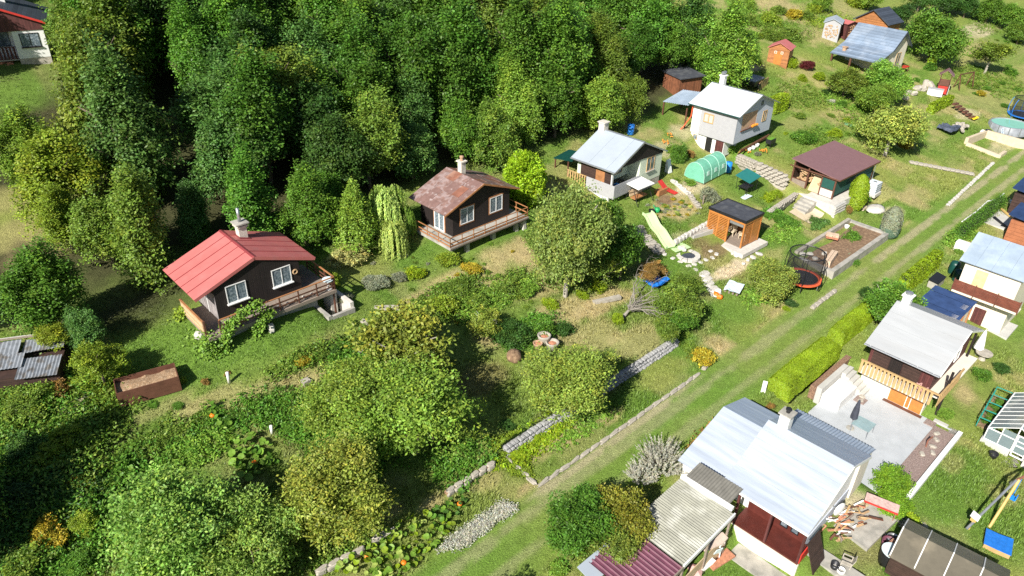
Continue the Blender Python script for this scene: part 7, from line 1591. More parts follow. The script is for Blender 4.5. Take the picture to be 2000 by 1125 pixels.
# ------------------------------------------------------------------ shrubs and flower beds
SH_L = [
 (870, 502, 26, SHRUB, 'yellow', 'yellow green leafy shrub below the terrace corner', .8), (812, 532, 24, SHRUB, 'lime', 'bright yellow green shrub between lavender and the terrace cabin', .8), (738, 552, 30, DENSE, 'grey', 'grey lavender cushion in the garden slope', .55), (780, 540, 18, DENSE, 'grey', 'smaller bluish lavender cushion beside the yellow green shrub', .7),
 (925, 522, 22, SHRUB, 'gold', 'dry golden perennial clump below the terrace', .9), (905, 555, 26, SHRUB, 'olive', 'olive shrub in the middle of the flower border', .9), (870, 590, 36, SHRUB, 'yellow', 'largest yellowing currant shrub in the flower border', .9), (930, 590, 30, SHRUB, 'olive', 'olive currant shrub right of the largest yellowing one', .9), (835, 615, 28, SHRUB, 'olive', 'low olive shrub at the flower border foot', .8),
 (1000, 558, 30, SHRUB, 'olive', 'dull green shrub left of the red flowered one', .9), (1030, 562, 26, SHRUB, 'light', 'green shrub with red flowers below the terrace cabin', 1.), (1000, 650, 46, ROUND, 'dark', 'large dark green bush right of the middle orchard trees', .8), (1060, 640, 30, SHRUB, 'mid', 'green bush behind the old clay planters', 1.), (1100, 640, 20, SHRUB, 'dark', 'slim dark shrub right of the clay planters', 1.3), (1078, 592, 18, SHRUB, 'lime', 'small lime shrub on the dry slope', 1.1),
 (1140, 575, 15, SHRUB, 'lime', 'small lime bush left of another under the tall pale tree', .9), (1170, 560, 20, SHRUB, 'lime', 'lime bush under the deeper green tree', .9), (1207, 622, 14, DENSE, 'lime', 'dwarf bright conifer at the leaning trunk', 1.5), (1372, 690, 30, SHRUB, 'gold', 'golden yellowing bush at the end of the retaining wall', .85), (1345, 678, 18, SHRUB, 'olive', 'small olive bush behind the golden yellowing bush', .9),
 (1272, 525, 34, SPARSE, 'rust', 'browning bush above the leaning tree', .8), (655, 545, 14, SHRUB, 'yellow', 'upright yellow green bush at the red roofed cabin deck corner', 2.0), (672, 580, 18, DENSE, 'grey', 'grey herb cushion beside the deck pier', .6), (690, 630, 16, SHRUB, 'olive', 'weedy clump near the pale kerb block', .8), (620, 690, 22, SHRUB, 'olive', 'iris bed with yellowing leaves right side', .6), (590, 700, 20, SHRUB, 'gold', 'iris bed with yellowing leaves left side', .6), (650, 680, 18, SHRUB, 'blue', 'bluish perennial clump at the end of the iris bed', .7), (700, 665, 16, SHRUB, 'blue', 'bluish green cabbage like clump by the pale slab', .7),
 (400, 745, 9, SMALL, 'rust', 'tiny orange leaved sapling on the lawn', 1.2), (445, 728, 7, SMALL, 'rust', 'small orange twig top above the white tree guard', .8), (357, 742, 7, SMALL, 'yellow', 'thin sapling with dark stake beside the raised bed', 2.), (345, 790, 20, SHRUB, 'mid', 'low green weeds in front of the raised bed', .5), (300, 790, 18, SHRUB, 'mid', 'low weeds at the raised bed corner', .5),
 (60, 780, 60, ROUND, 'olive', 'tangled brambles below the tin roofed shed', .7), (130, 860, 46, DENSE, 'yellow', 'feathery yellow green shrub at lower left', .9), (95, 890, 40, DENSE, 'yellow', 'second feathery yellow green shrub left of the first', .9), (40, 870, 44, ROUND, 'dark', 'shaded dark bush at the left edge', .9), (150, 940, 26, SPARSE, 'gold', 'golden leaved bush below the feathery shrubs', 1.), (95, 1040, 46, SPARSE, 'gold', 'sparse golden bush at the bottom left', 1.), (165, 1020, 38, ROUND, 'yellow', 'yellow green bush beside the broad fine leaved tree', 1.), (50, 1100, 60, SPARSE, 'olive', 'shaded sparse bush in the bottom left corner', .8), (150, 1095, 40, ROUND, 'mid', 'green bush at the bottom left edge', .8), (30, 980, 50, SPARSE, 'deep', 'dark thicket at the left edge', .9), (110, 760, 36, SPARSE, 'rust', 'reddish dry bush below the yellow tree', .8), (150, 790, 34, SPARSE, 'grey', 'grey leafless twiggy bush near the raised bed', .6),
 (240, 900, 20, SHRUB, 'mid', 'leafy vine clump at the shady path edge', 1.), (260, 870, 16, SHRUB, 'light', 'small pale bush on the dry bank end', 1.), (230, 940, 18, SHRUB, 'light', 'pale leafy clump left of the fine leaved trees', 1.),
 (1385, 380, 20, DENSE, 'grey', 'grey green asparagus clump above the orange pavilion', 1.2), (1500, 385, 16, SHRUB, 'lime', 'golden leaved shrub on the pavilion lawn', .8), (1515, 378, 14, SHRUB, 'lime', 'golden leaved shrub near the low stone wall', .8), (1520, 425, 14, SHRUB, 'mid', 'leafy green bed plants left of the sand patch', .7), (1545, 435, 14, SHRUB, 'mid', 'leafy green bed plants below the sand patch', .7), (1500, 418, 14, SHRUB, 'mid', 'leafy green bed plants beside the orange pavilion', .7), (1590, 430, 16, SHRUB, 'blue', 'blue green cabbages at the sand patch edge', .5), (1582, 400, 10, SHRUB, 'blue', 'small row of cabbages before the terrace steps', .4),
 (1665, 462, 19, SHRUB, 'mid', 'rose bush in the planter bed', 1.1), (1655, 495, 16, SHRUB, 'grey', 'silver leaved plant in the planter bed', .6), (1640, 505, 16, SHRUB, 'light', 'lettuce green plants in the planter bed', .6), (1665, 510, 15, SHRUB, 'mid', 'dark leafy plants at the planter front wall', .7), (1620, 505, 14, SHRUB, 'dark', 'dark green plants by the hollow bricks', .6), (1655, 408, 10, SHRUB, 'rust', 'brown dwarf shrub at the conifer foot', 1.2), (1690, 385, 12, SHRUB, 'mid', 'small shrub between conifer and cage tank', 1.), (1545, 590, 14, SHRUB, 'deep', 'dark purple bush under the feathery tree', .7), (1535, 602, 8, DENSE, 'lime', 'tiny lime cushion bush by the track edge', .9),
 (1325, 300, 20, ROUND, 'mid', 'tall ivy green bush between the two pale houses', 1.6), (1313, 290, 14, SHRUB, 'light', 'light green bush beside the tall ivy bush', 1.3), (1350, 300, 12, SHRUB, 'rust', 'dry brownish shrub at the white house foot', 1.), (1428, 288, 14, SHRUB, 'light', 'climbing vine at the white house corner', 1.3), (1480, 300, 8, DENSE, 'grey', 'silvery shrub on the block wall', .7), (1320, 350, 12, SHRUB, 'olive', 'weeds beside the tunnel greenhouse', .6), (1350, 355, 14, SHRUB, 'light', 'low green plants before the tunnel greenhouse', .6),
 (1570, 265, 26, SHRUB, 'mid', 'green currant bush on the lawn left of the maroon roof', .8), (1631, 260, 16, DENSE, 'lime', 'round lime bush behind the maroon roof', .9), (1600, 150, 14, DENSE, 'lime', 'round lime bush right of the maroon shrub', 1.), (1567, 152, 9, DENSE, 'lime', 'small upright lime conifer on the far slope', 1.4), (1574, 128, 16, DENSE, 'maroon', 'maroon barberry bush beside the small orange shed', 1.), (1543, 122, 14, SHRUB, 'lime', 'yellow flowering bush at the small orange shed', 1.2), (1645, 203, 11, DENSE, 'mid', 'round clipped green bush on the far slope', 1.), (1622, 198, 10, DENSE, 'silver', 'small silver cushion left of the round clipped bush', .6), (1615, 180, 12, SHRUB, 'dark', 'dark green dwarf pine on the far slope', .8), (1530, 190, 16, SPARSE, 'rust', 'brownish bare bush right of the bright white roof', 1.1), (1560, 225, 14, SHRUB, 'olive', 'olive shrub on the lawn behind the white house', .8), (1625, 225, 10, SHRUB, 'olive', 'olive cushion below the round clipped bush', .7),
 (1690, 210, 12, SHRUB, 'olive', 'shrub below the feathery trees', .8), (1770, 280, 16, SPARSE, 'gold', 'golden sparse bush under the olive fruit tree', 1.), (1818, 130, 14, DENSE, 'mid', 'round green bush beside the thuja hedge', .9), (1778, 160, 8, DENSE, 'blue', 'small bluish conifer in the rockery', .8), (1790, 155, 8, DENSE, 'mid', 'small green cushion in the rockery', .7), (1900, 165, 16, SHRUB, 'olive', 'roadside shrub behind the brown swing frame', .8), (1915, 180, 12, SHRUB, 'gold', 'golden shrub on the meadow', .9), (1960, 205, 14, SHRUB, 'mid', 'green weeds left of the dark trampoline', .6), (1975, 140, 16, SHRUB, 'mid', 'dark meadow shrub right of the lone orchard tree', .8), (1960, 265, 8, SHRUB, 'dark', 'small bush at the pool foot', .6),
 (1845, 808, 18, DENSE, 'light', 'round green bush at the end of the balcony path', .7), (1870, 720, 14, SHRUB, 'dark', 'dark shrub behind the basement stairs', .8), (1920, 730, 22, SHRUB, 'mid', 'green shrub behind the green cage', .8), (1960, 720, 18, SHRUB, 'dark', 'dark shrub near the greenhouse ridge', .8), (1745, 945, 46, ROUND, (.17, .32, .025), 'bright green hazel bush hanging over the white wall', .75), (1752, 985, 36, ROUND, (.17, .32, .025), 'bright green vine bush above the red edged table', .8), (1785, 1020, 20, SHRUB, 'lime', 'bright green climber by the brown shed corner', 1.), (1770, 1022, 18, DENSE, 'silver', 'striped ornamental grass by the brown shed', .7), (1800, 1028, 12, DENSE, 'silver', 'second striped grass right of the climber', .7), (1735, 1118, 14, SHRUB, 'mid', 'white flowered weed at the bottom edge', .9), (1640, 1092, 12, SHRUB, 'olive', 'potted plant beside the concrete path', .7), (1408, 1065, 14, SPARSE, 'mid', 'thin weed shrub by the lean-to chairs', 1.), (1375, 860, 24, SPARSE, 'rust', 'reddish dry weeds at the silver roof edge', .5), (1500, 790, 20, SPARSE, 'rust', 'dry weeds at the hedge end', .5), (1900, 460, 22, SHRUB, 'light', 'green bramble verge above the blue grey roof', .6), (1870, 490, 16, SHRUB, 'light', 'green weeds at the white cabinet', .7), (1700, 575, 22, ROUND, 'dark', 'dark shrub under the walnut like tree', .9), (1790, 590, 16, SHRUB, 'olive', 'dry shrub behind the navy corrugated roof', .7), (1940, 500, 10, SHRUB, 'mid', 'weed beside the navy roof', .5),
 (550, 735, 12, SHRUB, 'mid', 'low weed tuft on the dry bank', .5), (440, 820, 24, SHRUB, 'mid', 'rank green weeds above the pumpkin leaves', .6), (560, 840, 26, SHRUB, 'mid', 'rank green weeds right of the tree guard', .6), (310, 860, 26, SHRUB, 'olive', 'white flowered weeds on the lower bank', .5), (380, 870, 26, SHRUB, 'mid', 'rank weeds left of the pumpkin leaves', .6), (990, 830, 26, SHRUB, 'dark', 'shaded weeds at the retaining wall end', .6), (1010, 890, 22, SHRUB, 'lime', 'lime ground ivy below the retaining wall end', .4), (1040, 850, 24, SHRUB, 'lime', 'lime ground ivy along the retaining wall foot', .4), (1240, 1110, 30, ROUND, 'mid', 'green bush at the bottom edge by the maroon sheets', .8), (1090, 1105, 24, SHRUB, 'light', 'light green bush at the bottom edge left of the tree pair', .9)]
for (px, py, r, kd, cl, lab, sq) in SH_L: shrub(px, py, r * (.7 if 'weed' in lab else 1), kd, cl, lab, sq)
# shrubby dry slope at the top right and far verge
for k in range(46):
    px, py = rgT.uniform(1440, 1690), rgT.uniform(-20, 115)
    if 1595 < px < 1690 and py > 15: continue
    if 1480 < px < 1600 and py > 75: continue
    shrub(px, py, rgT.uniform(9, 24), SHRUB + SPARSE, rgT.choice(('olive', 'light', 'yellow', 'olive', 'gold', 'mid')), 'wild bush on the dry slope above the far sheds', rgT.uniform(.7, 1.2), group='wild bushes on the dry slope')
for k in range(34):
    px, py = rgT.uniform(1500, 1760), rgT.uniform(150, 270)
    if 1540 < px < 1720 and py > 262 or px < 1545 and py < 262 and py > 160 and px < 1525: continue
    shrub(px, py, rgT.uniform(4, 9), SMALL, rgT.choice(('olive', 'light', 'mid', 'lime', 'grey')), 'small perennial clump on the far garden slope', .8, group='perennials on the far garden slope')
for k in range(40):
    px, py = rgT.uniform(700, 1050), rgT.uniform(470, 640)
    shrub(px, py, rgT.uniform(4, 8), SMALL, rgT.choice(('olive', 'light', 'gold', 'grey', 'olive')), 'small dry perennial tuft on the garden slope below the cabins', .8, group='perennials below the cabins')
for k in range(60):
    px, py = 1320 + rgT.gauss(0, 25), 408 + rgT.gauss(0, 11)
    shrub(px, py, rgT.uniform(3, 6), SMALL, rgT.choice(('pale', 'grey', 'olive', 'gold')), 'withered potato plant in the dry vegetable bed', .7, group='withered plants in the vegetable bed')
for k in range(26):
    px, py = rgT.uniform(1890, 2000), rgT.uniform(60, 190)
    shrub(px, py, rgT.uniform(4, 12), SMALL + SHRUB[:1], rgT.choice(('olive', 'light', 'mid')), 'low bush on the meadow at the top right', .6, group='low bushes on the meadow')

# ------------------------------------------------------------------ plume shrub, leaning tree, vines
def plume_shrub(px, py, label, R, n, colr):
    p = at(px, py); rg = np.random.default_rng(7); t = thing('plume_shrub', p, label, 'shrub', 0); P_ = []; D_ = []; st = MB()
    for k in range(n):
        a, sp = rg.uniform(0, 6.283), rg.random() ** .6; d = np.array([math.cos(a) * sp, math.sin(a) * sp, .75 + .2 * rg.random()]); d /= np.linalg.norm(d); ln = R * rg.uniform(.8, 1.35)
        b0 = np.array([math.cos(a) * sp * R * .6, math.sin(a) * sp * R * .6, 0])
        st.tube((b0[1], b0[0], 0), (b0[1] + d[1] * ln, b0[0] + d[0] * ln, d[2] * ln), .012, .004, 4, False)
        for j in range(48):
            u = .35 + .65 * rg.random(); P_.append(b0 + d * ln * u + rg.normal(0, .05 * (1.25 - u), 3)); D_.append(d + rg.normal(0, .45, 3))
    P_ = np.array(P_); D_ = np.array(D_); o = link('plumes', leaves_mesh('plumes', P_, rg.normal(size=P_.shape), .028, 5., rg, rg.normal(1, .1, len(P_)), D_), t); o.color = (*GREENS[colr], 1)
    st.build('stems', W_['grey_wood'], t)
plume_shrub(1292, 912, 'pale silvery plume shrub beside the silver roofed house', 1.15, 150, 'silver')
plume_shrub(1252, 935, 'lower silvery plume shrub at the tree pair side', .7, 70, 'silver')
# leaning tree: trunk falls towards the right with pale limbs
p = at(1213, 622); t = thing('leaning_tree', p, 'half fallen tree with pale bare limbs leaning over the garden', 'tree', 0)
tgt = [(1255, 590, .9), (1290, 578, 1.2), (1330, 570, 1.4), (1250, 560, 1.2), (1285, 620, .8), (1320, 620, 1.0), (1245, 525, 1.5), (1270, 500, 1.3), (1350, 600, 1.3), (1235, 600, .7), (1300, 540, 1.5)]
tr = MB(); q0 = Vector((0, 0, -.1)); q1 = at(1228, 606, .5) + Vector((0, 0, .5)) - p; fl_ = lambda v: (v.y, v.x, v.z)
tr.tube(fl_(q0), fl_(q1), .16, .09, 8)
for k, (px, py, h) in enumerate(tgt):
    e_ = at(px, py, h) + Vector((0, 0, h)) - p; m1 = q1.lerp(e_, .35) + Vector((0, 0, .15 * (k % 3))); m2 = q1.lerp(e_, .7) + Vector((.1, .1, .1))
    nodes = [q1.lerp(e_, j / 6) + Vector((rgT.gauss(0, .11), rgT.gauss(0, .11), .25 * math.sin(j * .5) + rgT.gauss(0, .07))) * (1 if j else 0) for j in range(7)]
    tr.path([fl_(w) for w in nodes], .045, 6, .012)
    for j in range(1, 7):
        for _ in range(3):
            w = nodes[j]; v = Vector((rgT.uniform(-.3, .5), rgT.uniform(-.3, .4), rgT.uniform(-.1, .35))); w2 = w + v; tr.tube(fl_(w), fl_(w2), .012, .008, 4); tr.tube(fl_(w2), fl_(w2 + Vector((rgT.uniform(-.2, .4), rgT.uniform(-.2, .3), rgT.uniform(-.1, .2)))), .008, .003, 4)
tr.build('trunk', mat('weathered grey branch', (.27, .245, .21), .95, var=.25, scale=6), t)
for k, (px, py, r, cl) in enumerate(((1318, 590, 54, 'olive'), (1345, 555, 38, 'olive'), (1300, 640, 32, 'olive'), (1335, 625, 36, 'mid'), (1270, 530, 22, 'rust'))):
    c = at(px, py, 1.4) + Vector((0, 0, 1.4)) - p; Rr = r * depth(c + p) / CAM_F
    o = link('crown', (ROUND + SPARSE)[(k * 2) % 7], t, c, (0, 0, k), (Rr, Rr, Rr * .95)); g = GREENS[cl]; o.color = (*g, 1)
# vines on the red roofed cabin deck
def vine(pts, rad, label, colr='light', n=1500):
    p0 = pts[0]; rg = np.random.default_rng(len(label)); k = rg.integers(0, len(pts) - 1, n); u = rg.random(n)[:, None]
    A_ = np.array([tuple(q) for q in pts]); P_ = A_[k] * (1 - u) + A_[k + 1] * u + rg.normal(0, rad, (n, 3)) - np.array(tuple(p0)); P_[:, 2] = np.maximum(P_[:, 2], -.2)
    t = thing('vine', p0, label, 'vine', 0); o = link('foliage', leaves_mesh('foliage', P_, rg.normal(0, .6, (n, 3)) + np.array([-.2, -.5, .8]), .13, 1.2, rg, rg.normal(1, .18, n)), t); o.color = (*GREENS[colr], 1)
    m = MB()
    for a, b in zip(pts[:-1], pts[1:]): a, b = a - p0, b - p0; m.tube((a.y, a.x, a.z), (b.y, b.x, b.z), .02, n=5)
    m.build('stem', W_['bark'], t)
Am = A.matrix_basis
def al(r, f, z): return Am @ Vector((f, r, z))
vine([al(-3.3, 3.9, -1.8), al(-3.2, 3.8, -.6), al(-2.9, 3.75, .2), al(-2.4, 3.75, .6), al(-1.7, 3.75, .9), al(-.6, 3.7, 1.0)], .16, 'grape vine climbing the deck railing of the red roofed cabin')
vine([al(-1.4, 4.0, -2.0), al(-1.3, 3.85, -1.0), al(-1.0, 3.8, -.2), al(-.2, 3.8, .4)], .16, 'second vine hanging below the red roofed cabin deck')
vine([al(-3.9, 3.8, -1.9), al(-3.95, 3.4, -.9), al(-3.9, 3.3, -.1)], .25, 'ivy clump on the deck corner post', 'light', 1300)
vine([al(-4.2, .8, -1.2), al(-4.3, 2.0, -1.3), al(-4.4, 3.2, -1.6)], .3, 'lush ivy along the boarded railing side', 'light', 1600)
vine([al(-4.1, -.3, -.8), al(-4.05, .3, .3)], .2, 'small ivy at the back end of the boarded railing', 'yellow', 500)
# ------------------------------------------------------------------ pumpkins: every large leaf is a part
def disc_leaf(name, k):
    m = MB(); n = 9; rg = random.Random(k); pts = [(.5 * math.cos(2 * math.pi * i / n) * rg.uniform(.85, 1.08), .5 * math.sin(2 * math.pi * i / n) * rg.uniform(.85, 1.08), .08 + .05 * rg.uniform(-1, 1)) for i in range(n)]
    m.add([(0, 0, 0)] + pts, [(0, 1 + i, 1 + (i + 1) % n) for i in range(n)]); me = m.mesh(name, LEAF)
    a = me.color_attributes.new('Col', 'FLOAT_COLOR', 'POINT'); a.data.foreach_set('color', [1.0] * 4 * len(me.vertices)); return me
BIGLEAF = [disc_leaf('leaf', k) for k in range(4)]
def patch(label, quad, n, sz, cols, pumpkins=0, name='pumpkin_patch', hmax=.5):
    c = at(sum(q[0] for q in quad) / 4, sum(q[1] for q in quad) / 4); t = thing(name, c, label, 'pumpkin plants', 0)
    for k in range(n):
        u, v = rgT.random(), rgT.random(); a = [quad[0][i] * (1 - u) + quad[1][i] * u for i in (0, 1)]; b = [quad[3][i] * (1 - u) + quad[2][i] * u for i in (0, 1)]
        p = at(a[0] * (1 - v) + b[0] * v, a[1] * (1 - v) + b[1] * v); s = sz * rgT.uniform(.6, 1.25)
        o = link('leaf', BIGLEAF[k % 4], t, p - c + Vector((0, 0, rgT.uniform(.1, hmax))), (rgT.gauss(0, .3) - .2, rgT.gauss(0, .3), rgT.uniform(0, 6.28)), (s, s, s)); g = GREENS[rgT.choice(cols)]; w = rgT.uniform(.8, 1.2); o.color = (g[0] * w, g[1] * w, g[2] * w, 1)
    for k in range(pumpkins):
        u, v = rgT.random(), rgT.random(); a = [quad[0][i] * (1 - u) + quad[1][i] * u for i in (0, 1)]; b = [quad[3][i] * (1 - u) + quad[2][i] * u for i in (0, 1)]; p = at(a[0] * (1 - v) + b[0] * v, a[1] * (1 - v) + b[1] * v)
        tag(MB().lathe((0, 0, 0), [(.06, .02), (.13, .06), (.15, .13), (.1, .2), (.02, .21)], 12).build('pumpkin', W_['pumpkin'], None, True, p + Vector((0, 0, .12)), 0), 'orange pumpkin lying among the large leaves', 'pumpkin', 'pumpkins in the beds')
patch('bed of yellowing pumpkin leaves beside the silver carpet plants', ((650, 1125), (800, 1010), (905, 1020), (790, 1140)), 210, .30, ('lime', 'light', 'light', 'yellow', 'pale'), 2)
patch('green squash leaves at the upper end of the pumpkin bed', ((830, 1010), (880, 985), (905, 1010), (850, 1035)), 36, .28, ('blue', 'light', 'mid'))
patch('dense patch of large pale green pumpkin leaves by the tree guard', ((440, 880), (520, 850), (545, 905), (470, 950)), 62, .36, ('light', 'light', 'mid'), 1)
patch('pumpkin leaves trailing left of the fine leaved trees', ((400, 800), (420, 795), (455, 840), (430, 850)), 26, .26, ('light', 'mid'), 1)
patch('trailing squash vine near the reddish stone edging', ((895, 955), (908, 950), (912, 1000), (895, 1005)), 20, .24, ('blue', 'mid'), 1)
patch('squash leaves at the corner of the shady path', ((220, 930), (250, 890), (262, 930), (235, 975)), 22, .28, ('light', 'mid'))
# silver carpet plants: nobody could count them
def carpet(quad, n, label, colr, size=.06, h=.22):
    rg = np.random.default_rng(9); P_ = []
    for k in range(n):
        u, v = rg.random(), rg.random(); a = [quad[0][i] * (1 - u) + quad[1][i] * u for i in (0, 1)]; b = [quad[3][i] * (1 - u) + quad[2][i] * u for i in (0, 1)]
        P_.append((a[0] * (1 - v) + b[0] * v, a[1] * (1 - v) + b[1] * v))
    W = np.array([tuple(at(*q)) for q in P_[:220]]); c = W[0]
    i = rg.integers(0, 220, n); W = W[i] + np.stack([rg.normal(0, .14, n), rg.normal(0, .14, n), rg.random(n) * h], 1); W[:, 2] = terr(W[:, 0], W[:, 1]) + rg.random(n) * h
    o = link('carpet_plants', leaves_mesh('carpet_plants', W - c, rg.normal(0, .6, (n, 3)) + np.array([0, 0, .9]), size, 1.8, rg, rg.normal(1, .12, n)), None, c); o.color = (*GREENS[colr], 1); tag(o, label, 'ground cover', kind='stuff')
carpet(((850, 1078), (985, 985), (1005, 995), (900, 1068)), 9000, 'silver grey carpet plants edging the pumpkin bed', 'silver')
carpet(((950, 860), (1010, 850), (1040, 935), (1000, 925)), 5000, 'lime ground cover on the strip below the stone wall', 'yellow', .07, .15)
# rank weeds on the banks: nobody could count them
def weeds(spots, label, name='weeds'):
    rg = np.random.default_rng(31); P_ = []; C_w = []
    for (px, py, rs, re, n, h, cl) in spots:
        p = at(px, py); s0, e0 = to_se(p.x, p.y); m = n // 12; a = rg.uniform(0, 6.283, m); q = np.sqrt(rg.random(m)) * rg.uniform(.7, 1.25, m); ss, ee = s0 + rs * q * np.cos(a), e0 + re * q * np.sin(a)
        ht = h * (.35 + .9 * fbm(ss * 1.3, ee * 1.3, 51, 2)) * rg.uniform(.5, 1.2, m); i = np.repeat(np.arange(m), 12); k = len(i); sp = .06 + .22 * ht[i]
        ss, ee = ss[i] + rg.normal(0, 1, k) * sp, ee[i] + rg.normal(0, 1, k) * sp; x, y = to_xy(ss, ee); z = terr_se(ss, ee) + ht[i] * rg.random(k) ** .6
        P_.append(np.stack([x, y, z], 1)); g = np.array(GREENS[cl]); C_w.append(g * 1.15 * rg.normal(1, .18, m)[i][:, None] * np.stack([rg.normal(1, .12, k), np.ones(k), np.ones(k)], 1))
    P_ = np.concatenate(P_); C_w = np.concatenate(C_w); c = P_[0].copy()
    o = link(name, leaves_mesh(name, P_ - c, rg.normal(0, .5, P_.shape) + np.array([0, 0, .7]), .085, 2.2, rg, np.ones(len(P_)), None, C_w), None, c); o.color = (1, 1, 1, 1); tag(o, label, 'weeds', kind='stuff')
weeds([(330, 850, 3, .9, 2200, .25, 'olive'), (450, 815, 3, .8, 2200, .25, 'mid'), (560, 800, 2.5, .9, 2200, .3, 'mid'), (620, 830, 2, 1.5, 2500, .4, 'mid'), (390, 880, 2, .9, 2200, .35, 'light'), (270, 960, 2, 2.5, 3500, .5, 'mid'), (700, 880, 3, 2, 3500, .5, 'mid'), (900, 900, 2, 1.5, 2500, .4, 'mid'), (640, 1060, 3, 1.2, 3000, .3, 'olive'),
       (130, 820, 3, 3, 6500, .9, 'olive'), (60, 850, 3, 3, 6500, .9, 'mid'), (100, 930, 3, 3, 6000, .9, 'olive'), (60, 1010, 3, 2.5, 6000, .8, 'dark'), (140, 1050, 2.5, 2.5, 5000, .8, 'mid'), (180, 760, 2, 1.5, 2500, .6, 'yellow'), (30, 760, 3, 2, 4000, .8, 'olive'), (215, 830, 1, 1.6, 1200, .3, 'olive'),
       (880, 580, 3, 1.2, 4500, .45, 'olive'), (830, 620, 2.5, 1, 3000, .45, 'olive'), (940, 600, 2.5, 1.2, 3000, .4, 'light'), (1000, 560, 2.5, 1.0, 2500, .4, 'olive'), (760, 640, 2, 1, 2500, .45, 'olive'), (1040, 650, 2.5, 1.3, 3500, .5, 'mid'), (700, 700, 2.5, 1.2, 3500, .5, 'mid'), (600, 700, 2.6, .5, 2500, .45, 'olive'), (1040, 870, 3, .7, 3500, .22, 'lime'), (1150, 830, 3, .6, 1800, .18, 'light'),
       (1120, 540, 2.5, 1.5, 2500, .35, 'olive'), (1180, 530, 2, 1.2, 2000, .4, 'olive'), (1330, 640, 2, 1, 1800, .3, 'olive'), (1480, 575, 2, 1, 1600, .3, 'light'), (1600, 270, 3, 2, 2000, .4, 'olive'), (1690, 250, 4, 3, 4000, .5, 'olive'), (1650, 200, 4, 3, 4000, .5, 'light'), (1560, 190, 4, 3, 3500, .5, 'olive'), (1720, 180, 3, 2.5, 3500, .6, 'light'), (1530, 60, 6, 4, 5000, .8, 'olive'), (1610, 40, 6, 4, 5000, .8, 'yellow'), (1480, 40, 5, 4, 5000, .9, 'light'),
       (1900, 150, 6, 3, 3500, .4, 'olive'), (1960, 170, 6, 3, 3500, .4, 'olive'), (1940, 50, 8, 3, 4000, .5, 'olive'), (1390, 850, 2, .5, 1800, .3, 'rust'), (1330, 900, 1.2, .6, 1000, .3, 'olive'), (1880, 455, 4, .7, 3000, .5, 'light'), (1540, 430, 1.8, .7, 2500, .35, 'mid'), (1510, 415, 1.5, .6, 2000, .35, 'mid'), (1600, 440, 1.5, .5, 1500, .25, 'blue'), (1530, 455, 3, 1, 2000, .25, 'light')],
      'rank weeds and undergrowth covering the garden banks')
# plants inside the green cage
for k in range(4):
    o = link('caged_plant', SHRUB[k % 4], None, CAGE.matrix_basis @ Vector((.48, .7 + k * .9, .3)), (0, 0, k), (.42, .42, .4)); o.color = (*GREENS['mid'], 1); tag(o, 'leafy plant growing inside the green tubular cage', 'plant', 'plants in the cage')
for k in range(5):
    o = link('greenhouse_plant', SHRUB[k % 4], None, GH.matrix_basis @ Vector((.8 + .7 * (k % 2) * 2, .7 + k * .9, .45)), (0, 0, k), (.5, .5, .55)); o.color = (*GREENS['dark'], 1); tag(o, 'tomato plant inside the white greenhouse', 'plant', 'plants in the greenhouse')

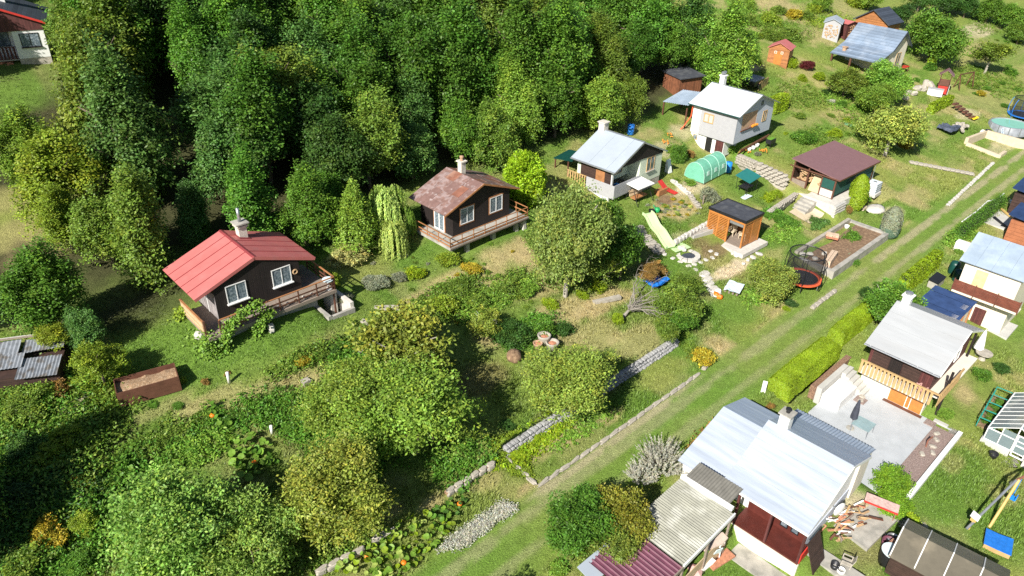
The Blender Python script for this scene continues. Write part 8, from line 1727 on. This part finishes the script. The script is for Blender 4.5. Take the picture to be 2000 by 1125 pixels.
# ------------------------------------------------------------------ the forest on the slope
KEEPOUT = [(-40, -20, 94, 235, 74), (-40, 378, 95, 540, 300), (318, 440, 620, 700, 46), (795, 300, 1045, 500, 57), (1100, 240, 1310, 400, 68), (1335, 135, 1530, 300, 82), (1300, 140, 1360, 200, 84), (1480, -50, 2100, 400, 300), (720, 350, 805, 520, 50), (655, 335, 742, 500, 50), (965, 290, 1090, 400, 60), (230, 560, 330, 720, 300), (0, 655, 260, 720, 300), (1240, 195, 1345, 275, 74)]
def hits(p, R, hz):
    dp = depth(p)
    for z in (0.2, .35, .6, .9):
        x, y = project((p[0], p[1], p[2] + hz * 2 * z * .62)); rp = R * CAM_F / depth((p[0], p[1], p[2] + hz)) * .85
        for a, b, c, d, far in KEEPOUT:
            if dp < far and a - rp < x < c + rp * .9 and b - rp * .4 < y < d: return True
    return False
ZS = ((-8, 'at the far left'), (7, 'above the red roofed cabin'), (24, 'above the rusty roofed cabin'), (42, 'above the pale green house'), (99, 'above the bright white roof'))
ZE = ((1, 'in the front row'), (4, 'in the second band'), (7, 'in the middle'), (10, 'high up'), (99, 'along the top edge'))
FN = {'beech': 'leafy beech', 'dark': 'dark green beech', 'mid': 'fresh green beech', 'olive': 'yellowing beech', 'blue': 'bluish green tree', 'light': 'pale green tree'}
nf = 0; rgF = random.Random(12)
for i in range(-14, 18):
    for j in range(0, 15):
        s = i * 4.1 + (j % 2) * 2.05 + rgF.uniform(-1.3, 1.3); e = 27.8 + j * 3.9 + rgF.uniform(-1.4, 1.4)
        if s > 62 - (j * 1.6) or e > 84: continue
        x, y = to_xy(s, e); z = float(terr_se(s, e)); R = rgF.uniform(2.6, 4.1); hc = R * rgF.uniform(1.2, 1.7)
        if j == 0: R *= .78; hc *= .62
        px, py = project((x, y, z + hc))
        if not (-160 < px < 1620 and -240 < py < 700): continue
        if 235 < px < 362 and 60 < py < 460 or 440 < px < 560 and 300 < py < 400: continue                       # the dark gap in the wood
        if hits((x, y, z), R, hc): continue
        cl = rgF.choice(('beech', 'beech', 'beech', 'mid', 'mid', 'olive', 'blue', 'dark', 'dark'))
        if px > 900: cl = rgF.choice(('beech', 'beech', 'mid', 'olive', 'light', 'mid'))
        tree_at(Vector((x, y, z)), R, hc, FOREST, cl, '%s %s of wood %s' % (FN[cl], next(w for m, w in ZE if j <= m), next(w for m, w in ZS if s < m)), rgF.uniform(.85, 1.05), TRUNK, 'trees of the wood on the slope', 'beech_tree'); nf += 1
for k, (px, py) in enumerate(((-70, 1010), (-95, 1110))):      # the wood goes on beyond the left edge and shades the thicket
    p = at(px, py); tree_at(p, 2.1, 3.2, FOREST, 'mid', 'tall tree just outside the left edge, shading the thicket', 1., TRUNK, 'trees beyond the left edge', 'beech_tree')
tree_at(at(880, 1320), 1.5, 3.3, ROUND, 'mid', 'garden tree just below the bottom edge, its shadow on the track', 1.)
print('forest trees', nf)
make_grass()
